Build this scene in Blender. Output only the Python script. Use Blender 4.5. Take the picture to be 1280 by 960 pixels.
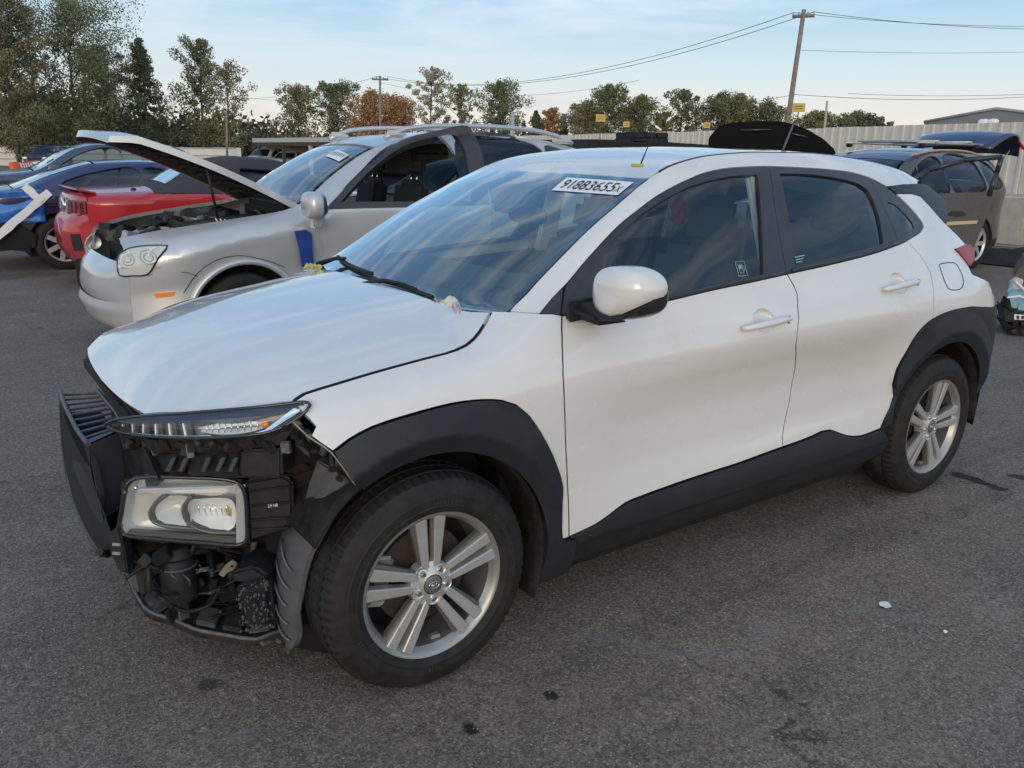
import bpy, bmesh, math, random
import numpy as np
from mathutils import Vector, Matrix
from mathutils.geometry import delaunay_2d_cdt

random.seed(7)
for o in list(bpy.data.objects): bpy.data.objects.remove(o)
SC = bpy.context.scene
COL = SC.collection

# ------------------------------------------------------------------ camera
CAM = np.array([-1.03238464, -2.70542521, 1.49889149])
YAW, PITCH, ROLL, FPX = 0.95962146, 0.27135488, 0.01256204, 1037.395
_d = np.array([math.cos(YAW)*math.cos(PITCH), math.sin(YAW)*math.cos(PITCH), -math.sin(PITCH)])
_r = np.cross(_d, [0, 0, 1]); _r /= np.linalg.norm(_r); _u = np.cross(_r, _d)
_R = _r*math.cos(ROLL)+_u*math.sin(ROLL); _U = _u*math.cos(ROLL)-_r*math.sin(ROLL)
cam = bpy.data.cameras.new('camera'); camo = bpy.data.objects.new('camera', cam); COL.objects.link(camo)
cam.sensor_width = 36; cam.lens = FPX/1280*36; cam.clip_start = 0.05; cam.clip_end = 3000
m = Matrix.Identity(4)
for i in range(3):
    m[i][0] = _R[i]; m[i][1] = _U[i]; m[i][2] = -_d[i]; m[i][3] = CAM[i]
camo.matrix_world = m
SC.camera = camo

# ------------------------------------------------------------------ world, sun, exposure
SUN_EL, SUN_AZ = 5.0, 232.0          # azimuth: direction from the scene to the sun, degrees counter-clockwise from +X
W = bpy.data.worlds.new('World'); SC.world = W; W.use_nodes = True
nt = W.node_tree; nt.nodes.clear()
def N(tree, t, **k):
    n = tree.nodes.new(t)
    for a, b in k.items():
        if a == 'inp':
            for kk, v in b.items(): n.inputs[kk].default_value = v
        else: setattr(n, a, b)
    return n
def L(tree, a, b): tree.links.new(a, b)
wo = N(nt, 'ShaderNodeOutputWorld'); bg = N(nt, 'ShaderNodeBackground'); L(nt, bg.outputs[0], wo.inputs[0])
sky = N(nt, 'ShaderNodeTexSky', sky_type='NISHITA', sun_disc=False)
sky.sun_elevation = math.radians(SUN_EL); sky.sun_rotation = math.radians(90-SUN_AZ)
sky.altitude = 50; sky.air_density = 1.0; sky.dust_density = 1.5; sky.ozone_density = 2.0
geo = N(nt, 'ShaderNodeTexCoord')
sep = N(nt, 'ShaderNodeSeparateXYZ'); L(nt, geo.outputs['Generated'], sep.inputs[0])
# high thin evening haze all round the horizon: pale, faintly peach low down
ramp = N(nt, 'ShaderNodeValToRGB'); L(nt, sep.outputs[2], ramp.inputs[0])
cr = ramp.color_ramp
cr.elements[0].position = 0.0; cr.elements[0].color = (0.78, 0.67, 0.58, 1)
cr.elements[1].position = 0.9; cr.elements[1].color = (0.14, 0.27, 0.50, 1)
for p, c in ((0.035, (0.78, 0.74, 0.69, 1)), (0.09, (0.58, 0.71, 0.76, 1)), (0.19, (0.27, 0.48, 0.72, 1)), (0.42, (0.19, 0.37, 0.64, 1))):
    e = cr.elements.new(p); e.color = c
# clouds: stretched cirrus streaks + low soft banks
mp = N(nt, 'ShaderNodeMapping'); mp.inputs['Scale'].default_value = (1.6, 1.6, 11)
mp.inputs['Rotation'].default_value = (0.10, 0.06, 0.4)
L(nt, geo.outputs['Generated'], mp.inputs[0])
nz = N(nt, 'ShaderNodeTexNoise', inp={'Scale': 1.5, 'Detail': 9, 'Roughness': 0.58, 'Distortion': 0.35}); L(nt, mp.outputs[0], nz.inputs[0])
cl = N(nt, 'ShaderNodeValToRGB'); L(nt, nz.outputs[0], cl.inputs[0])
cl.color_ramp.elements[0].position = 0.46; cl.color_ramp.elements[1].position = 0.74
cl.color_ramp.elements[1].color = (0.85, 0.85, 0.85, 1)
ccol = N(nt, 'ShaderNodeValToRGB'); L(nt, sep.outputs[2], ccol.inputs[0])
ccol.color_ramp.elements[0].color = (0.42, 0.43, 0.52, 1); ccol.color_ramp.elements[0].position = 0.02
ccol.color_ramp.elements[1].color = (0.88, 0.92, 0.98, 1); ccol.color_ramp.elements[1].position = 0.16
mixc = N(nt, 'ShaderNodeMixRGB'); L(nt, cl.outputs[0], mixc.inputs[0]); L(nt, ramp.outputs[0], mixc.inputs[1]); L(nt, ccol.outputs[0], mixc.inputs[2])
sc1 = N(nt, 'ShaderNodeMixRGB', blend_type='MULTIPLY', inp={'Fac': 1.0, 'Color2': (9.5, 9.5, 9.5, 1)}); L(nt, mixc.outputs[0], sc1.inputs[1])
# evening glow: the sky is brighter and warmer on the side of the low sun
dt = N(nt, 'ShaderNodeVectorMath', operation='DOT_PRODUCT'); L(nt, geo.outputs['Generated'], dt.inputs[0])
dt.inputs[1].default_value = (math.cos(math.radians(SUN_AZ)), math.sin(math.radians(SUN_AZ)), .10)
gw = N(nt, 'ShaderNodeMapRange', interpolation_type='SMOOTHSTEP', inp={'From Min': -.1, 'From Max': 1.0}); L(nt, dt.outputs['Value'], gw.inputs[0])
gm = N(nt, 'ShaderNodeMixRGB', inp={'Color1': (1, 1, 1, 1), 'Color2': (2.5, 2.1, 1.7, 1)}); L(nt, gw.outputs[0], gm.inputs[0])
sc2 = N(nt, 'ShaderNodeMixRGB', blend_type='MULTIPLY', inp={'Fac': 1.0}); L(nt, sc1.outputs[0], sc2.inputs[1]); L(nt, gm.outputs[0], sc2.inputs[2])
mixs = N(nt, 'ShaderNodeMixRGB', inp={'Fac': 0.82}); L(nt, sky.outputs[0], mixs.inputs[1]); L(nt, sc2.outputs[0], mixs.inputs[2])
L(nt, mixs.outputs[0], bg.inputs[0]); bg.inputs[1].default_value = 0.11
sun = bpy.data.lights.new('sun', 'SUN'); suno = bpy.data.objects.new('sun', sun); COL.objects.link(suno)
sun.energy = 0.7; sun.angle = math.radians(25); sun.color = (1.0, 0.78, 0.56)
sd = Vector((math.cos(math.radians(SUN_AZ))*math.cos(math.radians(SUN_EL+6)), math.sin(math.radians(SUN_AZ))*math.cos(math.radians(SUN_EL+6)), math.sin(math.radians(SUN_EL+6))))
suno.rotation_euler = sd.to_track_quat('Z', 'Y').to_euler()
SC.view_settings.view_transform = 'Standard'; SC.view_settings.look = 'None'; SC.view_settings.gamma = 1
SC.view_settings.exposure = 0.33
SC.render.engine = 'CYCLES'

# ------------------------------------------------------------------ materials
MATS = {}
def mat(name, col=(.5, .5, .5), rough=.5, metal=0., coat=0., spec=.5, var=0., vscale=8., bump=0., bscale=60., dust=0., emit=None, trans=0., ior=1.45, rvar=0., flake=0.):
    if name in MATS: return MATS[name]
    M = bpy.data.materials.new(name); M.use_nodes = True; t = M.node_tree; b = t.nodes['Principled BSDF']
    b.inputs['Base Color'].default_value = (*col, 1); b.inputs['Roughness'].default_value = rough
    b.inputs['Metallic'].default_value = metal; b.inputs['Coat Weight'].default_value = coat
    b.inputs['Coat Roughness'].default_value = .03; b.inputs['Specular IOR Level'].default_value = spec
    b.inputs['Transmission Weight'].default_value = trans; b.inputs['IOR'].default_value = ior
    tc = N(t, 'ShaderNodeTexCoord')
    src = None
    if var or dust:
        n = N(t, 'ShaderNodeTexNoise', inp={'Scale': vscale, 'Detail': 8, 'Roughness': .65}); L(t, tc.outputs['Object'], n.inputs[0])
        mr = N(t, 'ShaderNodeMapRange', inp={'From Min': .3, 'From Max': .7, 'To Min': 1-var, 'To Max': 1+var}); L(t, n.outputs[0], mr.inputs[0])
        mx = N(t, 'ShaderNodeVectorMath', operation='SCALE'); mx.inputs[0].default_value = col; L(t, mr.outputs[0], mx.inputs['Scale'])
        src = mx.outputs[0]
    if dust:
        n2 = N(t, 'ShaderNodeTexNoise', inp={'Scale': vscale*2.3, 'Detail': 10, 'Roughness': .7}); L(t, tc.outputs['Object'], n2.inputs[0])
        r2 = N(t, 'ShaderNodeMapRange', inp={'From Min': .35, 'From Max': .75, 'To Min': 0, 'To Max': dust}); L(t, n2.outputs[0], r2.inputs[0])
        md = N(t, 'ShaderNodeMixRGB', inp={'Color2': (.20, .18, .155, 1)}); L(t, r2.outputs[0], md.inputs[0]); L(t, src, md.inputs[1]); src = md.outputs[0]
        rr = N(t, 'ShaderNodeMapRange', inp={'From Min': 0, 'From Max': 1, 'To Min': rough, 'To Max': min(1, rough+.5)}); L(t, r2.outputs[0], rr.inputs[0]); L(t, rr.outputs[0], b.inputs['Roughness'])
    if src is not None: L(t, src, b.inputs['Base Color'])
    if flake:
        v = N(t, 'ShaderNodeTexNoise', inp={'Scale': 900, 'Detail': 2}); L(t, tc.outputs['Object'], v.inputs[0])
        bb = N(t, 'ShaderNodeBump', inp={'Strength': flake, 'Distance': .0006}); L(t, v.outputs[0], bb.inputs['Height']); L(t, bb.outputs[0], b.inputs['Normal'])
    if bump:
        n3 = N(t, 'ShaderNodeTexNoise', inp={'Scale': bscale, 'Detail': 6, 'Roughness': .6}); L(t, tc.outputs['Object'], n3.inputs[0])
        bp = N(t, 'ShaderNodeBump', inp={'Strength': bump, 'Distance': .004}); L(t, n3.outputs[0], bp.inputs['Height']); L(t, bp.outputs[0], b.inputs['Normal'])
    if emit: b.inputs['Emission Color'].default_value = (*emit[0], 1); b.inputs['Emission Strength'].default_value = emit[1]
    MATS[name] = M; return M
def glass(name, tint=(.35, .45, .45), rough=0.0, alpha_face=.0, fr=1.5, film=0.0, filmcol=(.1, .12, .12), gain=1.5):
    """thin pane: tinted see-through plus mirror-like reflection that grows at grazing angles"""
    if name in MATS: return MATS[name]
    M = bpy.data.materials.new(name); M.use_nodes = True; t = M.node_tree; t.nodes.clear()
    o = N(t, 'ShaderNodeOutputMaterial'); tr = N(t, 'ShaderNodeBsdfTransparent', inp={'Color': (*tint, 1)})
    gl = N(t, 'ShaderNodeBsdfGlossy', inp={'Roughness': rough, 'Color': (.95, .98, 1, 1)})
    gg = N(t, 'ShaderNodeNewGeometry'); mx = N(t, 'ShaderNodeMixShader')      # Schlick reflectance, the same from either side
    dp = N(t, 'ShaderNodeVectorMath', operation='DOT_PRODUCT'); L(t, gg.outputs['Incoming'], dp.inputs[0]); L(t, gg.outputs['Normal'], dp.inputs[1])
    ab = N(t, 'ShaderNodeMath', operation='ABSOLUTE'); L(t, dp.outputs['Value'], ab.inputs[0]); om = N(t, 'ShaderNodeMath', operation='SUBTRACT', use_clamp=True); om.inputs[0].default_value = 1; L(t, ab.outputs[0], om.inputs[1])
    p5 = N(t, 'ShaderNodeMath', operation='POWER'); L(t, om.outputs[0], p5.inputs[0]); p5.inputs[1].default_value = 5
    r0 = ((fr-1)/(fr+1))**2; f = N(t, 'ShaderNodeMath', operation='MULTIPLY_ADD'); L(t, p5.outputs[0], f.inputs[0]); f.inputs[1].default_value = 1-r0; f.inputs[2].default_value = r0
    f2 = N(t, 'ShaderNodeMath', operation='MULTIPLY', use_clamp=True, inp={1: 1.0}); f2.inputs[1].default_value = gain; L(t, f.outputs[0], f2.inputs[0])
    df = N(t, 'ShaderNodeBsdfDiffuse', inp={'Color': (*filmcol, 1)}); m2 = N(t, 'ShaderNodeMixShader', inp={'Fac': film})
    L(t, tr.outputs[0], m2.inputs[1]); L(t, df.outputs[0], m2.inputs[2])
    L(t, f2.outputs[0], mx.inputs[0]); L(t, m2.outputs[0], mx.inputs[1]); L(t, gl.outputs[0], mx.inputs[2]); L(t, mx.outputs[0], o.inputs[0])
    MATS[name] = M; return M
M_white = mat('white_paint', (.70, .672, .625), .26, coat=1., var=.02, vscale=3, dust=.045, flake=.0)
M_black = mat('black_plastic', (.010, .011, .013), .52, spec=.35, var=.2, vscale=9, dust=.12, bump=.10, bscale=700)
M_clad = mat('cladding_plastic', (.016, .018, .022), .46, spec=.38, var=.10, vscale=5, dust=.07, bump=.22, bscale=900)
M_gloss = mat('gloss_black', (.018, .018, .021), .22, coat=.5, dust=.05)
M_dark = mat('dark_void', (.008, .008, .009), .8)
M_dirty = mat('dirty_plastic', (.013, .013, .013), .60, spec=.35, var=.6, vscale=14, dust=.20, bump=.4, bscale=120)
M_rub = mat('tyre_rubber', (.012, .0115, .011), .66, spec=.35, var=.25, vscale=12, dust=.10, bump=.25, bscale=260)
M_alloy = mat('alloy_silver', (.62, .61, .59), .28, metal=.6, var=.08, vscale=14, dust=.18)
M_alloym = mat('alloy_mid', (.36, .35, .33), .32, metal=.6, dust=.2)
M_alloyd = mat('alloy_grey', (.16, .155, .145), .42, metal=.4, dust=.25)
M_chrome = mat('chrome', (.75, .76, .78), .12, metal=1)
M_rust = mat('rusty_iron', (.055, .042, .036), .75, metal=.3, var=.4, vscale=30)
M_steel = mat('bare_steel', (.50, .49, .46), .45, metal=.7, var=.3, vscale=20, dust=.3)
M_ws = glass('windshield_glass', (.80, .92, .90), fr=1.55, gain=2.2, film=.05, filmcol=(.10, .30, .38))
M_sg = glass('side_glass', (.66, .76, .75), fr=1.55, film=.04, filmcol=(.06, .10, .12))
M_pg = glass('privacy_glass', (.10, .13, .14), fr=1.5, film=.10, filmcol=(.04, .05, .06))
M_lens = glass('lamp_lens', (.95, .96, .95), fr=1.45, gain=1.0, film=.02, filmcol=(.6, .6, .56))
M_redlens = mat('red_lens', (.30, .010, .012), .30, coat=0, spec=.25)
M_cloth = mat('seat_cloth', (.05, .052, .055), .9, bump=.3, bscale=300)
M_liner = mat('headliner', (.60, .58, .54), .9)
M_dash = mat('dashboard', (.035, .036, .038), .65, bump=.2, bscale=400)
M_orange = mat('orange_lens', (.85, .22, .01), .2, coat=1)
M_refl = mat('reflector', (.88, .88, .86), .30, metal=.15)
M_well = mat('well_plastic', (.012, .0115, .011), .7, spec=.2, var=.4, vscale=14, dust=.12, bump=.4, bscale=120)
M_label = mat('paper_white', (.80, .79, .77), .7)
M_ink = mat('ink_black', (.02, .02, .02), .7)

# ------------------------------------------------------------------ helpers
def ray(px, py): return _d+_R*((px-640)/FPX)-_U*((py-480)/FPX)
def AX(px, py, x): v = ray(px, py); return CAM+v*((x-CAM[0])/v[0])
def AY(px, py, y): v = ray(px, py); return CAM+v*((y-CAM[1])/v[1])
def AZ(px, py, z): v = ray(px, py); return CAM+v*((z-CAM[2])/v[2])
def pch(xs, ys):
    """monotone cubic through (xs, ys); ys may have trailing dims"""
    xs = np.asarray(xs, float); ys = np.asarray(ys, float); h = np.diff(xs)
    dl = np.diff(ys, axis=0)/h.reshape((-1,)+(1,)*(ys.ndim-1)); mm = np.zeros_like(ys)
    mm[1:-1] = np.where(dl[:-1]*dl[1:] > 0, 2*dl[:-1]*dl[1:]/(dl[:-1]+dl[1:]+1e-12*np.sign(dl[:-1]+dl[1:]+1e-30)), 0)
    mm[0] = dl[0]; mm[-1] = dl[-1]
    def f(x):
        x = np.asarray(x, float); i = np.clip(np.searchsorted(xs, x)-1, 0, len(xs)-2)
        hh = h[i]; t = (x-xs[i])/hh
        t = np.clip(t, -3, 4)
        e = (...,)+(None,)*(ys.ndim-1)
        tt = t[e] if ys.ndim > 1 else t; H = hh[e] if ys.ndim > 1 else hh
        tc_ = np.clip(tt, 0, 1)
        v = ys[i]*(2*tc_**3-3*tc_**2+1)+mm[i]*H*(tc_**3-2*tc_**2+tc_)+ys[i+1]*(-2*tc_**3+3*tc_**2)+mm[i+1]*H*(tc_**3-tc_**2)
        v = v+np.where(tt < 0, mm[i]*H*tt, 0)+np.where(tt > 1, mm[i+1]*H*(tt-1), 0)
        return v
    return f
def sm(pts, step=.02, close=False):
    """smooth curve (centripetal-ish Catmull-Rom) through 2-D or 3-D points"""
    P = np.asarray(pts, float); n = len(P)
    if n < 3 and not close: 
        k = max(1, int(np.linalg.norm(P[1]-P[0])/step)); return P[0]+(P[1]-P[0])*np.linspace(0, 1, k+1)[:, None]
    out = []
    R = range(n if close else n-1)
    for i in R:
        p1, p2 = P[i], P[(i+1) % n]
        p0 = P[i-1] if (i > 0 or close) else 2*p1-p2
        p3 = P[(i+2) % n] if (i+2 < n or close) else 2*p2-p1
        k = max(1, int(np.linalg.norm(p2-p1)/step)); t = np.linspace(0, 1, k+1)[:-1, None]
        a, b = np.linalg.norm(p2-p1), 1e-9
        m1 = (p2-p0)*a/(np.linalg.norm(p2-p1)+np.linalg.norm(p1-p0)+b); m2 = (p3-p1)*a/(np.linalg.norm(p3-p2)+np.linalg.norm(p2-p1)+b)
        out.append((2*t**3-3*t**2+1)*p1+(t**3-2*t**2+t)*m1+(-2*t**3+3*t**2)*p2+(t**3-t**2)*m2)
    if not close: out.append(P[-1:])
    return np.concatenate(out)
def inpoly(P, poly):
    x, y = P[:, 0], P[:, 1]; c = np.zeros(len(P), bool); n = len(poly)
    X, Y = poly[:, 0], poly[:, 1]; X2, Y2 = np.roll(X, -1), np.roll(Y, -1)
    for i in range(n):
        if Y[i] == Y2[i]: continue
        k = ((Y[i] > y) != (Y2[i] > y)) & (x < (X2[i]-X[i])*(y-Y[i])/(Y2[i]-Y[i])+X[i]); c ^= k
    return c
def inset(poly, g):
    P = np.asarray(poly, float); a = np.roll(P, 1, 0); b = np.roll(P, -1, 0)
    ar = np.sum(P[:, 0]*b[:, 1]-b[:, 0]*P[:, 1]); s = 1 if ar > 0 else -1
    e1 = P-a; e1 /= np.linalg.norm(e1, axis=1)[:, None]+1e-12; e2 = b-P; e2 /= np.linalg.norm(e2, axis=1)[:, None]+1e-12
    n1 = np.stack([-e1[:, 1], e1[:, 0]], 1)*s; n2 = np.stack([-e2[:, 1], e2[:, 0]], 1)*s
    m_ = n1+n2; l = np.linalg.norm(m_, axis=1); m_ /= l[:, None]+1e-9; k = np.clip(1/np.maximum(np.sum(m_*n1, 1), .45), 0, 2.2)
    return P+m_*(g*k)[:, None]
def clean(poly, tol=.0015):
    out = [poly[0]]
    for p in poly[1:]:
        if np.linalg.norm(p-out[-1]) > tol: out.append(p)
    if np.linalg.norm(out[0]-out[-1]) < tol: out.pop()
    return np.array(out)
def dens(poly, step):
    out = []
    for i in range(len(poly)):
        a, b = poly[i], poly[(i+1) % len(poly)]; k = max(1, int(math.ceil(np.linalg.norm(b-a)/step)))
        out += [a+(b-a)*j/k for j in range(k)]
    return np.array(out)
def fill(outline, holes, res):
    loops = [clean(dens(clean(np.asarray(l, float)), res)) for l in [outline]+list(holes)]
    V = []; E = []; 
    for l in loops:
        s = len(V); V += [Vector(p) for p in l]; E += [(s+i, s+(i+1) % len(l)) for i in range(len(l))]
    B = np.array([tuple(v) for v in V])
    lo, hi = loops[0].min(0), loops[0].max(0)
    gx = np.arange(lo[0]+res/2, hi[0], res); gz = np.arange(lo[1]+res/2, hi[1], res*.87)
    G = np.array([(x+(j % 2)*res/2, z) for j, z in enumerate(gz) for x in gx]) if len(gx) and len(gz) else np.zeros((0, 2))
    if len(G):
        k = inpoly(G, loops[0])
        for l in loops[1:]: k &= ~inpoly(G, l)
        G = G[k]
    if len(G):
        d = np.min(np.linalg.norm(G[:, None]-B[None], axis=2), axis=1) if len(G)*len(B) < 6e6 else np.ones(len(G))
        G = G[d > res*.45]
    V += [Vector(p) for p in G]
    r = delaunay_2d_cdt(V, E, [], 0, 1e-6)
    P = np.array([tuple(v) for v in r[0]]); T = np.array([f for f in r[2] if len(f) == 3])
    if len(T) == 0: print('EMPTY', loops[0][:6], len(loops[0]), res); return P, np.zeros((0, 3), int)
    c = P[T].mean(1); k = inpoly(c, loops[0])
    for l in loops[1:]: k &= ~inpoly(c, l)
    T = T[k]
    a = P[T]; ar = (a[:, 1, 0]-a[:, 0, 0])*(a[:, 2, 1]-a[:, 0, 1])-(a[:, 1, 1]-a[:, 0, 1])*(a[:, 2, 0]-a[:, 0, 0])
    T = T[np.abs(ar) > 1e-9]; ar = ar[np.abs(ar) > 1e-9]
    T[ar < 0] = T[ar < 0][:, ::-1]
    return P, T
def newobj(name, me, material=None, parent=None):
    o = bpy.data.objects.new(name, me); COL.objects.link(o)
    if material: me.materials.append(material)
    if parent: o.parent = parent
    return o
def mapnrm(fm, U, V, out, e=.003):
    a = fm(U+e, V)-fm(U-e, V); b = fm(U, V+e)-fm(U, V-e); n = np.cross(a, b); n /= np.linalg.norm(n, axis=1)[:, None]+1e-12
    s = np.sign(np.sum(n*np.asarray(out, float), 1)); s[s == 0] = 1
    return n*s[:, None]
def panel(name, outline, fm, material, parent=None, out=(0, -1, 0), res=.04, hem=.014, holes=(), off=0., gap=0., mirror=False, both=False, obj=True):
    """sheet cut to a 2-D outline and laid on the curved surface fm(u,v), its rim folded inwards"""
    if gap: outline = inset(clean(np.asarray(outline, float)), gap)
    P, T = fill(outline, holes, res)
    X = fm(P[:, 0], P[:, 1]); n = mapnrm(fm, P[:, 0], P[:, 1], out)
    X = X+n*off
    tn = np.cross(X[T[:, 1]]-X[T[:, 0]], X[T[:, 2]]-X[T[:, 0]])
    fl = np.sum(tn*n[T[:, 0]], 1) < 0
    if fl.sum() > len(T)/2: T = T[:, ::-1]
    nv = len(X); ed = {}
    for t in T:
        for i in range(3):
            a, b = int(t[i]), int(t[(i+1) % 3]); 
            if (b, a) in ed: del ed[(b, a)]
            else: ed[(a, b)] = 1
    verts = [tuple(v) for v in X]; faces = [tuple(int(i) for i in t) for t in T]
    nf = len(faces)
    if hem:
        bd = sorted({i for e in ed for i in e}); top = {}; low = {}
        for i in bd:
            top[i] = len(verts); verts.append(tuple(X[i])); low[i] = len(verts); verts.append(tuple(X[i]-n[i]*hem))
        for a, b in ed: faces.append((top[b], top[a], low[a], low[b]))
    mir = [False, True] if both else [mirror]; res_ = []
    for mi in mir:
        vv = [(x, -y, z) for x, y, z in verts] if mi else verts
        ff = [f[::-1] for f in faces] if mi else faces
        me = bpy.data.meshes.new(name); me.from_pydata(vv, [], ff)
        nn = n*np.array([1, -1, 1]) if mi else n
        cn = []
        for pi, p in enumerate(me.polygons):
            for vi in p.vertices: cn.append(tuple(nn[vi]) if pi < nf else (0, 0, 0))
        me.polygons.foreach_set('use_smooth', [i < nf for i in range(len(me.polygons))])
        me.normals_split_custom_set(cn)
        res_.append(newobj(name, me, material, parent))
    return res_ if both else res_[0]
def mesh(name, verts, faces, material, parent=None, smooth=None, bevel=0, seg=2, sub=0):
    me = bpy.data.meshes.new(name); me.from_pydata([tuple(map(float, v)) for v in verts], [], faces)
    bm = bmesh.new(); bm.from_mesh(me); bmesh.ops.remove_doubles(bm, verts=bm.verts, dist=1e-5); bmesh.ops.recalc_face_normals(bm, faces=bm.faces)
    if bevel:
        es = [e for e in bm.edges if len(e.link_faces) == 2 and e.calc_face_angle(0) > .5]
        bmesh.ops.bevel(bm, geom=es, offset=bevel, segments=seg, affect='EDGES', clamp_overlap=True)
    bm.to_mesh(me); bm.free()
    o = newobj(name, me, material, parent)
    if sub:
        md = o.modifiers.new('s', 'SUBSURF'); md.levels = md.render_levels = sub
    if smooth is not None:
        me.polygons.foreach_set('use_smooth', [True]*len(me.polygons)); 
        if smooth < 180:
            me.set_sharp_from_angle(angle=math.radians(smooth))
    return o
def box(name, c, s, material, parent=None, rot=(0, 0, 0), bevel=.004, seg=2):
    from mathutils import Euler
    R_ = Euler(rot).to_matrix(); v = []
    for x in (-.5, .5):
        for y in (-.5, .5):
            for z in (-.5, .5): v.append(Vector(c)+R_ @ Vector((x*s[0], y*s[1], z*s[2])))
    f = [(0, 1, 3, 2), (4, 6, 7, 5), (0, 4, 5, 1), (2, 3, 7, 6), (0, 2, 6, 4), (1, 5, 7, 3)]
    return mesh(name, v, f, material, parent, smooth=40, bevel=bevel, seg=seg)
def prism(name, pts, ext, material, parent=None, bevel=.003, seg=2, smooth=35):
    """3-D polygon pushed along ext"""
    P = [Vector(p) for p in pts]; n = len(P); E = Vector(ext); v = P+[p+E for p in P]
    f = [tuple(range(n))[::-1], tuple(range(n, 2*n))]+[(i, (i+1) % n, n+(i+1) % n, n+i) for i in range(n)]
    return mesh(name, v, f, material, parent, smooth=smooth, bevel=bevel, seg=seg)
def tube(name, pts, r, material, parent=None, n=8, close=False, cap=True):
    P = [Vector(p) for p in pts]; rs = r if hasattr(r, '__len__') else [r]*len(P); V = []; F = []
    pu = None
    for i, p in enumerate(P):
        t = (P[min(i+1, len(P)-1)]-P[max(i-1, 0)]).normalized()
        if pu is None: pu = t.orthogonal().normalized()
        pu = (pu-t*pu.dot(t)).normalized(); w = t.cross(pu)
        for k in range(n):
            a = 2*math.pi*k/n; V.append(p+(pu*math.cos(a)+w*math.sin(a))*rs[i])
    for i in range(len(P)-1):
        for k in range(n): F.append((i*n+k, i*n+(k+1) % n, (i+1)*n+(k+1) % n, (i+1)*n+k))
    if cap: F.append(tuple(range(n))[::-1]); F.append(tuple((len(P)-1)*n+k for k in range(n)))
    me = bpy.data.meshes.new(name); me.from_pydata([tuple(v) for v in V], [], F); me.polygons.foreach_set('use_smooth', [len(f) == 4 for f in F])
    return newobj(name, me, material, parent)
def lathe(name, prof, c, material, parent=None, n=64, axis='y', smooth=35, close=False):
    """prof: (radius, offset along axis)"""
    V = []; F = []; m_ = len(prof)
    for k in range(n):
        a = 2*math.pi*k/n
        for r, h in prof:
            V.append((c[0]+r*math.cos(a), c[1]+h, c[2]+r*math.sin(a)) if axis == 'y' else (c[0]+r*math.cos(a), c[1]+r*math.sin(a), c[2]+h))
    for k in range(n):
        for j in range(m_-1+(1 if close else 0)):
            j2 = (j+1) % m_; F.append((k*m_+j, ((k+1) % n)*m_+j, ((k+1) % n)*m_+j2, k*m_+j2))
    return mesh(name, V, F, material, parent, smooth=smooth)
def grid(name, fn, nu, nv, material, parent=None, smooth=60, thick=0):
    V = [fn(i/nu, j/nv) for i in range(nu+1) for j in range(nv+1)]
    F = [(i*(nv+1)+j, (i+1)*(nv+1)+j, (i+1)*(nv+1)+j+1, i*(nv+1)+j+1) for i in range(nu) for j in range(nv)]
    o = mesh(name, V, F, material, parent, smooth=smooth)
    if thick:
        md = o.modifiers.new('t', 'SOLIDIFY'); md.thickness = thick; md.offset = 0
    return o
def thing(name, label, cat, loc=(0, 0, 0), rz=0, group=None):
    o = bpy.data.objects.new(name, None); COL.objects.link(o); o.location = loc; o.rotation_euler = (0, 0, rz); o.empty_display_size = .2
    o['label'] = label; o['category'] = cat
    if group: o['group'] = group
    return o
def tag(o, label, cat, group=None):
    o['label'] = label; o['category'] = cat
    if group: o['group'] = group
    return o
def struct(o, kind='structure'): o['kind'] = kind; return o
# ------------------------------------------------------------------ white hatchback: surface definition
ZL = [.15, .22, .28, .36, .45, .55, .65, .75, .82, .88, .93, .98, 1.03, 1.10, 1.16]
TB = {
 -.65: [.42, .44, .45, .46, .46, .46, .46, .46, .44, .42, .40, .37, .33, .3, .3],
 -.45: [.70, .74, .76, .77, .775, .775, .775, .765, .745, .72, .69, .65, .6, .5, .45],
 -.30: [.76, .79, .81, .825, .838, .845, .85, .842, .822, .785, .75, .70, .65, .6, .5],
 -.10: [.80, .83, .85, .862, .870, .875, .877, .874, .864, .838, .78, .74, .70, .65, .6],
 .15:  [.80, .84, .86, .872, .878, .882, .884, .880, .874, .860, .828, .77, .70, .65, .6],
 .40:  [.80, .845, .865, .876, .878, .876, .876, .878, .878, .870, .850, .815, .765, .69, .66],
 .80:  [.80, .848, .870, .879, .868, .858, .859, .870, .878, .876, .862, .838, .808, .77, .74],
 1.20: [.80, .848, .870, .880, .866, .851, .850, .862, .876, .882, .873, .850, .821, .785, .755],
 1.70: [.80, .848, .870, .880, .865, .850, .851, .866, .882, .889, .884, .864, .835, .798, .768],
 2.10: [.80, .848, .872, .882, .872, .862, .866, .880, .892, .897, .892, .874, .846, .806, .772],
 2.40: [.80, .848, .875, .886, .885, .882, .886, .893, .899, .899, .890, .870, .842, .802, .768],
 2.65: [.79, .835, .865, .882, .887, .888, .890, .893, .893, .888, .875, .850, .820, .778, .742],
 2.90: [.76, .80, .83, .855, .870, .876, .878, .876, .870, .858, .840, .810, .775, .73, .695],
 3.06: [.68, .73, .77, .80, .825, .84, .845, .842, .832, .815, .79, .755, .72, .675, .64],
 3.17: [.58, .64, .69, .73, .76, .78, .785, .78, .765, .74, .71, .67, .63, .58, .55],
 3.27: [.30, .40, .48, .54, .58, .61, .62, .61, .59, .55, .51, .46, .42, .38, .36]}
for _x in (.80, 1.20, 1.70, 2.10):      # waist drawn in, shoulder stood out
    for _i, _dv in ((4, -.003), (5, -.009), (6, -.011), (7, -.008), (9, .006), (10, .004)): TB[_x][_i] += _dv
_xs = sorted(TB); _row = [pch(ZL, TB[x]) for x in _xs]
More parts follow.
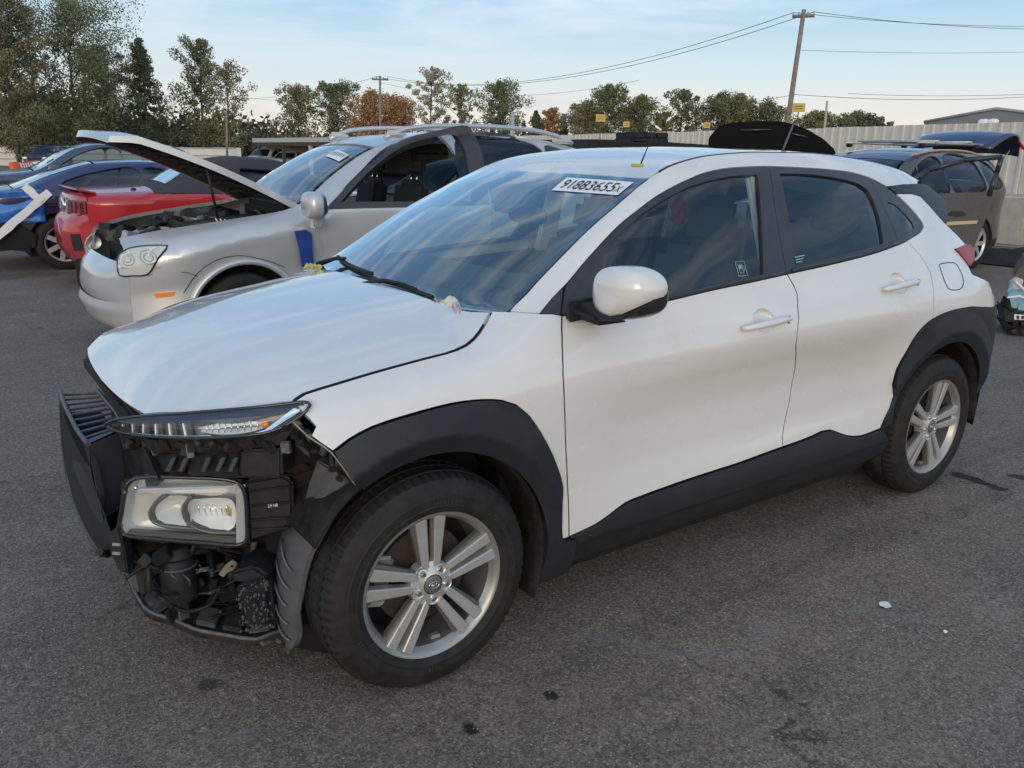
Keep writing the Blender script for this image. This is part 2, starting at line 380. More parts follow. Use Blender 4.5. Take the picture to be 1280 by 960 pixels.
def _wl(x, z):
    z = np.asarray(z, float); x = np.asarray(x, float)
    A = np.stack([r_(z) for r_ in _row]); i = np.clip(np.searchsorted(_xs, x)-1, 0, len(_xs)-2)
    X_ = np.array(_xs); h = np.diff(X_); n = len(_xs)
    dl = np.diff(A, axis=0)/h.reshape((-1,)+(1,)*(A.ndim-1)); M_ = np.zeros_like(A)
    M_[1:-1] = (dl[:-1]*h[1:].reshape((-1,)+(1,)*(A.ndim-1))+dl[1:]*h[:-1].reshape((-1,)+(1,)*(A.ndim-1)))/(h[:-1]+h[1:]).reshape((-1,)+(1,)*(A.ndim-1))
    M_[0] = dl[0]; M_[-1] = dl[-1]
    t = np.clip((x-X_[i])/h[i], 0, 1.0)
    g = lambda Q, ii: np.take_along_axis(Q, ii[None], 0)[0]
    H_ = h[i]
    return g(A, i)*(2*t**3-3*t**2+1)+g(M_, i)*H_*(t**3-2*t**2+t)+g(A, i+1)*(-2*t**3+3*t**2)+g(M_, i+1)*H_*(t**3-t**2)
zb_f = pch([-.65, -.45, -.30, -.10, .10, .30, .45, .65, 1.1, 1.8, 2.4, 3.3], [.76, .79, .81, .84, .87, .93, 1.0, 1.04, 1.064, 1.10, 1.15, 1.15])
zt_f = pch([-.67, -.64, -.56, -.475, -.388, -.33, -.2, .1, .2, .27, .315, .36, .445, .578, .72, .87, .955, 1.045, 1.136, 1.24, 1.325, 1.477, 1.615, 1.9, 2.3, 2.6, 2.8, 3.0, 3.3],
           [.812, .822, .848, .86, .87, .882, .912, .958, .978, 1.012, 1.036, 1.046, 1.092, 1.178, 1.263, 1.34, 1.383, 1.424, 1.462, 1.486, 1.499, 1.510, 1.516, 1.516, 1.492, 1.455, 1.41, 1.36, 1.28])
wt_f = pch([-.67, -.64, -.56, -.475, -.388, -.33, -.2, .1, .2, .27, .315, .36, .5, .7, .9, 1.045, 1.2, 1.5, 2.2, 2.6, 2.8, 3.0, 3.3],
           [.20, .43, .572, .632, .684, .735, .755, .757, .73, .695, .668, .688, .662, .626, .588, .556, .544, .534, .53, .512, .495, .47, .43])
g_cab = pch([0, .2, .4, .6, .75, .88, .95, 1.0], [1, .85, .69, .52, .385, .235, .12, 0])
g_fen = pch([0, .25, .5, .75, 1.0], [1, .90, .73, .44, 0])
def SW(x, z):
    """half width of the body at (x, z)"""
    x = np.asarray(x, float); z = np.asarray(z, float)
    zb = zb_f(x); zt = np.maximum(zt_f(x), zb+.02); wt = wt_f(x)
    lo = _wl(x, np.minimum(z, zb)); wb = _wl(x, zb)
    t = np.clip((z-zb)/(zt-zb), 0, 1); k = np.clip((x-.25)/.45, 0, 1); k = k*k*(3-2*k)
    g = g_cab(t)*k+g_fen(t)*(1-k)
    up = wt+(wb-wt)*g
    over = np.maximum(z-zt, 0)
    return np.where(z <= zb, lo, up)-over*2.0
def FS(off=0.):
    return lambda u, v: np.stack([u, -SW(u, v)+off, v], 1)
def hit(px, py, w=SW, t0=.8, t1=9.0, org=None):
    v = ray(px, py); c = CAM; t = np.arange(t0, t1, .01)
    P = c+v*t[:, None]
    g = P[:, 1]+w(P[:, 0], P[:, 2])
    ok = (P[:, 0] > -.66) & (P[:, 0] < 3.3)
    k = np.where((g[:-1] < 0) & (g[1:] >= 0) & ok[1:])[0]
    if len(k) == 0: raise RuntimeError('no hit %s %s' % (px, py))
    a, b = t[k[0]], t[k[0]+1]
    for _ in range(18):
        m_ = (a+b)/2; p = c+v*m_
        if p[1]+float(w(np.array([p[0]]), np.array([p[2]]))[0]) < 0: a = m_
        else: b = m_
    return c+v*b
def S(pts): return np.array([hit(x, y)[[0, 2]] for x, y in pts])
def cat(*a): return np.concatenate([np.asarray(q, float) for q in a])

car = thing('parked_car', 'white five door hatchback with its front bumper torn off, nearest the camera', 'car')

# --- key curves, read as (x, z) on the flank
ws_edge = sm(S([(637.5, 388.6), (660, 365), (697.5, 325), (735, 287.5), (772.5, 255), (792.5, 237.5), (812, 222.5)]), .03)
xr = np.linspace(1.10, 2.80, 60); ditch = np.stack([xr, zt_f(xr)-.003], 1)
dlo_top = sm(S([(675, 391.5), (692, 371), (710, 352.5), (735, 322.5), (772.5, 282.5), (810, 252.5), (828, 240.5), (847.5, 230), (865, 222), (880, 216), (902, 211), (927.5, 208.6), (961, 207.6), (1015, 210), (1040, 212), (1065.8, 215.5), (1091.6, 223.5), (1108.8, 233), (1126, 247.3), (1143, 264.5), (1150, 273), (1154, 279)]), .03)
dlo_low = sm(S([(1155.2, 283), (1151.5, 289.5), (1143, 295.4), (1133, 301.2), (1115, 308.8), (1090, 317.3), (1040, 330), (983.8, 342.5), (940, 352.2), (890, 362.5), (840, 374.5), (802, 383.5), (760, 391), (730, 395), (702.5, 394)]), .03)
gap_f = sm(S([(702.5, 394), (702.8, 430), (703.8, 468.6), (706.3, 522), (709, 592.6), (711.3, 671)]), .04)       # fender | front door
gap_m = sm(S([(983.8, 342.5), (992.5, 357.5), (996.5, 368), (997.3, 385), (996, 422.5), (993.8, 460), (987.5, 497.5), (980.5, 530), (978, 545), (978.6, 558.5)]), .03)
gap_r = sm(S([(1134, 300.8), (1145, 313), (1156.9, 329), (1163, 341), (1166.3, 355), (1167.2, 375), (1166, 398.5)]), .03)
sill_1 = sm(S([(711.3, 671), (727, 664), (742.8, 656.4), (760.5, 644.5), (781.7, 628.5), (799.5, 621), (825, 611.5), (852.6, 601.8), (888, 590), (923.5, 578.6), (955, 567), (978.6, 558.5)]), .03)
sill_2 = sm(S([(978.6, 558.5), (1000, 551), (1015, 545), (1026, 539.5), (1037.5, 537.5), (1050, 542), (1060, 545), (1075, 545), (1100, 536)]), .03)
arch_r0 = sm(S([(1100, 536), (1106, 522), (1112.5, 509)]), .03)
clr = sm(S([(1117, 495), (1115.5, 480), (1120, 463), (1132.5, 440), (1147.5, 415.5), (1166, 398.5), (1190, 388), (1215, 383)]), .03)          # rear arch cladding, top edge
clr2 = np.array([[2.98, .835], [3.06, .83], [3.14, .815]])
clf = sm(S([(416, 564.5), (435, 550), (465, 533.8), (515, 517.5), (565, 504.5), (602.5, 500), (627.5, 501), (645, 506.5), (661, 520), (682.5, 553.6), (694, 582), (700.5, 606.8), (698.8, 624.5), (701, 649), (703, 674)]), .03)
hoodgap = sm(S([(614, 388.3), (610, 395), (605, 405), (592.5, 422.5), (582.5, 431), (570, 437), (527.5, 448.8), (465, 466), (415, 481), (380, 492), (370, 498.5), (366, 502.5)]), .03)
print('gap_f', gap_f[0], gap_f[-1], 'gap_m', gap_m[0], gap_m[-1], 'clf', clf[0], clf[-1], 'hoodgap', hoodgap[0], hoodgap[-1], 'clr', clr[0], clr[-1])
def arc(cx, cz, r, a0, a1, n=28):
    a = np.radians(np.linspace(a0, a1, n)); return np.stack([cx+r*np.cos(a), cz+r*np.sin(a)], 1)

# --- painted panels
fend_front = sm(S([(368, 526), (388, 545), (416, 564.5)]), .03)
fender_pts = cat(hoodgap, np.array([[-.325, .872], [-.305, .835]]), fend_front[1:], clf[1:], S([(707.5, 673)]), gap_f[::-1], S([(690, 391.8), (675, 391.5), (655, 390), (637.5, 388.6)]))
G = .0028
panel('front_fender', fender_pts, FS(), M_white, car, gap=G, both=True, hem=.02)
door_f_pts = cat(gap_f, sill_1[1:], gap_m[::-1][1:], dlo_low[[i for i in range(len(dlo_low)) if gap_f[0][0] < dlo_low[i][0] < gap_m[0][0]]])
def cup_outline(a, b):
    A = hit(*a); B = hit(*b); c = A+(B-A)*.52; t = np.linspace(0, 2*math.pi, 33)[:-1]; return np.stack([c[0]+.056*np.cos(t), c[2]+.004+.040*np.sin(t)], 1)
HC = [((924, 410), (985, 396)), ((1100, 361), (1144, 350))]; CUPS = [cup_outline(*h) for h in HC]
fd = panel('front_door', door_f_pts, FS(), M_white, car, gap=G, both=True, hem=.02, holes=[CUPS[0]])
door_r_pts = cat(gap_m, sill_2[1:], arch_r0[1:], clr[:[i for i, p in enumerate(clr) if p[0] >= gap_r[-1][0]-.004][0]], gap_r[::-1], dlo_low[[i for i in range(len(dlo_low)) if gap_m[0][0] < dlo_low[i][0] < gap_r[0][0]]])
rd = panel('rear_door', door_r_pts, FS(), M_white, car, gap=G, both=True, hem=.02, holes=[CUPS[1]])
fin_edge = S([(1121, 242.5), (1140, 242.5), (1150, 245.5), (1163, 259), (1181, 279.5)])
lamp = S([(1206.7, 305.6), (1193, 311.5), (1200, 319), (1209, 330), (1215, 343)])
dq = dlo_top[[i for i in range(len(dlo_top)) if dlo_top[i][0] > fin_edge[0][0]]]
quarter_pts = cat(fin_edge, lamp[:1], lamp[1:], [[3.20, .90], [3.19, .83]], clr2[::-1], clr[[i for i in range(len(clr)) if clr[i][0] > gap_r[-1][0]+.004]][::-1], gap_r[::-1], dlo_low[[i for i in range(len(dlo_low)) if dlo_low[i][0] > gap_r[0][0]]][::-1], dq[::-1])
quarter_pts = np.array(quarter_pts)
qp = panel('quarter_panel', quarter_pts, FS(), M_white, car, gap=.001, both=True, hem=.02)
rail_pts = cat(ws_edge, ditch, S([(1146, 230)]), S([(1130, 230.5), (1108.7, 233)]), dlo_top[[i for i in range(len(dlo_top)) if dlo_top[i][0] < dlo_top[[j for j in range(len(dlo_top)) if dlo_top[j][0] < fin_edge[0][0]][-4]][0]]][::-1])
panel('side_frame', rail_pts, FS(), M_white, car, gap=.001, both=True, hem=.02, res=.035)
# black fin on the rear pillar
fin_pts = cat(S([(1110, 233.5), (1130, 231), (1147, 229)]), [[2.90, 1.375], [3.0, 1.30]], S([(1184, 279)]), fin_edge[::-1])
for o in panel('pillar_fin', fin_pts, FS(), M_clad, car, gap=.001, both=True, hem=.02, off=.001): pass

# black tubes added along the shut lines, standing in for the shade inside them
M_gap_shade = mat('gap_shade_black', (.006, .006, .006), .9)
for gp_ in (gap_f, gap_m, gap_r[2:]):
    for s in (1, -1): tube('door_gap_shade', [(x, -s*(float(SW(np.array([x]), np.array([z]))[0])-.0075), z) for x, z in gp_], .006, M_gap_shade, car, n=6)
for s in (1, -1): tube('hood_gap_shade', [(x, -s*(float(SW(np.array([x]), np.array([z]))[0])-.006), z-.004) for x, z in hoodgap[2:]], .0048, M_gap_shade, car, n=6)
# --- glazing on the flank: black surround of each door with its pane
def sub(a, lo, hi): return a[[i for i in range(len(a)) if lo < a[i][0] < hi]]
g1 = sm(S([(757, 383), (754.5, 350), (754.5, 322), (768, 303), (785, 283.5), (803, 267), (822.5, 253.5), (847.5, 239.8), (865, 231.5), (902.5, 221.5), (927.5, 218.2), (946, 217.6)]), .03)
g1b = sm(S([(947.5, 218.5), (951, 250), (953.8, 300), (955.3, 340)]), .03)
g1c = sm(S([(954, 342.5), (915, 351.5), (877, 360), (840, 368), (800, 376), (757, 383)]), .03)
glass1 = cat(g1, g1b, g1c[:-1])
g2 = cat(sm(S([(976, 216), (1015, 217.5), (1052.5, 223), (1075, 229.5), (1084, 236)]), .03), sm(S([(1086, 238), (1092, 249), (1097.5, 262.5), (1103, 287), (1105, 303)]), .03), sm(S([(1104, 304.5), (1065, 315.5), (1030, 325), (996, 333)]), .03), sm(S([(994.5, 331), (990, 290), (982.5, 250), (975.5, 218)]), .03))
fg = S([(961.5, 207.6), (967.5, 250), (976, 300), (983.8, 342.5)])
surround_f = cat(S([(702.5, 394)]), S([(706, 362)]), sub(dlo_top, S([(708, 355)])[0][0], fg[0][0]-.01), fg, sub(dlo_low, gap_f[0][0]+.01, gap_m[0][0]-.01))
sr = S([(1087.5, 222.5), (1100, 247), (1116, 282), (1125, 304.5)])
surround_r = cat(sub(dlo_top, fg[0][0]+.008, sr[0][0]-.01), sr, sub(dlo_low, gap_m[0][0]+.01, sr[-1][0]-.01), fg[::-1])
M_frame = mat('window_frame_black', (.024, .023, .026), .38, coat=.25, dust=.10)
q1 = sm(S([(1110, 251.5), (1121, 256.5), (1131, 266), (1141, 278), (1143.5, 284), (1139, 287.5), (1131, 288.8), (1127.5, 284), (1120, 270), (1110, 251.5)]), .02)[:-1]
q0 = cat(sub(dlo_top, sr[0][0]+.008, 9), sub(dlo_low, sr[-1][0]+.008, 9), sr[::-1])
tri_s = S([(675, 391.5), (692, 371), (704, 359), (700.5, 393.5)])
doors = {0: fd, 1: rd}
for nm, out_, holes_, pr in (('window_frame', surround_f, [glass1], fd), ('window_frame', surround_r, [g2], rd), ('window_frame', q0, [q1], qp)):
    a, b = panel(nm, out_, FS(), M_frame, None, gap=.001, both=True, hem=.02 if pr is not qp else .006, holes=holes_, off=-.003, res=.035)
    a.parent = pr[0]; b.parent = pr[1]
for gl_, pr, mm_ in ((glass1, fd, M_sg), (g2, rd, M_sg), (q1, qp, M_pg)):
    a, b = panel('window_pane', inset(clean(gl_), -.012), FS(), mm_, None, both=True, hem=0, off=-.012 if pr is not qp else -.006)
    a.parent = pr[0]; b.parent = pr[1]
for o, pm in zip(panel('mirror_triangle', tri_s, FS(), M_frame, None, both=True, hem=.01, off=-.002, gap=.001), (car, car)): o.parent = pm
# thin bright-edged weather strips under the panes
for k, seg_ in ((fd, sub(dlo_low, gap_f[0][0]+.05, gap_m[0][0]-.01)), (rd, sub(dlo_low, gap_m[0][0]+.01, sr[-1][0]))):
    for s, p_ in ((1, k[0]), (-1, k[1])):
        q = np.stack([seg_[:, 0], -s*(SW(seg_[:, 0], seg_[:, 1]+.008)+.002), seg_[:, 1]+.008], 1); tube('belt_moulding', q[::2], .007, M_frame, p_, n=6)

# --- black lower cladding
ff = np.array([[-.33, .60], [-.30, .66]])
# arch cut profiles
ARF = arc(0.0, .33, .388, 178, -10, 44); ARR = arc(2.60, .33, .388, 205, 0, 44)
fcl = cat(S([(447, 607)]), [[-.245, .70]], clf, S([(707, 674)]), [[.505, .335], [.505, .20], [.40, .185]], arc(0, .33, .390, -14, 122, 40))
def cladf(u, v):
    w = SW(u, v); return np.stack([u, -w, v], 1)
def lipf(off): return lambda u, v: np.stack([u, -(SW(u, v)+off(u, v)), v], 1)
def _bul(r_):
    q = 1/(1+np.exp(-(r_-.442)/.0075)); return .003+q*.018*np.clip((.53-r_)/.09, 0, 1)+(1-q)*(.018-.45*np.maximum(.442-r_, 0))
def bulge_f(u, v): return _bul(np.maximum(np.hypot(u, v-.33), .385))*np.clip((v-.38)/.12, 0, 1)+.003
def bulge_r(u, v): return _bul(np.maximum(np.hypot(u-2.6, v-.33), .385))*np.clip((v-.38)/.12, 0, 1)+.003
panel('arch_cladding', fcl, lipf(bulge_f), M_clad, car, both=True, hem=.05, res=.016, gap=.001)
rcl = cat(S([(1100, 536)]), arch_r0[1:], clr, clr2, [[3.20, .80], [3.215, .62], [3.20, .42], [3.14, .27], [3.02, .25]], arc(2.6, .33, .390, -10, 168, 46))
panel('arch_cladding', rcl, lipf(bulge_r), M_clad, car, both=True, hem=.05, res=.016, gap=.001)
sl = cat(sill_1, sill_2[1:], [[2.215, .32], [2.235, .245], [1.9, .236], [1.2, .232], [.62, .225], [.505, .215], [.505, .33]])
def sbul(u, v):
    q = 1/(1+np.exp(-(v-.322-.01*(u-1.2))/.0025)); return .010*q-.05*np.maximum(.40-v, 0)*q+(1-q)*(-.006-.30*np.maximum(.322-v, 0))+.004
panel('sill_cladding', sl, lipf(sbul), M_clad, car, both=True, hem=.04, res=.016, gap=.001)

# --- dark inner body, wheel wells, floor
def inner(u, v): return np.stack([u, -(SW(u, v)-.05), v], 1)
inn = cat(arc(0, .33, .40, 110, -20, 24), [[.42, .17], [2.2, .17]], arc(2.6, .33, .40, 200, -20, 30), [[3.05, .3], [3.12, .9], [2.6, 1.05], [1.8, 1.04], [1.0, 1.0], [.6, .97], [.3, .93], [.0, .88], [-.18, .84], [-.2, .78]])
panel('inner_body', inn, inner, M_dark, car, both=True, hem=0, res=.08)
for s in (-1, 1):
    for cx in (0, 2.6):
        def wl(u, v, cx=cx, s=s):
            a = math.radians(205-u*(212 if cx else 200)) if cx else math.radians(150-u*175)
            return (cx+.392*math.cos(a), s*(.855-.30*v), .33+.392*math.sin(a))
        grid('wheel_well', wl, 26, 6, M_well, car, thick=.006)
        box('well_wall', (cx, s*.56, .48), (.74, .02, .62), M_dark, car)
box('floor_pan', (1.35, 0, .24), (2.9, 1.36, .05), M_dark, car)
box('rear_floor', (2.85, 0, .36), (.6, 1.0, .12), M_dark, car)

# --- hood
zc_f = pch([-.69, -.66, -.63, -.56, -.4, -.2, 0, .2, .33], [.79, .818, .838, .872, .928, .976, 1.012, 1.040, 1.054])
def Hh(x, y):
    w_ = wt_f(x); ze = zt_f(x); zc = zc_f(x); t = np.abs(y)/np.maximum(w_, .05)
    z = ze+(zc-ze)*(1-np.clip(t, 0, 1.3)**3.0)
    # raised centre field with soft shoulders running to the nose
    cr_ = .30+.16*np.clip((x+.6)/.9, 0, 1); q = (np.abs(y)-cr_)/.055
    z = z+.008*(1-1/(1+np.exp(-q)))*np.clip((x+.62)/.3, 0, 1)
    return z
def FH(u, v): return np.stack([u, v, Hh(u, v)], 1)
hg = np.array([(p[0], -float(SW(np.array([p[0]]), np.array([p[1]]))[0])) for p in hoodgap])
he = np.array([(-.388, -.684), (-.475, -.632), (-.56, -.572), (-.635, -.445)])
rear_e = sm([(hg[0][0], hg[0][1]), (.285, -.57), (.262, -.42), (.25, -.2), (.246, 0)], .03)
nose = sm([(-.635, -.445), (-.650, -.33), (-.660, -.18), (-.664, 0)], .03)
half = cat(rear_e[::-1][:-1], hg, he, nose[1:])
full = cat(half, (half[::-1]*np.array([1, -1]))[1:-1])
panel('hood', full, FH, M_white, car, out=(0, 0, 1), gap=.0045, hem=.028, res=.035)
box('engine_bay', (-.10, 0, .50), (.62, .98, .62), M_dark, car)
box('firewall', (.36, 0, .70), (.06, 1.4, .55), M_dark, car)
for s in (-1, 1): box('inner_rail', (-.08, s*.60, .74), (.56, .16, .10), M_dark, car)

# --- windshield and roof
e3 = sm([(.34, .694, 1.036), (.369, .690, 1.043), (.445, .675, 1.092), (.578, .650, 1.178), (.72, .622, 1.263), (.87, .592, 1.34), (.955, .575, 1.383), (1.042, .556, 1.4225)], .01)
_l = np.concatenate([[0], np.cumsum(np.linalg.norm(np.diff(e3, axis=0), axis=1))]); _l /= _l[-1]
ef = pch(_l, e3)
def FW(u, v):       # u: 0..0.8 up the glass, v: -0.6..0.6 across
    s = np.clip(u/.8, -.05, 1.05); t = v/.6; E_ = ef(s); bx = .115*(1-s)+.06*s
    q = 1-np.abs(t)**2.2
    return np.stack([E_[:, 0]-bx*q, E_[:, 1]*t, E_[:, 2]+(.004+.006*s)*q-.018*(1-s)*q], 1)
wsr = np.array([(.0, -.6), (.8, -.6), (.8, .6), (.0, .6)])
wsd = panel('windshield', wsr, FW, M_ws, car, out=(-1, 0, 1), hem=0, res=.04, gap=.004)
ih = np.array([(.10, -.50), (.13, -.535), (.70, -.545), (.735, -.52), (.745, 0), (.735, .52), (.70, .545), (.13, .535), (.10, .50), (.085, 0)])
M_frit = mat('frit_black', (.008, .009, .012), .15, coat=.6)
panel('frit_band', inset(wsr, .003), FW, M_frit, wsd, out=(-1, 0, 1), hem=0, holes=[sm(ih, .03, close=True)], res=.04, off=-.004)
# lot number sheet taped at the top of the glass
def decal(name, corners, fm, material, parent, off): # corners (u,v) quad on surface fm
    return panel(name, np.array(corners), fm, material, parent, out=(-1, 0, 1), hem=0, res=.02, off=off)
def bil(c, s, t):
    c = np.array(c, float); return c[0]*(1-s)*(1-t)+c[1]*s*(1-t)+c[2]*s*t+c[3]*(1-s)*t
def textmesh(body, size=1.0):
    cu = bpy.data.curves.new('t', 'FONT'); cu.body = body; cu.size = size; cu.resolution_u = 3
    o = bpy.data.objects.new('t', cu); COL.objects.link(o); bpy.context.view_layer.update()
    me = bpy.data.meshes.new_from_object(o.evaluated_get(bpy.context.evaluated_depsgraph_get())); bpy.data.objects.remove(o)
    return me
def put_text(name, body, fn, material, parent, bold=0.):
    """fn maps (s,t) in 0..1 x 0..1 to a 3-D point; glyphs are stretched to fill it"""
    me = textmesh(body); co = np.array([v.co[:] for v in me.vertices]); lo, hi = co.min(0), co.max(0)
    for v in me.vertices:
        s = (v.co.x-lo[0])/(hi[0]-lo[0]); t = (v.co.y-lo[1])/(hi[1]-lo[1]); v.co = Vector(fn(s, t))
    return newobj(name, me, material, parent)
def w2(px, py):   # point of the windshield under a sight line, as (u,v)
    best = None; uu, vv = np.meshgrid(np.linspace(0, .8, 161), np.linspace(-.6, .6, 241), indexing='ij')
    P = FW(uu.ravel(), vv.ravel())-CAM; z = P@_d; X = 640+FPX*(P@_R)/z; Y = 480-FPX*(P@_U)/z
    i = np.argmin((X-px)**2+(Y-py)**2); return (uu.ravel()[i], vv.ravel()[i])
cq = [w2(690, 238.5), w2(772, 244.5), w2(792, 228.5), w2(709, 222.5)]
stk = decal('lot_number_sheet', cq, FW, M_label, wsd, .003)
def stf(s, t):
    c = bil(cq, .08+.80*s, .16+.66*t); return FW(np.array([c[0]]), np.array([c[1]]))[0]+np.array([-.0035, 0, .0045])
put_text('lot_number', '91883655', stf, M_ink, wsd)
def stf2(s, t):
    c = bil(cq, .895+.07*s, .18+.42*t); return FW(np.array([c[0]]), np.array([c[1]]))[0]+np.array([-.0035, 0, .0045])
put_text('lot_number', 'X', stf2, M_ink, wsd)
def Rr(x, y):
    w_ = wt_f(x); ze = zt_f(x); cr_ = np.interp(x, [.95, 1.05, 1.4, 1.9, 2.3, 2.6, 2.95], [.008, .010, .022, .016, .030, .045, .05])
    return ze-.002+cr_*(1-np.clip(np.abs(y)/w_, 0, 1.2)**2.4)
ry = np.linspace(-1, 1, 25); rf = np.array([(1.046-.06*(1-abs(t)**2.2), t*.552) for t in ry])
xs_ = np.linspace(1.10, 2.86, 50)
rp = cat(rf, np.stack([xs_, wt_f(xs_)-.010], 1), np.array([(2.93, .36), (2.95, 0), (2.93, -.36)]), np.stack([xs_, -wt_f(xs_)+.010], 1)[::-1])
panel('roof', rp, lambda u, v: np.stack([u, v, Rr(u, v)], 1), M_white, car, out=(0, 0, 1), gap=.001, hem=.02, res=.05)
for s in (-1, 1):
    q = np.stack([xs_, s*(wt_f(xs_)-.002), zt_f(xs_)-.008], 1); tube('roof_seam_strip', q, .0085, M_frame, car, n=6)
# antenna with its torn yellow sticker
an = AZ(800, 207.5, 1.462); 
tube('antenna', [an, an+np.array([.02, -.005, .05]), an+np.array([.055, -.01, .12])], [.0035, .002, .0012], M_black, car, n=6)
box('antenna_foot', an+np.array([-.012, 0, .002]), (.05, .022, .012), mat('yellow_tape', (.52, .45, .12), .6), car, bevel=.004)
# headliner, tailgate, spoiler, rear bumper
grid('headliner', lambda u, v: (1.0+1.8*u, (v*2-1)*.50, float(Rr(np.array([1.05+1.7*u]), np.array([0.]))[0])-.055), 8, 4, M_liner, car)
def tg(u, v):
    z = 1.36-.75*v; y = (u*2-1)*(.50+.20*min(1, v*1.6)); return (2.98+.22*v**.7-.06*abs(u*2-1)**3, y, z)
tgo = grid('tailgate', tg, 14, 12, M_white, car)
def bg_(u, v):
    z = 1.33-.26*v; y = (u*2-1)*(.44+.08*v); return (3.005+.10*v-.05*abs(u*2-1)**3, y, z)
grid('rear_window', bg_, 10, 4, M_pg, tgo)
prism('roof_spoiler', [(2.86, -.50, 1.395), (3.10, -.44, 1.375), (3.13, 0, 1.40), (3.10, .44, 1.375), (2.86, .50, 1.395), (2.88, 0, 1.45)], (0, 0, -.02), M_clad, car)
def rb(u, v):
    a = (u*2-1); z = .82-.60*v; return (3.30-.14*abs(a)**4-.05*v, a*.80, z)
grid('rear_bumper', rb, 20, 8, M_clad, car)
# tail lamps
tl = [np.array(hit(px, py)) for px, py in ((1193, 311.5), (1206.7, 305.6), (1212, 307), (1216, 313), (1218, 330), (1216, 342), (1209, 331), (1200, 319))]
panel('tail_lamp', cat(S([(1193, 311.5), (1206.7, 305.6), (1212, 307), (1216, 313), (1217, 326)]), S([(1211, 333), (1200, 319)])), FS(), M_redlens, car, both=True, hem=.03, res=.02, off=.006)
# fuel flap outline (recessed groove) on the left quarter
ffp = sm(S([(1175, 335), (1174, 331), (1180, 329), (1191, 328.5), (1196, 331), (1203, 345), (1204, 355), (1201, 361), (1190, 362.5), (1185, 360), (1180, 350), (1175, 335)]), .015)
q = np.stack([ffp[:, 0], -(SW(ffp[:, 0], ffp[:, 1])+.0002), ffp[:, 1]], 1); tube('fuel_flap_gap', q, .0022, M_ink, qp[0], n=5)
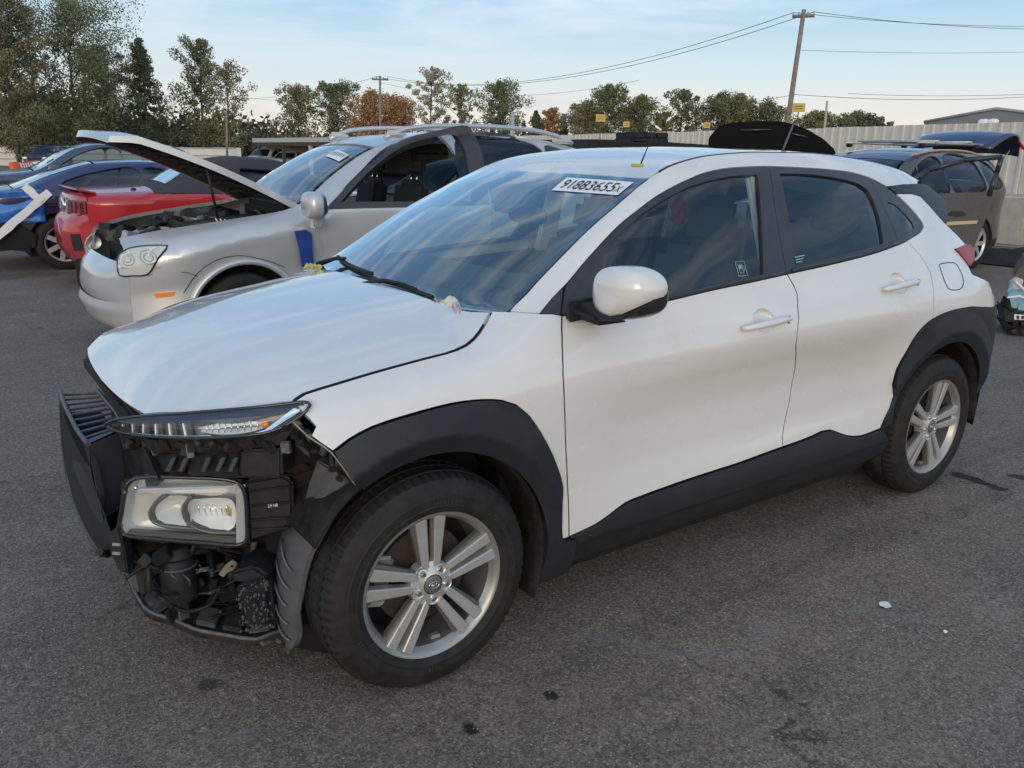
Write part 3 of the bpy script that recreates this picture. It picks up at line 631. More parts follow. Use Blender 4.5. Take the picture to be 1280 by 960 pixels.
# ------------------------------------------------------------------ wheels
def make_wheel(parent, cx, side, R=.326, rot=0., cy=.772, half=.1, rim=.216, tread=True, spokes=5, simple=False, cz=None, mrim=None):
    """side -1: near flank (outer face towards -y)"""
    mrim = mrim or M_alloy
    cz = R-.004 if cz is None else cz; c = (0, 0, 0)
    w = bpy.data.objects.new('wheel', None); COL.objects.link(w); w.parent = parent; w.location = (cx, side*cy, cz)
    if side > 0: w.rotation_euler = (0, 0, math.pi)
    # local frame: outer face at -y
    h = half; k = rim
    prof = [(k-.004, -h+.020), (k+.006, -h+.004), (k+.026, -h-.006), (k+.029, -h-.0035), (k+.052, -h-.005), (k+.055, -h-.0025), (R-.030, -h+.004), (R-.012, -h+.016)]
    prof += [(R-.004, -h+.030), (R, -h*.45), (R+.001, 0), (R, h*.45), (R-.004, h-.030), (R-.012, h-.016), (R-.03, h-.004), (k+.03, h), (k, h-.02)]
    V = []; F = []; n = 288 if tread else 56; m_ = len(prof)
    for i in range(n):
        a = 2*math.pi*i/n
        for j, (r, y) in enumerate(prof):
            if tread and j in (7, 8, 9, 11, 12, 13) and i % 4 >= 2: r -= .0045 if j != 7 else .0025
            if tread and j == 10 and (i+1) % 4 >= 3: r -= .005
            V.append((r*math.cos(a), y, r*math.sin(a)))
    for i in range(n):
        for j in range(m_-1): F.append((i*m_+j, ((i+1) % n)*m_+j, ((i+1) % n)*m_+j+1, i*m_+j+1))
    mesh('tyre', V, F, M_rub, w, smooth=22)
    if tread:
        for yy in (-.045, 0, .045): lathe('tread_groove', [(R-.002, yy-.005), (R+.0025, yy-.004), (R+.0025, yy+.004), (R-.002, yy+.005)], c, M_dark, w, n=84)
    lathe('rim', [(k+.004, -h+.020), (k+.008, -h+.012), (k+.004, -h+.004), (k-.004, -h+.006), (k-.012, -h+.018), (k-.020, -h+.030)], c, M_alloym if tread else mrim, w, n=96 if tread else 40, smooth=50)
    if tread:      # raised sidewall characters, too worn to read
        V2 = []; F2 = []; rr_ = random.Random(3)
        for grp, na in ((20, 9), (75, 7), (118, 12), (200, 9), (255, 7), (300, 12)):
            for q in range(na):
                a0 = math.radians(grp+q*2.6); a1 = a0+math.radians(1.0+rr_.random()*.9); ra, rb_ = k+.033, k+.033+(.013 if na < 10 else .007); b0 = len(V2)
                for yy in (-h-.0062, -h-.0030):
                    for (r_, a_) in ((ra, a0), (ra, a1), (rb_, a1), (rb_, a0)): V2.append((r_*math.cos(a_), yy, r_*math.sin(a_)))
                F2 += [(b0, b0+1, b0+2, b0+3), (b0, b0+4, b0+5, b0+1), (b0+1, b0+5, b0+6, b0+2), (b0+2, b0+6, b0+7, b0+3), (b0+3, b0+7, b0+4, b0)]
        sr_ = mesh('sidewall_relief', V2, F2, mat('worn_rubber', (.022, .021, .020), .6), w); sr_['kind'] = 'stuff'
    lathe('rim_barrel', [(k-.020, -h+.030), (k-.024, -h+.06), (k-.028, h-.01)], c, M_alloyd if tread else M_dark, w, n=64, smooth=50)
    lathe('brake_disc', [(.145, -.015), (.145, .0), (.02, .0), (.02, -.03), (.07, -.03), (.075, -.015), (.145, -.015)], c, M_rust if tread else M_dark, w, n=40)
    lathe('wheel_back', [(.20, .03), (.02, .03)], c, M_dark, w, n=24)
    fy = -h+.012
    if simple:
        for i in range(spokes):
            a = math.radians(rot+i*360/spokes); ca, sa = math.cos(a), math.sin(a)
            pts = [(.03, -.03), (k-.01, -.028), (k-.01, .028), (.03, .03)]
            prism('spoke', [(r*ca-t*sa, fy+.008, r*sa+t*ca) for r, t in pts], (0, .02, 0), mrim, w, bevel=.004)
        lathe('hub_cap', [(0.0, fy), (.03, fy), (.045, fy+.015)], c, mrim, w, n=20)
        return w
    for i in range(5):
        a = math.radians(90+rot+72*i); ca, sa = math.cos(a), math.sin(a)
        for s in (-1, 1):
            # main blade: face, inner chamfer
            def blade(t0, t1, t2, t3, yf, dep, nm, ms):
                r0, r1 = .048, k-.008
                P = [(r0, s*t0), (r1, s*t1), (r1, s*t2), (r0+.012, s*t3)]
                top = [Vector((r*ca-t*sa, yf+(.010 if r < .1 else .0), r*sa+t*ca)) for r, t in P]
                cen = sum((Vector((0, 0, 0)) for _ in P), Vector()); low = []
                for (r, t), v in zip(P, top):
                    tt = t+(.006*s if abs(t) == max(abs(t0), abs(t1)) else -.0); low.append(Vector((r*ca-(t*1.0)*sa, yf+dep, r*sa+(t*1.0)*ca)))
                v = top+low; f = [(0, 1, 2, 3), (7, 6, 5, 4), (0, 4, 5, 1), (1, 5, 6, 2), (2, 6, 7, 3), (3, 7, 4, 0)]
                mesh(nm, v, f, ms, w, smooth=30, bevel=.0035, seg=2)
            blade(.0065, .0120, .0475, .0300, fy-.004, .036, 'spoke', mrim)
            # darker web sunk along the outer flank of the blade
            P = [(.06, s*.028), (k-.012, s*.046), (k-.012, s*.060), (.068, s*.036)]
            prism('spoke_web', [(r*ca-t*sa, fy+.012, r*sa+t*ca) for r, t in P], (0, .022, 0), M_alloyd, w, bevel=.003)
        # lug nut in the valley between the pairs
        b = a+math.radians(36); cb, sb = math.cos(b), math.sin(b)
        lathe('lug_nut', [(0, fy+.002), (.007, fy+.002), (.0095, fy+.006), (.0095, fy+.03)], (.047*cb, 0, .047*sb), M_chrome, w, n=10)
        lathe('lug_seat', [(.0125, fy+.022), (.0155, fy+.010), (.0185, fy+.008), (.0185, fy+.03)], (.047*cb, 0, .047*sb), mrim, w, n=20)
    lathe('hub', [(.030, fy+.004), (.040, fy+.008), (.066, fy+.016), (.070, fy+.045)], c, mrim, w, n=40)
    lathe('hub_cap', [(0, fy-.001), (.022, fy+.0), (.027, fy+.003), (.0285, fy+.010)], c, M_alloyd, w, n=32)
    # slanted H mark in an oval, raised on the cap
    el = [(.0165*math.cos(t), fy-.002, .0105*math.sin(t)) for t in np.linspace(0, 2*math.pi, 25)]; tube('cap_emblem', el, .0012, M_chrome, w, n=5)
    for A, B in (((-.009, -.006), (-.005, .006)), ((.005, -.006), (.009, .006)), ((-.007, -.001), (.007, .001))):
        tube('cap_emblem', [(A[0], fy-.002, A[1]), (B[0], fy-.002, B[1])], .0015, M_chrome, w, n=5)
    # brake caliper and the valve stem
    box('brake_caliper', (-.135, .0, .02), (.06, .06, .15), M_steel, w, rot=(0, .25, 0), bevel=.01)
    box('wheel_weight', (.02, -h+.05, -.188), (.03, .02, .012), M_steel, w, bevel=.002)
    return w
make_wheel(car, 0, -1, rot=2); make_wheel(car, 2.6, -1, rot=-12)
make_wheel(car, 0, 1, tread=False, simple=True); make_wheel(car, 2.6, 1, tread=False, simple=True)

# ------------------------------------------------------------------ door handles, door cup, mirror
def blob(name, c, s, material, parent, pw=2.4, nu=20, nv=14, rot=None, fn=None):
    """superellipsoid"""
    V = []; F = []
    for i in range(nv+1):
        ph = -math.pi/2+math.pi*i/nv
        for j in range(nu):
            th = 2*math.pi*j/nu
            def p_(v, e): return math.copysign(abs(v)**(2/e), v)
            x, y, z = p_(math.cos(ph), pw)*p_(math.cos(th), pw), p_(math.cos(ph), pw)*p_(math.sin(th), pw), p_(math.sin(ph), pw)
            v = Vector((x*s[0]/2, y*s[1]/2, z*s[2]/2))
            if fn: v = fn(v)
            if rot is not None: v = rot @ v
            V.append(v+Vector(c))
    for i in range(nv):
        for j in range(nu): F.append((i*nu+j, i*nu+(j+1) % nu, (i+1)*nu+(j+1) % nu, (i+1)*nu+j))
    return mesh(name, V, F, material, parent, smooth=180)
def handle(a, b, doors_, cup):
    A = np.array(hit(*a)); B = np.array(hit(*b))
    for s, dr in ((1, doors_[0]), (-1, doors_[1])):
        path = []; rs = []
        for t in np.linspace(0, 1, 15):
            p = A+(B-A)*t; o = .012+.024*math.sin(math.pi*min(1, max(0, t)))**.45
            path.append((p[0], s*(-float(SW(np.array([p[0]]), np.array([p[2]]))[0])-o), p[2]+.004*math.sin(math.pi*t))); rs.append(.0135*(.55+.45*math.sin(math.pi*t)**.5))
        h = tube('door_handle', path, rs, M_white, dr, n=12); h.scale = (1, 1, 1)
        # pressed dish behind the grip
        O = CUPS[cup]; c_ = O.mean(0); rows_ = []
        for k_, dp in ((1.0, .001), (.93, .008), (.8, .016), (.5, .021), (.02, .022)):
            q_ = c_+(O-c_)*k_; rows_.append([(x, s*(-float(SW(np.array([x]), np.array([z]))[0])+dp), z) for x, z in list(q_)+[q_[0]]])
        V_ = [p for r in rows_ for p in r]; n_ = len(rows_[0]); mesh('handle_cup', V_, [(j*n_+i, j*n_+i+1, (j+1)*n_+i+1, (j+1)*n_+i) for j in range(4) for i in range(n_-1)], M_white, dr, smooth=70)
        # lock gap line near the rear end
        e = A+(B-A)*.86; box('handle_gap', (e[0], s*(-float(SW(np.array([e[0]]), np.array([e[2]]))[0])-.031), e[2]), (.0016, .010, .026), M_ink, dr, bevel=0)
M_cup = mat('cup_paint', (.66, .655, .635), .34, coat=.9)
M_cupe = mat('cup_edge_paint', (.50, .495, .48), .4)
handle((924, 410), (985, 396), fd, 0); handle((1100, 361), (1144, 350), rd, 1)

def mirror(s, parent):
    m_ = bpy.data.objects.new('wing_mirror', None); COL.objects.link(m_); m_.parent = parent
    # shell: front cap seen from ahead; centre estimated from its outline
    C0 = np.array([.575, s*.965, 1.122])
    def shp(v):
        # v in local box: x depth, y width, z height
        y = v.y*s; k = (y/.125+1)/2          # 0 outboard -> 1 inboard (s=-1: y negative is outboard)
        v = Vector((v.x, v.y, v.z)); t = (-v.y*s*-1)
        out_ = (v.y*s)/.125   # +1 outboard
        v.z *= (1-.26*max(0, out_)**2); v.z += .012*out_ if v.z > 0 else .030*max(0, out_)
        v.x += .030*out_**2-.0
        return v
    sh = blob('mirror_shell', C0, (.15, .225, .150), M_white, m_, pw=3.0, nu=32, nv=20, fn=shp)
    blob('mirror_lower', C0+np.array([.012, 0, -.022]), (.142, .215, .118), M_gloss, m_, pw=3.0, nu=32, nv=20, fn=lambda v: Vector((v.x+.030*((v.y*s)/.12)**2, v.y, v.z+.02*(v.y*s)/.12)))
    # cut the flat glass side by a black bezel plate and mirror glass just behind it
    gx = C0[0]+.062
    pts = [(gx, C0[1]+s*.090*math.cos(a)*(abs(math.cos(a))**-.25 if abs(math.cos(a)) > .02 else 1), C0[2]+.058*math.sin(a)*(abs(math.sin(a))**-.25 if abs(math.sin(a)) > .02 else 1)) for a in np.linspace(0, 2*math.pi, 33)[:-1]]
    prism('mirror_bezel', pts, (.018, 0, 0), M_black, m_, bevel=.003)
    prism('mirror_glass', [(p[0]+.0185, C0[1]+(p[1]-C0[1])*.93, C0[2]+(p[2]-C0[2])*.92) for p in pts], (.002, 0, 0), M_chrome, m_, bevel=0)
    # black underside tray, arm and foot on the door
    tr = [(.53, s*.865, 1.052), (.515, s*.93, 1.030), (.52, s*1.0, 1.040), (.54, s*1.052, 1.075), (.63, s*1.055, 1.08), (.64, s*.98, 1.045), (.64, s*.865, 1.04)]
    prism('mirror_tray', tr, (0, 0, .022), M_black, m_, bevel=.008)
    arm = [(.50, s*.80, 1.03), (.50, s*.80, 1.075), (.62, s*.80, 1.08), (.64, s*.80, 1.03)]
    prism('mirror_arm', arm, (.012, s*.13, -.012), M_black, m_, bevel=.018, seg=4)
    box('mirror_foot', (.555, s*.815, 1.052), (.13, .03, .062), M_black, m_, rot=(0, -.05, 0), bevel=.008)
    return m_
mirror(-1, fd[0])

# ------------------------------------------------------------------ cabin
box('dashboard', (.62, 0, .93), (.50, 1.30, .20), M_dash, car, rot=(0, -.12, 0), bevel=.05, seg=4)
box('instrument_hood', (.70, -.36, 1.045), (.16, .34, .06), M_dash, car, bevel=.025)
lathe('steering_wheel_rim', [(.18, -.012), (.19, 0), (.18, .012), (.168, 0)], (0, 0, 0), M_dash, car, n=40, close=True).matrix_local = Matrix.Translation((.93, -.36, .99)) @ Matrix.Rotation(math.radians(90), 4, 'Z') @ Matrix.Rotation(math.radians(-22), 4, 'X')
box('steering_hub', (.91, -.36, .98), (.06, .14, .10), M_dash, car, rot=(0, .4, 0), bevel=.02)
def seat(x, y, w=.50, rear=False):
    s_ = bpy.data.objects.new('rear_seat' if rear else 'front_seat', None); COL.objects.link(s_); s_.parent = car; s_.location = (x, y, 0)
    box('cushion', (0, 0, .52), (.52, w, .16), M_cloth, s_, rot=(0, -.1, 0), bevel=.06, seg=4)
    box('backrest', (.32, 0, .84), (.14, w, .62), M_cloth, s_, rot=(0, .28, 0), bevel=.055, seg=4)
    for yy in ((0,) if not rear else (-w*.3, w*.3)):
        box('headrest', (.43, yy, 1.215), (.09, .25, .17), M_cloth, s_, rot=(0, .22, 0), bevel=.04, seg=4)
        for d in (-.06, .06): tube('headrest_post', [(.40, yy+d, 1.10), (.42, yy+d, 1.16)], .006, M_chrome, s_, n=6)
    return s_
seat(1.15, -.37); seat(1.15, .37); seat(2.0, 0, 1.2, True)
# two rounded red pieces inside the cabin, towards its far side
M_red = mat('red_matte', (.45, .03, .035), .6)
blob('red_piece', tuple(AY(848, 264, .34)), (.05, .09, .14), M_red, car, pw=2.6)
blob('red_piece', tuple(AY(750, 258, .40)), (.05, .16, .14), M_red, car, pw=2.6)
# interior mirror and sensor pod at the top of the glass
iw = FW(np.array([.62]), np.array([0.]))[0]
box('sensor_pod', iw+np.array([.06, 0, -.03]), (.14, .14, .05), M_dash, car, rot=(0, -.45, 0), bevel=.015)
blob('inside_mirror', iw+np.array([.12, -.0, -.085]), (.035, .25, .07), M_dash, car, pw=3)
for s in (-1, 1):
    prism('pillar_trim', [(1.50, s*.74, 1.02), (1.62, s*.74, 1.02), (1.60, s*.60, 1.44), (1.50, s*.60, 1.44)], (0, -s*.03, 0), M_liner, car, bevel=.01)
    prism('pillar_trim', [(2.35, s*.70, 1.05), (2.75, s*.68, 1.05), (2.70, s*.52, 1.40), (2.30, s*.55, 1.44)], (0, -s*.03, 0), M_liner, car, bevel=.01)
# seat belt webbing
tube('seat_belt', [(1.53, -.60, 1.32), (1.50, -.60, 1.1), (1.46, -.58, .8)], .012, M_dash, car, n=6)
# charge sticker low in the rear corner of the front pane, small print on the rear pane
def sidefn(x0, z0, x1, z1, skew=0.):
    def f(s, t):
        x = x0+(x1-x0)*s; z = z0+(z1-z0)*t+skew*s; return (x, -float(SW(np.array([x]), np.array([z]))[0])+.011, z)
    return f
st = hit(930, 337); M_mint = mat('mint_ink', (.20, .36, .33), .6)
x0, z0 = st[0]-.022, st[2]-.022
def rectloop(x0, z0, x1, z1): f = sidefn(x0, z0, x1, z1); return [f(*q) for q in ((0, 0), (1, 0), (1, 1), (0, 1), (0, 0))]
tube('sticker_outline', rectloop(x0, z0, x0+.044, z0+.048), .0018, M_mint, fd[0], n=4)
tube('sticker_outline', rectloop(x0+.010, z0+.010, x0+.028, z0+.038), .0016, M_mint, fd[0], n=4)
f_ = sidefn(x0+.012, z0+.024, x0+.026, z0+.036); mesh('sticker_pump', [f_(0, 0), f_(1, 0), f_(1, 1), f_(0, 1)], [(0, 1, 2, 3)], M_mint, fd[0])
tube('sticker_hose', [sidefn(x0, z0, x0+.044, z0+.048)(*q) for q in ((.68, .35), (.80, .30), (.84, .6), (.76, .72))], .0014, M_mint, fd[0], n=4)
s2 = hit(1004, 325)
for k in range(3):
    f_ = sidefn(s2[0]-.03, s2[2]+.008-.009*k, s2[0]+.03, s2[2]+.012-.009*k, .004); mesh('pane_print', [f_(0, 0), f_(1-.2*k, 0), f_(1-.2*k, 1), f_(0, 1)], [(0, 1, 2, 3)], M_mint, rd[0])

# ------------------------------------------------------------------ cowl and wipers
def cw(u, v):
    y = (u*2-1)*.66; q = abs(u*2-1)**2.2; x = .27+.04*q+(.07)*v; return (x, y, 1.018+.012*(1-q)*0+.010*v)
grid('cowl_panel', cw, 24, 4, M_black, car)
def onws(u, v, o): p = FW(np.array([u]), np.array([v]))[0]; return p+np.array([-.6, 0, .8])*o
tube('wiper_arm', [onws(.0, .02, .02), onws(.05, -.06, .028), onws(.055, -.16, .028), onws(.05, -.24, .022)], [.011, .008, .006, .005], M_black, car, n=8)
tube('wiper_blade', [onws(.028+.03*math.sin(3*t), .17-.50*t, .014) for t in np.linspace(0, 1, 12)], .0085, M_black, car, n=6)
tube('wiper_arm', [onws(-.01, .50, .02), onws(.06, .44, .028), onws(.085, .36, .025)], [.012, .008, .006], M_black, car, n=8)
tube('wiper_blade', [onws(.075, .50-.42*t, .012) for t in np.linspace(0, 1, 12)], .0085, M_black, car, n=6)
# crumpled receipt lying at the base of the glass
rp0 = AZ(550, 380, 1.045); random.seed(3)
def cr(u, v):
    a, b = u-.5, v-.5
    return (rp0[0]+.035+a*.03+.01*math.sin(9*b), rp0[1]+.01-b*.17+.012*math.sin(7*a), rp0[2]-.014+.026*(1-abs(2*b)**1.5)*(.55+.45*math.sin(9*b+4*a))+.010*math.sin(17*a+9*b))
rc = grid('paper_scrap', cr, 10, 14, mat('paper_cream', (.66, .60, .52), .8, var=.1), None, smooth=25); tag(rc, 'crumpled cream paper lying at the foot of the white car\'s windshield', 'paper')
# yellow tape rag at the far cowl corner
yt = AZ(392, 337, 1.03)
yo = grid('tape_scrap', lambda u, v: (yt[0]+.05*(u-.5), yt[1]+.10*(v-.5), yt[2]+.012+.012*math.sin(8*u+5*v)), 6, 6, mat('yellow_tape', (.52, .45, .12), .6), None, smooth=30)
tag(yo, 'small torn yellow tape stuck at the far rear corner of the white hood', 'tape')
# ------------------------------------------------------------------ torn-open front end
# plan curve of the nose corner: x as a function of y (near side, mirrored for the far side)
def nx(y, d=0.):
    a = abs(y); return float(np.interp(a, [0, .2, .38, .52, .64, .72, .78, .86], [-.735, -.728, -.705, -.655, -.57, -.475, -.36, -.16]))+d
def nose_hit(px, py, d=0., lean=0., z0=.83):
    """sight line meets the upright curved nose surface (pushed back by d, leaning back with height)"""
    v = ray(px, py); t = np.arange(1.0, 4.0, .004); P = CAM+v*t[:, None]
    ys = np.abs(P[:, 1]); xs = np.interp(ys, [0, .2, .38, .52, .64, .72, .78, .86], [-.735, -.728, -.705, -.655, -.57, -.475, -.36, -.16])+d+lean*(P[:, 2]-z0)
    g = P[:, 0]-xs; k = np.where((g[:-1] < 0) & (g[1:] >= 0) & (P[1:, 1] < .5))[0]
    return P[k[0]+1] if len(k) else P[-1]
def on(pts, d=0., lean=0.): return [nose_hit(x, y, d, lean) for x, y in pts]
def grow(pts, k):
    P = np.array(pts); c = P.mean(0); return [tuple(c+(p-c)*k) for p in P]
def both_prism(name, pts, ext, m_, parent, **k):
    a = prism(name, pts, ext, m_, parent, **k); b = prism(name, [(p[0], -p[1], p[2]) for p in pts], (ext[0], -ext[1], ext[2]), m_, parent, **k); return a, b
def strip(name, A, B, m_, parent, off=(0, 0, 0), thick=0.):
    """ribbon between two 3-D polylines"""
    A = [Vector(a)+Vector(off) for a in A]; B = [Vector(b)+Vector(off) for b in B]; n = len(A)
    return mesh(name, A+B, [(i, i+1, n+i+1, n+i) for i in range(n-1)], m_, parent, smooth=50)
# --- slim daytime lamp under the hood edge
du = [(131, 531), (136, 528), (142.5, 525), (175, 520.5), (230, 516.5), (280, 512.5), (330, 508), (365, 504), (380, 502.2), (386, 503.5)]
dl = [(131, 531), (134, 534), (140, 537), (155, 541), (180, 545), (230, 547.5), (280, 546.5), (330, 541.5), (355, 533), (375, 520.5), (386, 510.5), (387.8, 506)]
U3 = sm(on(du, .03, .9), .02); L3 = sm(on(dl, .03, .3), .02)
def res_(P, n):
    P = np.array(P); l = np.concatenate([[0], np.cumsum(np.linalg.norm(np.diff(P, axis=0), axis=1))]); l /= l[-1]; t = np.linspace(0, 1, n)
    return np.stack([np.interp(t, l, P[:, i]) for i in range(3)], 1)
NU = 40; U3 = res_(U3, NU); L3 = res_(L3, NU)
outd = np.array([-.62, -.62, .45]); outd /= np.linalg.norm(outd)
dtl = bpy.data.objects.new('daytime_lamp', None); COL.objects.link(dtl); dtl.parent = car
def loft(name, rows, m_, parent, smooth=50):
    n = len(rows[0]); V = [tuple(p) for r in rows for p in r]; F = [(j*n+i, j*n+i+1, (j+1)*n+i+1, (j+1)*n+i) for j in range(len(rows)-1) for i in range(n-1)]
    return mesh(name, V, F, m_, parent, smooth=smooth)
rows = []
for t in np.linspace(0, 1, 7): rows.append(U3*(1-t)+L3*t+outd*(.010*math.sin(math.pi*t)))
loft('lens', rows, M_lens, dtl)
edge = np.concatenate([U3, L3[::-1]]); tube('lamp_rim', list(edge)+[edge[0]], .0045, M_gloss, dtl, n=6)
back = -outd*.030
M_blue_tr = mat('lamp_blue_trim', (.035, .05, .11), .15, coat=.6)
def cr2(t, s, o=0.): i = s*(NU-1); a = int(i); b = min(a+1, NU-1); f = i-a; return (U3[a]*(1-f)+U3[b]*f)*(1-t)+(L3[a]*(1-f)+L3[b]*f)*t-outd*o
loft('upper_trim', [[cr2(.0, s, .004) for s in np.linspace(.02, .97, 40)], [cr2(.30, s, .012) for s in np.linspace(.02, .97, 40)]], M_blue_tr, dtl)
loft('reflector_tray', [[cr2(.30, s, .012) for s in np.linspace(.02, .97, 40)], [cr2(.45, s, .034) for s in np.linspace(.02, .97, 40)], [cr2(.85, s, .030) for s in np.linspace(.02, .97, 40)], [cr2(1.0, s, .006) for s in np.linspace(.02, .97, 40)]], mat('lamp_grey', (.22, .215, .21), .3, metal=.5, var=.3, vscale=60), dtl)
tube('chrome_strip', [cr2(.90, s, .012) for s in np.linspace(.10, .60, 24)], .0022, M_chrome, dtl, n=5)
for s in (.12, .19, .26, .33, .40, .47):      # six light fins
    prism('light_fin', [cr2(.36, s-.02, .014), cr2(.90, s+.015, .014), cr2(.90, s+.024, .014), cr2(.36, s-.012, .014)], -outd*.018, M_refl, dtl, bevel=.0012)
    prism('fin_backing', [cr2(.34, s-.005, .020), cr2(.88, s+.03, .020), cr2(.88, s+.05, .020), cr2(.34, s+.015, .020)], -outd*.012, mat('lamp_dark', (.06, .055, .055), .3, metal=.3), dtl, bevel=.001)
loft('turn_reflector', [[cr2(.35+.25*abs(2*q-1)**2, .53+.28*q, .012+.02*math.sin(math.pi*q)) for q in np.linspace(0, 1, 12)], [cr2(.60, .53+.30*q, .034) for q in np.linspace(0, 1, 12)], [cr2(.88-.15*abs(2*q-1)**2, .55+.26*q, .014) for q in np.linspace(0, 1, 12)]], M_refl, dtl, smooth=20)
for k in range(9):
    q = k/8; tube('reflector_rib', [cr2(.42, .57+.2*q, .016), cr2(.80, .57+.2*q, .018)], .002, M_chrome, dtl, n=4)
blob('turn_bulb', cr2(.62, .80, .018), (.022, .022, .02), M_orange, dtl, pw=2)
prism('tail_blade', [cr2(.25, .93, .006), cr2(.85, .80, .008), cr2(.95, .74, .008), cr2(.98, .80, .008), cr2(.6, .95, .006)], -outd*.01, M_chrome, dtl, bevel=.002)
# lamp body under the lens: broken black carrier
low1 = on([(150, 542), (200, 548), (260, 549), (320, 545), (360, 532), (378, 520)], .035); low2 = on([(158, 560), (190, 566), (215, 560), (250, 566), (300, 562), (352, 556)], .06)
loft('lamp_carrier', [res_(low1, 20), res_(low2, 20), res_([p+np.array([.10, .05, 0]) for p in low2], 20)], M_dirty, dtl, smooth=30)
random.seed(11)
for k in range(9):
    x = 165+k*21; a = nose_hit(x, 556+random.uniform(-3, 3), .045); box('broken_tab', a, (.020+.02*random.random(), .02, .012+.014*random.random()), M_dirty, dtl, rot=(random.random(), random.random(), random.random()), bevel=.002)

# --- air duct with louvres in the middle of the nose
M_duct = mat('duct_plastic', (.050, .056, .068), .38, var=.2, dust=.12, bump=.15, bscale=500)
ZD = .72
duct = bpy.data.objects.new('air_duct', None); COL.objects.link(duct); duct.parent = car
fr = sm([AZ(110.6, 557, ZD), AZ(98, 541, ZD), AZ(88, 522, ZD), AZ(80, 505, ZD), AZ(75.5, 490, ZD)], .02)
bk = sm([AZ(148, 540, ZD), AZ(148, 521, ZD), AZ(136, 505, ZD), AZ(122, 488.5, ZD)], .02)
FR = res_(fr, 24); BK = res_(bk, 24); dz = np.array([0, 0, 1.])
# rails, frame and the nine slats
tube('duct_rim', [p+dz*.004 for p in FR], .007, M_duct, duct, n=8)
tube('duct_rim', [p for p in BK], .007, M_duct, duct, n=8)
NS = 9
for k in range(NS):
    t = .14+.86*k/(NS-1)*.97; i = t*23; a = int(i); f = i-a; b = min(a+1, 23)
    A_ = FR[a]*(1-f)+FR[b]*f; B_ = BK[a]*(1-f)+BK[b]*f; e = (FR[b]-FR[a] if b > a else FR[a]-FR[a-1]); e = e/np.linalg.norm(e)
    wd = .034
    prism('louvre_slat', [A_-e*wd*.5, B_-e*wd*.5, B_+e*wd*.5-dz*.006, A_+e*wd*.5-dz*.006], np.array([0, 0, -.006]), M_duct, duct, bevel=.0015)
loft('duct_floor', [FR-dz*.07, BK-dz*.07], M_dark, duct)
i0 = FR[0]; j0 = BK[0]
prism('duct_top_plate', [FR[0], FR[2], BK[2], BK[0]], (0, 0, -.01), M_duct, duct, bevel=.003)
# front skin of the duct: deep curved band facing forward, open box beneath
d1 = [p+np.array([.0, 0, 0]) for p in FR]; d2 = [p+np.array([.022, 0, -.06]) for p in FR]; d3 = [p+np.array([.026, 0, -.17]) for p in FR]; d4 = [p+np.array([.006, 0, -.235]) for p in FR]
loft('duct_front', [d1, d2, d3, d4], M_clad, duct)
near = [tuple(FR[0]), tuple(BK[0]), tuple(BK[0]+np.array([.02, -.02, -.20])), tuple(FR[0]+np.array([.012, 0, -.225]))]
prism('duct_side', near, (0, .02, 0), M_duct, duct, bevel=.003)
prism('duct_return', [tuple(BK[0]), tuple(BK[0]+np.array([.09, -.05, -.01])), tuple(BK[0]+np.array([.10, -.06, -.20])), tuple(BK[0]+np.array([.02, -.02, -.22]))], (0, .02, 0), M_black, duct, bevel=.002)
# latch platform between the duct and the hood
lp = [AZ(120, 473, .76), AZ(152, 521, .74), AZ(190, 520, .75), AZ(170, 505, .76), AZ(135, 480, .77)]
prism('latch_panel', lp, (0, 0, -.02), M_black, car, bevel=.004)
box('radiator_support', (-.60, 0, .76), (.08, 1.05, .05), M_black, car, bevel=.01)
box('radiator', (-.56, 0, .48), (.06, .78, .50), M_dark, car)
for k in range(5): box('support_rib', (-.655, -.36-.02*k+.04, .765), (.05, .006, .03), M_black, car, bevel=.001)
# lower shell of the nose, curved down to the tray
sh1 = sm([AX(75.5, 495, -.745), AX(80, 570, -.745), AX(88, 612, -.74), AX(104, 655, -.73), AX(128, 695, -.70)], .03)
sh2 = sm([AX(112, 566, -.755), AX(116, 600, -.75), AX(130, 640, -.745), AX(142, 675, -.73), AX(152, 700, -.70)], .03)
s1 = res_(sh1, 20); s2_ = res_(sh2, 20)
loft('nose_shell', [s1, (s1+s2_)/2+np.array([.012, 0, 0]), s2_], M_black, car)
tube('nose_shell_edge', list(s1), .006, M_duct, car, n=6)

# --- the big corner lamp, bare of its bumper
prism('bumper_core', [AX(118, 575, -.70), AX(180, 556, -.64), AX(200, 600, -.62), AX(165, 640, -.66), AX(165, 705, -.62), AX(150, 700, -.675), AX(140, 672, -.69), AX(130, 640, -.70)], (.05, .05, 0), M_black, car, bevel=.004)
hl = bpy.data.objects.new('headlamp', None); COL.objects.link(hl); hl.parent = car
def HP(px, py, o=0.):    # flat-ish plane of the lamp face, from the two lens edges
    a = np.array([-.705, -.43]); b = np.array([-.425, -.605]); dr = b-a; nrm = np.array([dr[1], -dr[0]])
    if nrm[0] > 0: nrm = -nrm
    nrm /= np.linalg.norm(nrm); a = a+nrm*o
    v = ray(px, py); k = ((a-CAM[:2])@nrm)/(v[:2]@nrm); p = CAM+v*k; return p
hn = np.array([-.53, -.848, 0.]); hn /= np.linalg.norm(hn)
lo_px = [(158, 612), (165, 601), (178, 597), (230, 597), (285, 600), (300, 606), (306, 620), (308, 650), (307, 676), (296, 681), (250, 678), (200, 674), (155, 668), (150, 660), (153, 640)]
LO = sm([HP(x, y) for x, y in lo_px], .012, close=True)
cen = LO.mean(0)
rings = []
for k, o in ((1.0, 0), (.97, .010), (.86, .020), (.5, .026), (.02, .028)): rings.append([tuple(cen+(p-cen)*k+hn*o) for p in list(LO)+[LO[0]]])
loft('lens', rings, M_lens, hl, smooth=60)
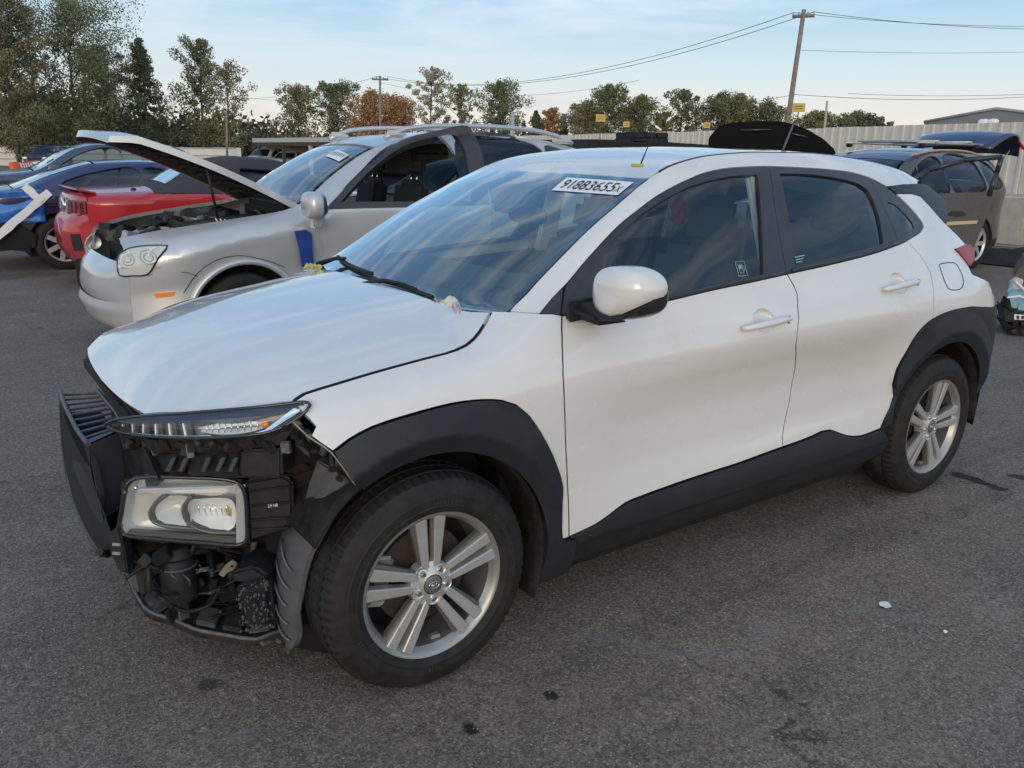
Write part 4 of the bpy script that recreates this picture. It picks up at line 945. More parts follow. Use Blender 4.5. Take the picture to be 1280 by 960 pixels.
tube('lens_seal', [tuple(cen+(p-cen)*1.01) for p in list(LO)+[LO[0]]], .0065, M_gloss, hl, n=6)
M_hin = mat('lamp_inner_silver2', (.74, .74, .72), .26, metal=.1, var=.10)
M_bez = mat('lamp_bezel', (.13, .128, .12), .3, metal=.3)
# inner shell walls and floor
rings = []
for k, o in ((1.0, -.003), (.985, -.025), (.93, -.05), (.4, -.07), (.02, -.07)): rings.append([tuple(cen+(p-cen)*k+hn*o) for p in list(LO)+[LO[0]]])
loft('lamp_bowl', rings, M_hin, hl, smooth=40)
def HB(px, py, o): return tuple(HP(px, py)+hn*o)
# eye-shaped twin reflectors with dark bezels
e1 = [(185, 650), (184, 642), (192, 630), (205, 622), (225, 620), (240, 624), (240, 640), (236, 657), (215, 656), (196, 654)]
e2 = [(226, 650), (225, 635), (232, 627), (250, 624), (285, 624), (293, 632), (294, 655), (285, 664), (255, 665), (240, 661)]
def eye(pp, nm, dep, mm):
    O = sm([np.array(HB(x, y, -.004)) for x, y in pp], .008, close=True); c_ = O.mean(0)
    R_ = [[tuple(c_+(p-c_)*k+hn*o) for p in list(O)+[O[0]]] for k, o in ((1.0, 0), (.92, -.004), (.62, -dep*.6), (.25, -dep), (.02, -dep*1.05))]
    loft(nm, R_, mm, hl, smooth=35)
for pth in ([(208, 619), (195, 629), (188, 641), (192, 652), (210, 658), (248, 661)], [(240, 620), (231, 631), (230, 643), (239, 657), (262, 665), (296, 666)]):
    for o_, r_ in ((.000, .0055), (-.008, .0062), (-.016, .0062)): tube('eye_bezel', sm([HB(x, y, o_) for x, y in pth], .006), r_, M_bez, hl, n=8)
eye(e1, 'low_beam_reflector', .045, M_hin); eye(e2, 'high_beam_reflector', .05, M_refl)
lathe('bulb_shield', [(0, 0), (.012, .002), (.016, .02)], tuple(np.array(HB(288, 645, -.02))), mat('warm_bulb', (.75, .60, .35), .2, metal=.6), hl, n=16)
for k in range(6): tube('reflector_facet', [HB(246+k*7, 634, -.012), HB(248+k*7, 648, -.020)], .0018, M_chrome, hl, n=4)
prism('lamp_brow', [HB(172, 612, -.002), HB(290, 608, -.002), HB(299, 603.5, -.002), HB(300, 613, -.002), HB(292, 617, -.006), HB(168, 620, -.006)], tuple(-hn*.02), mat('lamp_brow', (.62, .62, .64), .25, metal=.3), hl, bevel=.003)
prism('lamp_sill', [HB(160, 664, -.002), HB(300, 672, -.002), HB(302, 678, -.002), HB(156, 670, -.002)], tuple(-hn*.02), M_bez, hl, bevel=.003)
loft('side_lens', [[HB(296, y, .006) for y in (604, 625, 650, 678)], [HB(306, y, -.004) for y in (606, 625, 650, 677)]], mat('lens_thick', (.50, .50, .49), .12, coat=.8), hl)
blob('lens_chip', HB(172, 608, .012), (.012, .012, .014), M_chrome, hl, pw=2)
# black back housing wrapping round towards the wheel
hh = [(306, 601), (352, 593), (366, 601), (368, 655), (352, 664), (310, 677)]
H0 = [HP(x, y, -.004) for x, y in hh]
back_ = [p+np.array([.06, .16, 0]) for p in H0]
prism('lamp_housing', H0, (.07, .17, .0), M_black, hl, bevel=.010, seg=3)
for y0, y1 in ((612, 605), (630, 625), (648, 644), (660, 657)): tube('housing_rib', [HB(312, y0+2, .003), HB(364, y1+2, .003)], .0032, M_black, hl, n=5)
def hf(s, t): return HB(336+12*s, 633-1.2*s-4*t, .008)
put_text('housing_print', 'LH HB', hf, M_label, hl)
HBK = [HP(x, y, -.0855) for x, y in [(150, 600), (306, 596), (312, 684), (250, 690), (150, 672)]]
prism('lamp_back', HBK, (.10, .15, 0), M_black, hl, bevel=.008)
# upper black chassis strip above the lamp
for (x0, x1, y0, y1, dd, hgt) in ((190, 230, 566, 592, .06, .02), (233, 300, 566, 596, .075, .03), (262, 350, 556, 598, .10, .03), (300, 352, 563, 596, .05, .03)):
    P4 = [nose_hit(x0, y0, dd), nose_hit(x1, y0-2, dd), nose_hit(x1, y1, dd), nose_hit(x0, y1, dd)]
    prism('lamp_bracket', P4, (.06, .06, 0), M_black, car, bevel=.006)
for x in (206, 222, 250, 268, 284): 
    prism('bracket_rib', [nose_hit(x, 590, .045), nose_hit(x+6, 590, .045), nose_hit(x+14, 572, .045), nose_hit(x+8, 572, .045)], (.015, .02, 0), mat('rib_plastic', (.055, .065, .068), .5), car, bevel=.002)
# catch-bracket standing left of the lamp
prism('lamp_side_bracket', [HB(136, 668, .01), HB(150, 655, .01), HB(158, 690, .01), HB(162, 716, .01), HB(150, 712, .01), HB(140, 690, .01)], (.03, .05, 0), M_black, car, bevel=.004)
for y in (677, 688): tube('bracket_slot', [HB(144, y, .016), HB(154, y+.6, .016)], .005, mat('grey_clip', (.25, .25, .25), .5), car, n=8)
tube('tow_stub', [AX(124, 690, -.73), AX(134, 693, -.70)], .012, M_black, car, n=10)

# --- fender liner, torn, in front of the tyre
lnF = sm([AY(443, 601, -.80), AY(438, 616, -.80), AY(425, 634, -.79), AY(410, 658, -.78), AY(400, 676, -.77), AY(392, 690, -.76), AY(384, 715, -.75), AY(378, 745, -.74), AY(374, 765, -.735), AY(377, 790, -.73), AY(372, 806, -.72)], .02)
lnI = sm([AY(415, 560, -.72), AY(400, 580, -.68), AY(384, 606, -.62), AY(368, 636, -.58), AY(352, 660, -.56), AY(345, 690, -.56), AY(344, 720, -.56), AY(348, 755, -.57), AY(354, 785, -.60), AY(360, 800, -.62), AY(366, 806, -.66)], .02)
a_ = res_(lnF, 44); b_ = res_(lnI, 44)
rows = []
for t in np.linspace(0, 1, 9): rows.append([(a_[i]*(1-t)+b_[i]*t)+np.array([-.030*math.sin(math.pi*t), -.018*math.sin(math.pi*t), 0]) for i in range(44)])
M_lin = mat('liner_plastic', (.060, .062, .066), .46, var=.3, dust=.25, bump=.3, bscale=90)
ln = loft('fender_liner', rows, M_lin, car); md = ln.modifiers.new('t', 'SOLIDIFY'); md.thickness = .005
tube('liner_lip', [tuple(p) for p in a_], .005, M_lin, ln, n=6)
for i in range(24, 42, 4):       # pressed ribs
    P_ = [rows[2+j][max(0, i-j)] for j in range(5)]; tube('liner_rib', [tuple(Vector(p)+Vector((-.006, -.004, 0))) for p in P_], .0028, mat('rib_grey', (.13, .135, .14), .5), ln, n=5)
# inner part of the liner behind
grid('liner_back', lambda u, v: (-.34+.10*u, -.56+.02*v-.12*u, .70-.62*v), 4, 12, M_dark, car, thick=.004)
# jagged bracket seam down the fender's front edge
seam = sm([hit(368, 527)+np.array([-.004, -.001, 0]), hit(388, 546)+np.array([-.004, -.001, 0]), hit(402, 555)+np.array([-.004, -.001, 0]), hit(416, 565.5)+np.array([-.004, -.001, 0]), hit(432, 586)+np.array([-.004, 0, 0]), hit(446, 606)+np.array([-.004, 0, 0])], .012)
tube('fender_edge', [tuple(p) for p in seam], .0024, mat('primer_edge', (.30, .26, .20), .6, var=.3, vscale=60), car, n=5)
random.seed(5)
SA = res_(seam, 30); 
M_brk = mat('bracket_plastic', (.10, .10, .098), .5, var=.5, vscale=40, dust=.4)
prev = None
for i in range(0, 28, 2):
    p = SA[i]; q = SA[min(i+2, 29)]; w_ = .045+.035*random.random(); inn_ = np.array([.004+.02*random.random(), w_*.75, -w_*.55])
    prism('bumper_bracket', [p+np.array([-.004, .004, 0]), q+np.array([-.004, .004, 0]), q+inn_, p+inn_], (.012+.012*random.random(), .006, 0), [M_brk, M_dirty, M_black][i//2 % 3], car, bevel=.002)
    if i % 4 == 0: box('bracket_clip', p+np.array([-.012, .022, -.02]), (.02, .012, .014), M_black, car, rot=(random.random(), random.random(), 0), bevel=.003)
prism('fender_brace', [AY(360, 535, -.70), AY(372, 540, -.70), AY(390, 575, -.68), AY(376, 580, -.66), AY(352, 545, -.66)], (.02, .05, 0), M_brk, car, bevel=.003)
prism('fender_brace', [AY(352, 592, -.62), AY(376, 576, -.66), AY(396, 588, -.68), AY(372, 604, -.62)], (.02, .05, -.01), M_dirty, car, bevel=.003)
tube('wire', sm([AY(348, 592, -.62), AY(368, 594, -.66), AY(385, 590, -.70), AY(396, 586, -.71)], .01), .0028, M_dark, car, n=5)
prism('inner_liner_plate', [AY(352, 600, -.60), AY(384, 606, -.62), AY(376, 650, -.60), AY(356, 662, -.56)], (.02, .03, 0), M_dirty, car, bevel=.004)
prism('side_splash_plate', [AY(395, 575, -.75), AY(438, 600, -.79), AY(420, 636, -.78), AY(392, 662, -.72), AY(375, 640, -.66), AY(388, 600, -.68)], (.03, .03, 0), M_lin, car, bevel=.006)
# --- things hanging under the lamp
wb = [AY(294, 730, -.66), AY(336, 722, -.66), AY(343, 783, -.66), AY(302, 790, -.66)]
wbk = (.10, .13, .0)
prism('washer_bottle', wb, wbk, M_black, car, bevel=.014, seg=3)
prism('bottle_shoulder', [AY(284, 716, -.65), AY(318, 708, -.655), AY(337, 722, -.66), AY(296, 731, -.66)], (.10, .12, -.01), M_black, car, bevel=.008)
random.seed(9)
scr = []
Vx = []; Fx = []
for k in range(110):       # scuffed, pitted face: small raised flakes
    s, t = random.random(), random.random()**.7; p = np.array(wb[0])*(1-s)*(1-t)+np.array(wb[1])*s*(1-t)+np.array(wb[2])*s*t+np.array(wb[3])*(1-s)*t+np.array([-.003, -.004, 0])
    r = .002+.0035*random.random(); b = len(Vx)
    for dx, dz_ in ((-1, 0), (0, 1.4), (1, 0), (0, -1.2)): Vx.append(tuple(p+np.array([dx*r, 0, dz_*r])))
    Vx.append(tuple(p+np.array([0, -.003, 0]))); Fx += [(b, b+1, b+4), (b+1, b+2, b+4), (b+2, b+3, b+4), (b+3, b, b+4)]
sc_ = mesh('scuff_flakes', Vx, Fx, mat('scuff_grey', (.075, .08, .083), .8), car); sc_['kind'] = 'stuff'
# horn / pump: drum with cap and arm
hc = AY(222, 700, -.42)
o = lathe('air_pump', [(0, .05), (.035, .048), (.045, .035), (.048, .02), (.042, .012), (.050, 0), (.052, -.10), (.04, -.12), (0, -.12)], tuple(hc), M_black, car, n=28, axis='z')
tube('pump_band', [(hc[0]+.0525*math.cos(a), hc[1]+.0525*math.sin(a), hc[2]-.01) for a in np.linspace(0, 2*math.pi, 25)], .004, M_lin, car, n=5)
tube('pump_pipe', [hc+np.array([0, 0, .05]), AY(212, 700, -.42), AY(226, 696, -.43), AY(240, 691, -.45), AY(243, 680, -.47)], .007, M_black, car, n=8)
tube('hose', sm([AY(206, 722, -.43), AY(212, 752, -.43), AY(232, 764, -.44), AY(262, 756, -.46), AY(275, 735, -.5)], .01), .006, M_black, car, n=7)
tube('hose', sm([AY(318, 676, -.5), AY(316, 692, -.5), AY(306, 704, -.5), AY(296, 712, -.5)], .01), .010, M_lin, car, n=8)
tube('wire', sm([AY(236, 716, -.45), AY(246, 716, -.45), AY(256, 711, -.46), AY(262, 709, -.46)], .01), .004, M_lin, car, n=6)
for k in range(5):
    a = AY(222+k*9, 705+((k*7) % 5), -.44); tube('wire', sm([a, AY(228+k*9, 716-((k*3) % 6), -.43), AY(238+k*9, 712, -.46)], .01), .0028, M_lin, car, n=5)
M_tag = mat('tan_metal', (.42, .37, .28), .45, metal=.3, var=.2, vscale=40)
prism('metal_bracket', [AY(273, 718, -.47), AY(282, 706, -.47), AY(290, 700, -.47), AY(296, 704, -.47), (AY(294, 712, -.47)), AY(284, 716, -.47), AY(279, 722, -.47)], (.004, .004, 0), M_tag, car, bevel=.0008)
lathe('bracket_hole', [(0, 0), (.004, 0)], tuple(AY(290, 708, -.475)), M_dark, car, n=10)
prism('wire_plug', [AY(248, 712, -.455), AY(257, 710.5, -.455), AY(258, 714, -.455), AY(249, 716, -.455)], (.008, .008, 0), mat('grey_plug', (.34, .34, .30), .5), car, bevel=.001)
for P4, e_ in (([AY(168, 716, -.36), AY(184, 712, -.38), AY(182, 742, -.38), AY(174, 744, -.37)], .05), ([AY(176, 728, -.40), AY(190, 724, -.41), AY(205, 745, -.42), AY(196, 752, -.41)], .04)):
    prism('support_strut', P4, (e_, e_, 0), M_black, car, bevel=.004)
for a, b, r in (((186, 690), (186, 742), .008), ((166, 700), (200, 712), .006), ((188, 716), (205, 712), .007), ((190, 736), (216, 760), .010), ((262, 688), (268, 742), .012), ((190, 694), (262, 688), .010), ((286, 690), (290, 740), .012)):
    tube('support_bar', [AY(a[0], a[1], -.40), AY(b[0], b[1], -.45)], r, M_black, car, n=7)
# dark mass behind: lower radiator frame and wheel-side shield
prism('lower_frame', [(-.55, -.20, .60), (-.42, -.36, .60), (-.30, -.48, .60), (-.30, -.48, .16), (-.42, -.36, .14), (-.55, -.20, .14)], (.12, .12, 0), M_dark, car, bevel=.01)
box('crossmember', (-.36, 0, .22), (.24, .80, .08), M_dirty, car, bevel=.02)
# under tray: flat torn sheet sweeping back to the wheel
tr_o = [(152, 700, .20), (158, 722, .17), (168, 748, .165), (180, 768, .155), (192, 776, .15), (215, 782, .145), (245, 796, .135), (272, 801, .13), (300, 806, .125), (322, 808, .12), (340, 800, .125), (362, 795, .13)]
A_ = [AZ(x, y, z) for x, y, z in tr_o]; A3 = res_(A_, 40)
rows = [[p for p in A3], [p+np.array([.003, .004, .018]) for p in A3], [p+np.array([.05, .07, .028]) for p in A3], [p+np.array([.18, .26, .03]) for p in A3]]
tray = loft('under_tray', rows, M_dirty, car, smooth=30); md = tray.modifiers.new('t', 'SOLIDIFY'); md.thickness = .004
random.seed(21)
for k in range(8):
    i = int(3+k*4.4); p = A3[i]; q = A3[min(39, i+3)]
    prism('tray_step', [p+np.array([.012, .016, .022]), q+np.array([.012, .016, .022]), q+np.array([.05, .07, .034]), p+np.array([.05, .07, .034])], (0, 0, .006+.012*random.random()), [M_dirty, M_lin][k % 2], car, bevel=.003)
prism('tray_flap', [AZ(166, 746, .17), AZ(196, 742, .20), AZ(214, 756, .20), AZ(190, 775, .155)], (0, 0, .006), M_dirty, car, bevel=.002)
prism('tray_flap', [AZ(160, 720, .19), AZ(176, 712, .24), AZ(190, 736, .22), AZ(168, 742, .18)], (0, 0, .006), M_lin, car, bevel=.002)
tube('loose_plug', [AY(360, 800, -.66), AY(361, 808, -.66), AY(360.5, 817, -.66)], [.009, .010, .004], M_brk, car, n=8)
for x, y in ((332, 803), (352, 800)): box('tray_clip', AY(x, y, -.62), (.03, .02, .010), M_brk, car, rot=(0, .2, .4), bevel=.003)

grid('bay_back', lambda u, v: (-.56+.36*u, -.10-.42*u, .62-.44*v), 6, 6, M_dark, car, thick=.01)
box('radiator_lower', (-.585, 0, .36), (.05, .60, .34), M_dark, car)
# more torn odds and ends: wires, clips, stubs
random.seed(77)
for k in range(14):
    x = random.uniform(200, 330); y = random.uniform(690, 770); d0 = random.uniform(-.50, -.38)
    p = [AY(x+random.uniform(-26, 26)*j*.6, y+random.uniform(-16, 16)*j*.6, d0+random.uniform(-.03, .03)) for j in range(4)]
    tube('wire', sm(p, .012), random.choice([.0025, .0035, .005]), random.choice([M_dark, M_black, M_lin]), car, n=5)
for k in range(16):
    x = random.uniform(185, 300); y = random.uniform(692, 775); box('broken_piece', AY(x, y, random.uniform(-.46, -.34)), (random.uniform(.015, .06), random.uniform(.01, .04), random.uniform(.008, .05)), random.choice([M_black, M_dirty, M_lin, M_dark]), car, rot=(random.random()*2, random.random()*2, random.random()*2), bevel=.002)
for k in range(10):
    p = nose_hit(random.uniform(150, 360), random.uniform(552, 566), .05); box('broken_piece', p, (random.uniform(.01, .04), random.uniform(.01, .03), random.uniform(.004, .02)), random.choice([M_black, M_dirty, M_brk]), car, rot=(random.random()*2, random.random()*2, random.random()*2), bevel=.0015)
for k in range(6):
    y = 600+k*14; tube('grille_bar', [AX(150, y, -.64), AX(186, y-4, -.60)], .004, M_dark, car, n=5)
for k in range(7):
    a = AZ(158+k*24, 728+k*9, .175-.006*k); prism('tray_rib', [a, a+np.array([.03, .002, .0]), a+np.array([.08, .06, .02]), a+np.array([.05, .06, .02])], (0, 0, .012), random.choice([M_dirty, M_lin]), car, bevel=.002)
tube('tray_bead', [tuple(p+np.array([.004, .004, .02])) for p in A3], .006, M_brk, car, n=5)
# ------------------------------------------------------------------ ground
def asphalt():
    M = bpy.data.materials.new('asphalt'); M.use_nodes = True; t = M.node_tree; b = t.nodes['Principled BSDF']
    tc = N(t, 'ShaderNodeTexCoord'); P = tc.outputs['Object']
    def nz(s, d=6, r=.6, dist=0., src=P): n = N(t, 'ShaderNodeTexNoise', inp={'Scale': s, 'Detail': d, 'Roughness': r, 'Distortion': dist}); L(t, src, n.inputs[0]); return n.outputs[0]
    def mr(src, a, b_, c, d): n = N(t, 'ShaderNodeMapRange', inp={'From Min': a, 'From Max': b_, 'To Min': c, 'To Max': d}); L(t, src, n.inputs[0]); return n.outputs[0]
    def math_(op, a, b_=None):
        n = N(t, 'ShaderNodeMath', operation=op)
        for i, q in enumerate((a, b_)):
            if q is None: continue
            if isinstance(q, (int, float)): n.inputs[i].default_value = q
            else: L(t, q, n.inputs[i])
        return n.outputs[0]
    def mix(f, a, b_, bt='MIX'):
        n = N(t, 'ShaderNodeMixRGB', blend_type=bt)
        for i, q in enumerate((f, a, b_)):
            if isinstance(q, (int, float)): n.inputs[i].default_value = q
            elif isinstance(q, tuple): n.inputs[i].default_value = (*q, 1)
            else: L(t, q, n.inputs[i])
        return n.outputs[0]
    big = nz(.45, 5, .6); mid = nz(2.6, 8, .65); fine = nz(55, 4, .6); gr = nz(210, 3, .6)
    c = mix(mr(big, .40, .60, 0, 1), (.195, .147, .108), (.262, .198, .146))
    c = mix(mr(mid, .34, .66, 0, .8), c, (.155, .124, .100))
    warm = nz(.9, 4, .5); c = mix(mr(warm, .55, .8, 0, .45), c, (.225, .178, .135))
    c = mix(mr(fine, .35, .7, .0, .6), c, (.112, .090, .074))
    # long faint drag and tyre streaks
    mps = N(t, 'ShaderNodeMapping'); mps.inputs['Scale'].default_value = (.35, 5.5, 1); mps.inputs['Rotation'].default_value = (0, 0, .22); L(t, P, mps.inputs[0])
    stk_ = nz(1.6, 7, .62, .6, mps.outputs[0]); c = mix(mr(stk_, .54, .72, 0, .42), c, (.085, .066, .053)); c = mix(mr(stk_, .28, .42, .30, 0), c, (.30, .255, .21))
    # aggregate stones, three sizes
    for sc, thr, col, am in ((48, .26, (.33, .29, .24), .5), (150, .34, (.33, .29, .24), .8), (85, .30, (.40, .35, .29), .7), (330, .40, (.28, .24, .195), .8)):
        v = N(t, 'ShaderNodeTexVoronoi', inp={'Scale': sc, 'Randomness': 1}); L(t, P, v.inputs[0])
        sepc = N(t, 'ShaderNodeSeparateColor'); L(t, v.outputs['Color'], sepc.inputs[0])
        pick = mr(sepc.outputs[0], .72, .86, 0, 1); near = mr(v.outputs[0], thr-.05, thr+.04, 1, 0)
        c = mix(math_('MULTIPLY', math_('MULTIPLY', pick, near), mr(mid, .3, .6, am*.35, am)), c, col)
    for sc, lo_, hi_ in ((125, .68, 1.38), (52, .90, 1.10), (250, .78, 1.26)):      # every stone has its own tone
        v = N(t, 'ShaderNodeTexVoronoi', inp={'Scale': sc, 'Randomness': 1}); L(t, P, v.inputs[0]); sp = N(t, 'ShaderNodeSeparateColor'); L(t, v.outputs['Color'], sp.inputs[0])
        sv_ = N(t, 'ShaderNodeVectorMath', operation='SCALE'); L(t, c, sv_.inputs[0]); L(t, mr(sp.outputs[2], 0, 1, lo_, hi_), sv_.inputs['Scale']); c = sv_.outputs[0]
    v = N(t, 'ShaderNodeTexVoronoi', inp={'Scale': 120, 'Randomness': 1}); L(t, P, v.inputs[0]); sp = N(t, 'ShaderNodeSeparateColor'); L(t, v.outputs['Color'], sp.inputs[0])
    c = mix(math_('MULTIPLY', mr(sp.outputs[1], .80, .9, 0, .85), mr(v.outputs[0], .28, .36, 1, 0)), c, (.035, .033, .031))
    # cracks: warped cell edges, only where a mask allows
    ad = N(t, 'ShaderNodeVectorMath', operation='ADD'); ns = N(t, 'ShaderNodeTexNoise', inp={'Scale': 3.2, 'Detail': 8, 'Roughness': .7}); L(t, P, ns.inputs[0])
    s_ = N(t, 'ShaderNodeVectorMath', operation='SCALE'); s_.inputs['Scale'].default_value = .55; L(t, ns.outputs['Color'], s_.inputs[0]); L(t, P, ad.inputs[0]); L(t, s_.outputs[0], ad.inputs[1])
    vc = N(t, 'ShaderNodeTexVoronoi', feature='DISTANCE_TO_EDGE', inp={'Scale': .75}); L(t, ad.outputs[0], vc.inputs[0])
    crk = math_('MULTIPLY', mr(vc.outputs[0], .002, .009, 1, 0), mr(nz(1.7, 4), .54, .60, 0, .8))
    vc2 = N(t, 'ShaderNodeTexVoronoi', feature='DISTANCE_TO_EDGE', inp={'Scale': 2.9}); L(t, ad.outputs[0], vc2.inputs[0])
    crk2 = math_('MULTIPLY', mr(vc2.outputs[0], .004, .016, 1, 0), mr(nz(1.1, 5), .60, .68, 0, .55))
    crk = math_('MAXIMUM', crk, crk2)
    c = mix(math_('MULTIPLY', crk, .8), c, (.018, .017, .016))
    pale = math_('MULTIPLY', mr(vc.outputs[0], .004, .05, 1, 0), mr(nz(2.2, 6), .54, .62, 0, .4)); c = mix(pale, c, (.28, .262, .245))
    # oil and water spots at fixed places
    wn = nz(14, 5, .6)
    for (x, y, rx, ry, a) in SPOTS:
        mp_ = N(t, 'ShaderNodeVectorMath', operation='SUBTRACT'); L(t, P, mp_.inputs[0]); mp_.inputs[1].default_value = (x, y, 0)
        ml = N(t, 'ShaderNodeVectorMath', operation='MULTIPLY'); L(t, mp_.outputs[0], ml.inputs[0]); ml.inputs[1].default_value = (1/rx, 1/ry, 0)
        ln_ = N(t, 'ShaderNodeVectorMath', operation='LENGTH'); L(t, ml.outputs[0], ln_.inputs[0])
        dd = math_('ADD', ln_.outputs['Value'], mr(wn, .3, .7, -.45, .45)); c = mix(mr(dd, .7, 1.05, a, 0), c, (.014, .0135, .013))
    L(t, c, b.inputs['Base Color'])
    L(t, mr(mid, .3, .7, .74, .92), b.inputs['Roughness'])
    v2 = N(t, 'ShaderNodeTexVoronoi', inp={'Scale': 130}); L(t, P, v2.inputs[0])
    h = math_('ADD', math_('MULTIPLY', v2.outputs[0], -.6), math_('ADD', gr, math_('MULTIPLY', crk, -2.5)))
    bp = N(t, 'ShaderNodeBump', inp={'Strength': .55, 'Distance': .006}); L(t, h, bp.inputs['Height']); L(t, bp.outputs[0], b.inputs['Normal'])
    b.inputs['Specular IOR Level'].default_value = .3
    return M
def g0(px, py): p = AZ(px, py, 0.); return p[0], p[1]
SPOTS = []
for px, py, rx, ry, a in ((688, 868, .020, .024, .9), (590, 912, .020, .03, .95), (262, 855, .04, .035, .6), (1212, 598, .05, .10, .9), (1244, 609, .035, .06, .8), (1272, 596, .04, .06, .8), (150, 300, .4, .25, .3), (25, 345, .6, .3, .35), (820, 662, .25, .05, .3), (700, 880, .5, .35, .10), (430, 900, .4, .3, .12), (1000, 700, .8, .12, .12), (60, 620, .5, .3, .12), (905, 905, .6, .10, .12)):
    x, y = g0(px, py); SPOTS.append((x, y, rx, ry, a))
def gz(x, y): return 0
gp = []
xs1 = [-600, -200, -60, -20, -8, -3, 0, 4, 8, 14, 25, 60, 200, 600, 1500]; ys1 = [-600, -100, -20, -6, -3, -1, 1, 4, 10, 20, 40, 80, 160, 400, 1500]
V = [(x, y, 0) for x in xs1 for y in ys1]; n_ = len(ys1)
F = [(i*n_+j, (i+1)*n_+j, (i+1)*n_+j+1, i*n_+j+1) for i in range(len(xs1)-1) for j in range(n_-1)]
gnd = mesh('ground', V, F, asphalt()); struct(gnd)
# loose grit near the camera (real stones), one countless mass
random.seed(31); V = []; F = []
def pebble(x, y, r):
    b = len(V); k = [random.uniform(.6, 1.2) for _ in range(6)]
    V.extend([(x-r*k[0], y, r*.15), (x, y-r*k[1], r*.15), (x+r*k[2], y, r*.15), (x, y+r*k[3], r*.15), (x+r*.2, y, r*.7*k[4]), (x, y, -r*.3)])
    F.extend([(b, b+1, b+4), (b+1, b+2, b+4), (b+2, b+3, b+4), (b+3, b, b+4)])
for i in range(5200):
    px = random.uniform(-20, 1300); py = 330+640*random.random()**.8; x, y = g0(px, py); d_ = math.hypot(x-CAM[0], y-CAM[1])
    if d_ > 9: continue
    pebble(x, y, random.uniform(.0012, .0034)*(1+.25*d_))
grit = mesh('loose_grit', V, F, mat('grit_stone', (.22, .19, .155), .9, var=.5, vscale=3)); grit['kind'] = 'stuff'
# white flake of paint / leaf and a smaller one
def scrap(px, py, r, label, mt, seed):
    random.seed(seed); x, y = g0(px, py); n = 9; P_ = [(x+r*random.uniform(.6, 1.1)*math.cos(a), y+.75*r*random.uniform(.6, 1.1)*math.sin(a), .004+random.uniform(0, .008)) for a in np.linspace(0, 2*math.pi, n+1)[:-1]]
    o = prism('plastic_chip', P_, (0, 0, .002), mt, None, bevel=.0004, seg=1); tag(o, label, 'debris'); return o
scrap(1106, 758, .028, 'larger white plastic chip lying on the asphalt right of the white car', M_label, 1)
scrap(1181, 792, .010, 'tiny white chip on the asphalt near the right edge', M_label, 2)
scrap(905, 648-5, .018, 'dark twig-like sliver on the asphalt below the sill of the white car', M_black, 4)
# ------------------------------------------------------------------ other vehicles
PAINT = {}
def paint(name, col, metal=.0, rough=.3, dust=.08): return mat(name, col, rough, metal=metal, coat=.8, var=.03, vscale=2, dust=dust)
M_tint = glass('tinted_glass', (.09, .11, .12), fr=1.5, film=.12, filmcol=(.03, .035, .04))
M_clear = glass('clear_pane', (.55, .62, .62), fr=1.5, film=.04, filmcol=(.1, .12, .12))
class Body:
    def __init__(s, cl, hw, wtk, zbk, x0, x1, drop=.035, lowz=.22, crown=.03, endt=.22):
        s.cl = np.array(cl, float); s.hw = hw; s.x0 = x0; s.x1 = x1; s.lowz = lowz; s.endt = endt
        _z = pch(s.cl[:, 0], s.cl[:, 1]); s.zt = lambda x: _z(np.clip(x, s.cl[0, 0], s.cl[-1, 0]))-drop
        w = np.array(wtk, float); s.wt = pch(w[:, 0], w[:, 1]); b = np.array(zbk, float); _b = pch(b[:, 0], b[:, 1]); s.zb = lambda x: _b(np.clip(x, b[0, 0], b[-1, 0]))
        s.lp = pch([.15, .25, .35, .5, .65, .8, .92, 1.05, 1.2, 1.35], [.90, .955, .985, .975, .97, .99, 1.0, .965, .92, .90]); s.crown = crown
    def W(s, x, z):
        x = np.asarray(x, float); z = np.asarray(z, float); zb = np.minimum(s.zb(x), s.zt(x)-.03); zt = s.zt(x)
        k = .95/np.maximum(zb, .5)
        wl_ = s.hw*s.lp(np.minimum(z, zb)*k); wb = s.hw*s.lp(zb*k); t = np.clip((z-zb)/(zt-zb), 0, 1)
        cab = np.clip((zt-zb-.08)/.30, 0, 1); cab = cab*cab*(3-2*cab)
        g = g_cab(t)*cab+g_fen(t)*(1-cab)
        w = np.where(z <= zb, wl_, s.wt(x)+(wb-s.wt(x))*g)
        f = np.clip((s.x0+.55-x)/.55, 0, 1.1); r_ = np.clip((x-s.x1+.5)/.5, 0, 1.1)
        return w*(1-s.endt*f**2.2-s.endt*.8*r_**2.4)
    def side(s, u, v): return np.stack([u, -s.W(u, v), v], 1)
    def top(s, u, v):
        w = s.W(u, s.zt(u)-.001); t = np.clip(np.abs(v)/np.maximum(w, .1), 0, 1.1)
        return np.stack([u, v, s.zt(u)+s.crown*(1-t**2.4)], 1)
    def topline(s, a, b, n=30): x = np.linspace(a, b, n); return np.stack([x, s.zt(x)-.002], 1)
    def strip(s, name, a, b, m_, parent, gap=.003, res=.12, off=0., inset_=0., cup=None):
        x = np.linspace(a, b, 14); w = s.W(x, s.zt(x)-.002)-inset_
        o = cat(np.stack([x, w], 1), np.stack([x, -w], 1)[::-1])
        return panel(name, o, s.top, m_, parent, out=(0, 0, 1), gap=gap, hem=.02, res=res, off=off)
def endcap(body, name, xz, m_, parent, front=True, bulge=.16, n=16):
    """curved front or rear face through centreline points xz"""
    xz = np.array(xz, float)
    def f(u, v):
        t = u*2-1; i = v*(len(xz)-1); a = int(min(i, len(xz)-2)); q = i-a; x, z = xz[a]*(1-q)+xz[a+1]*q
        xe = body.x0 if front else body.x1
        w = float(body.W(np.array([xe]), np.array([min(z, float(body.zt(np.array([xe]))[0]))]))[0]); k = abs(t)**3
        xx = x+(xe-x)*k
        return (xx, t*w, z)
    return grid(name, f, n, max(6, len(xz)*3), m_, parent, smooth=50)
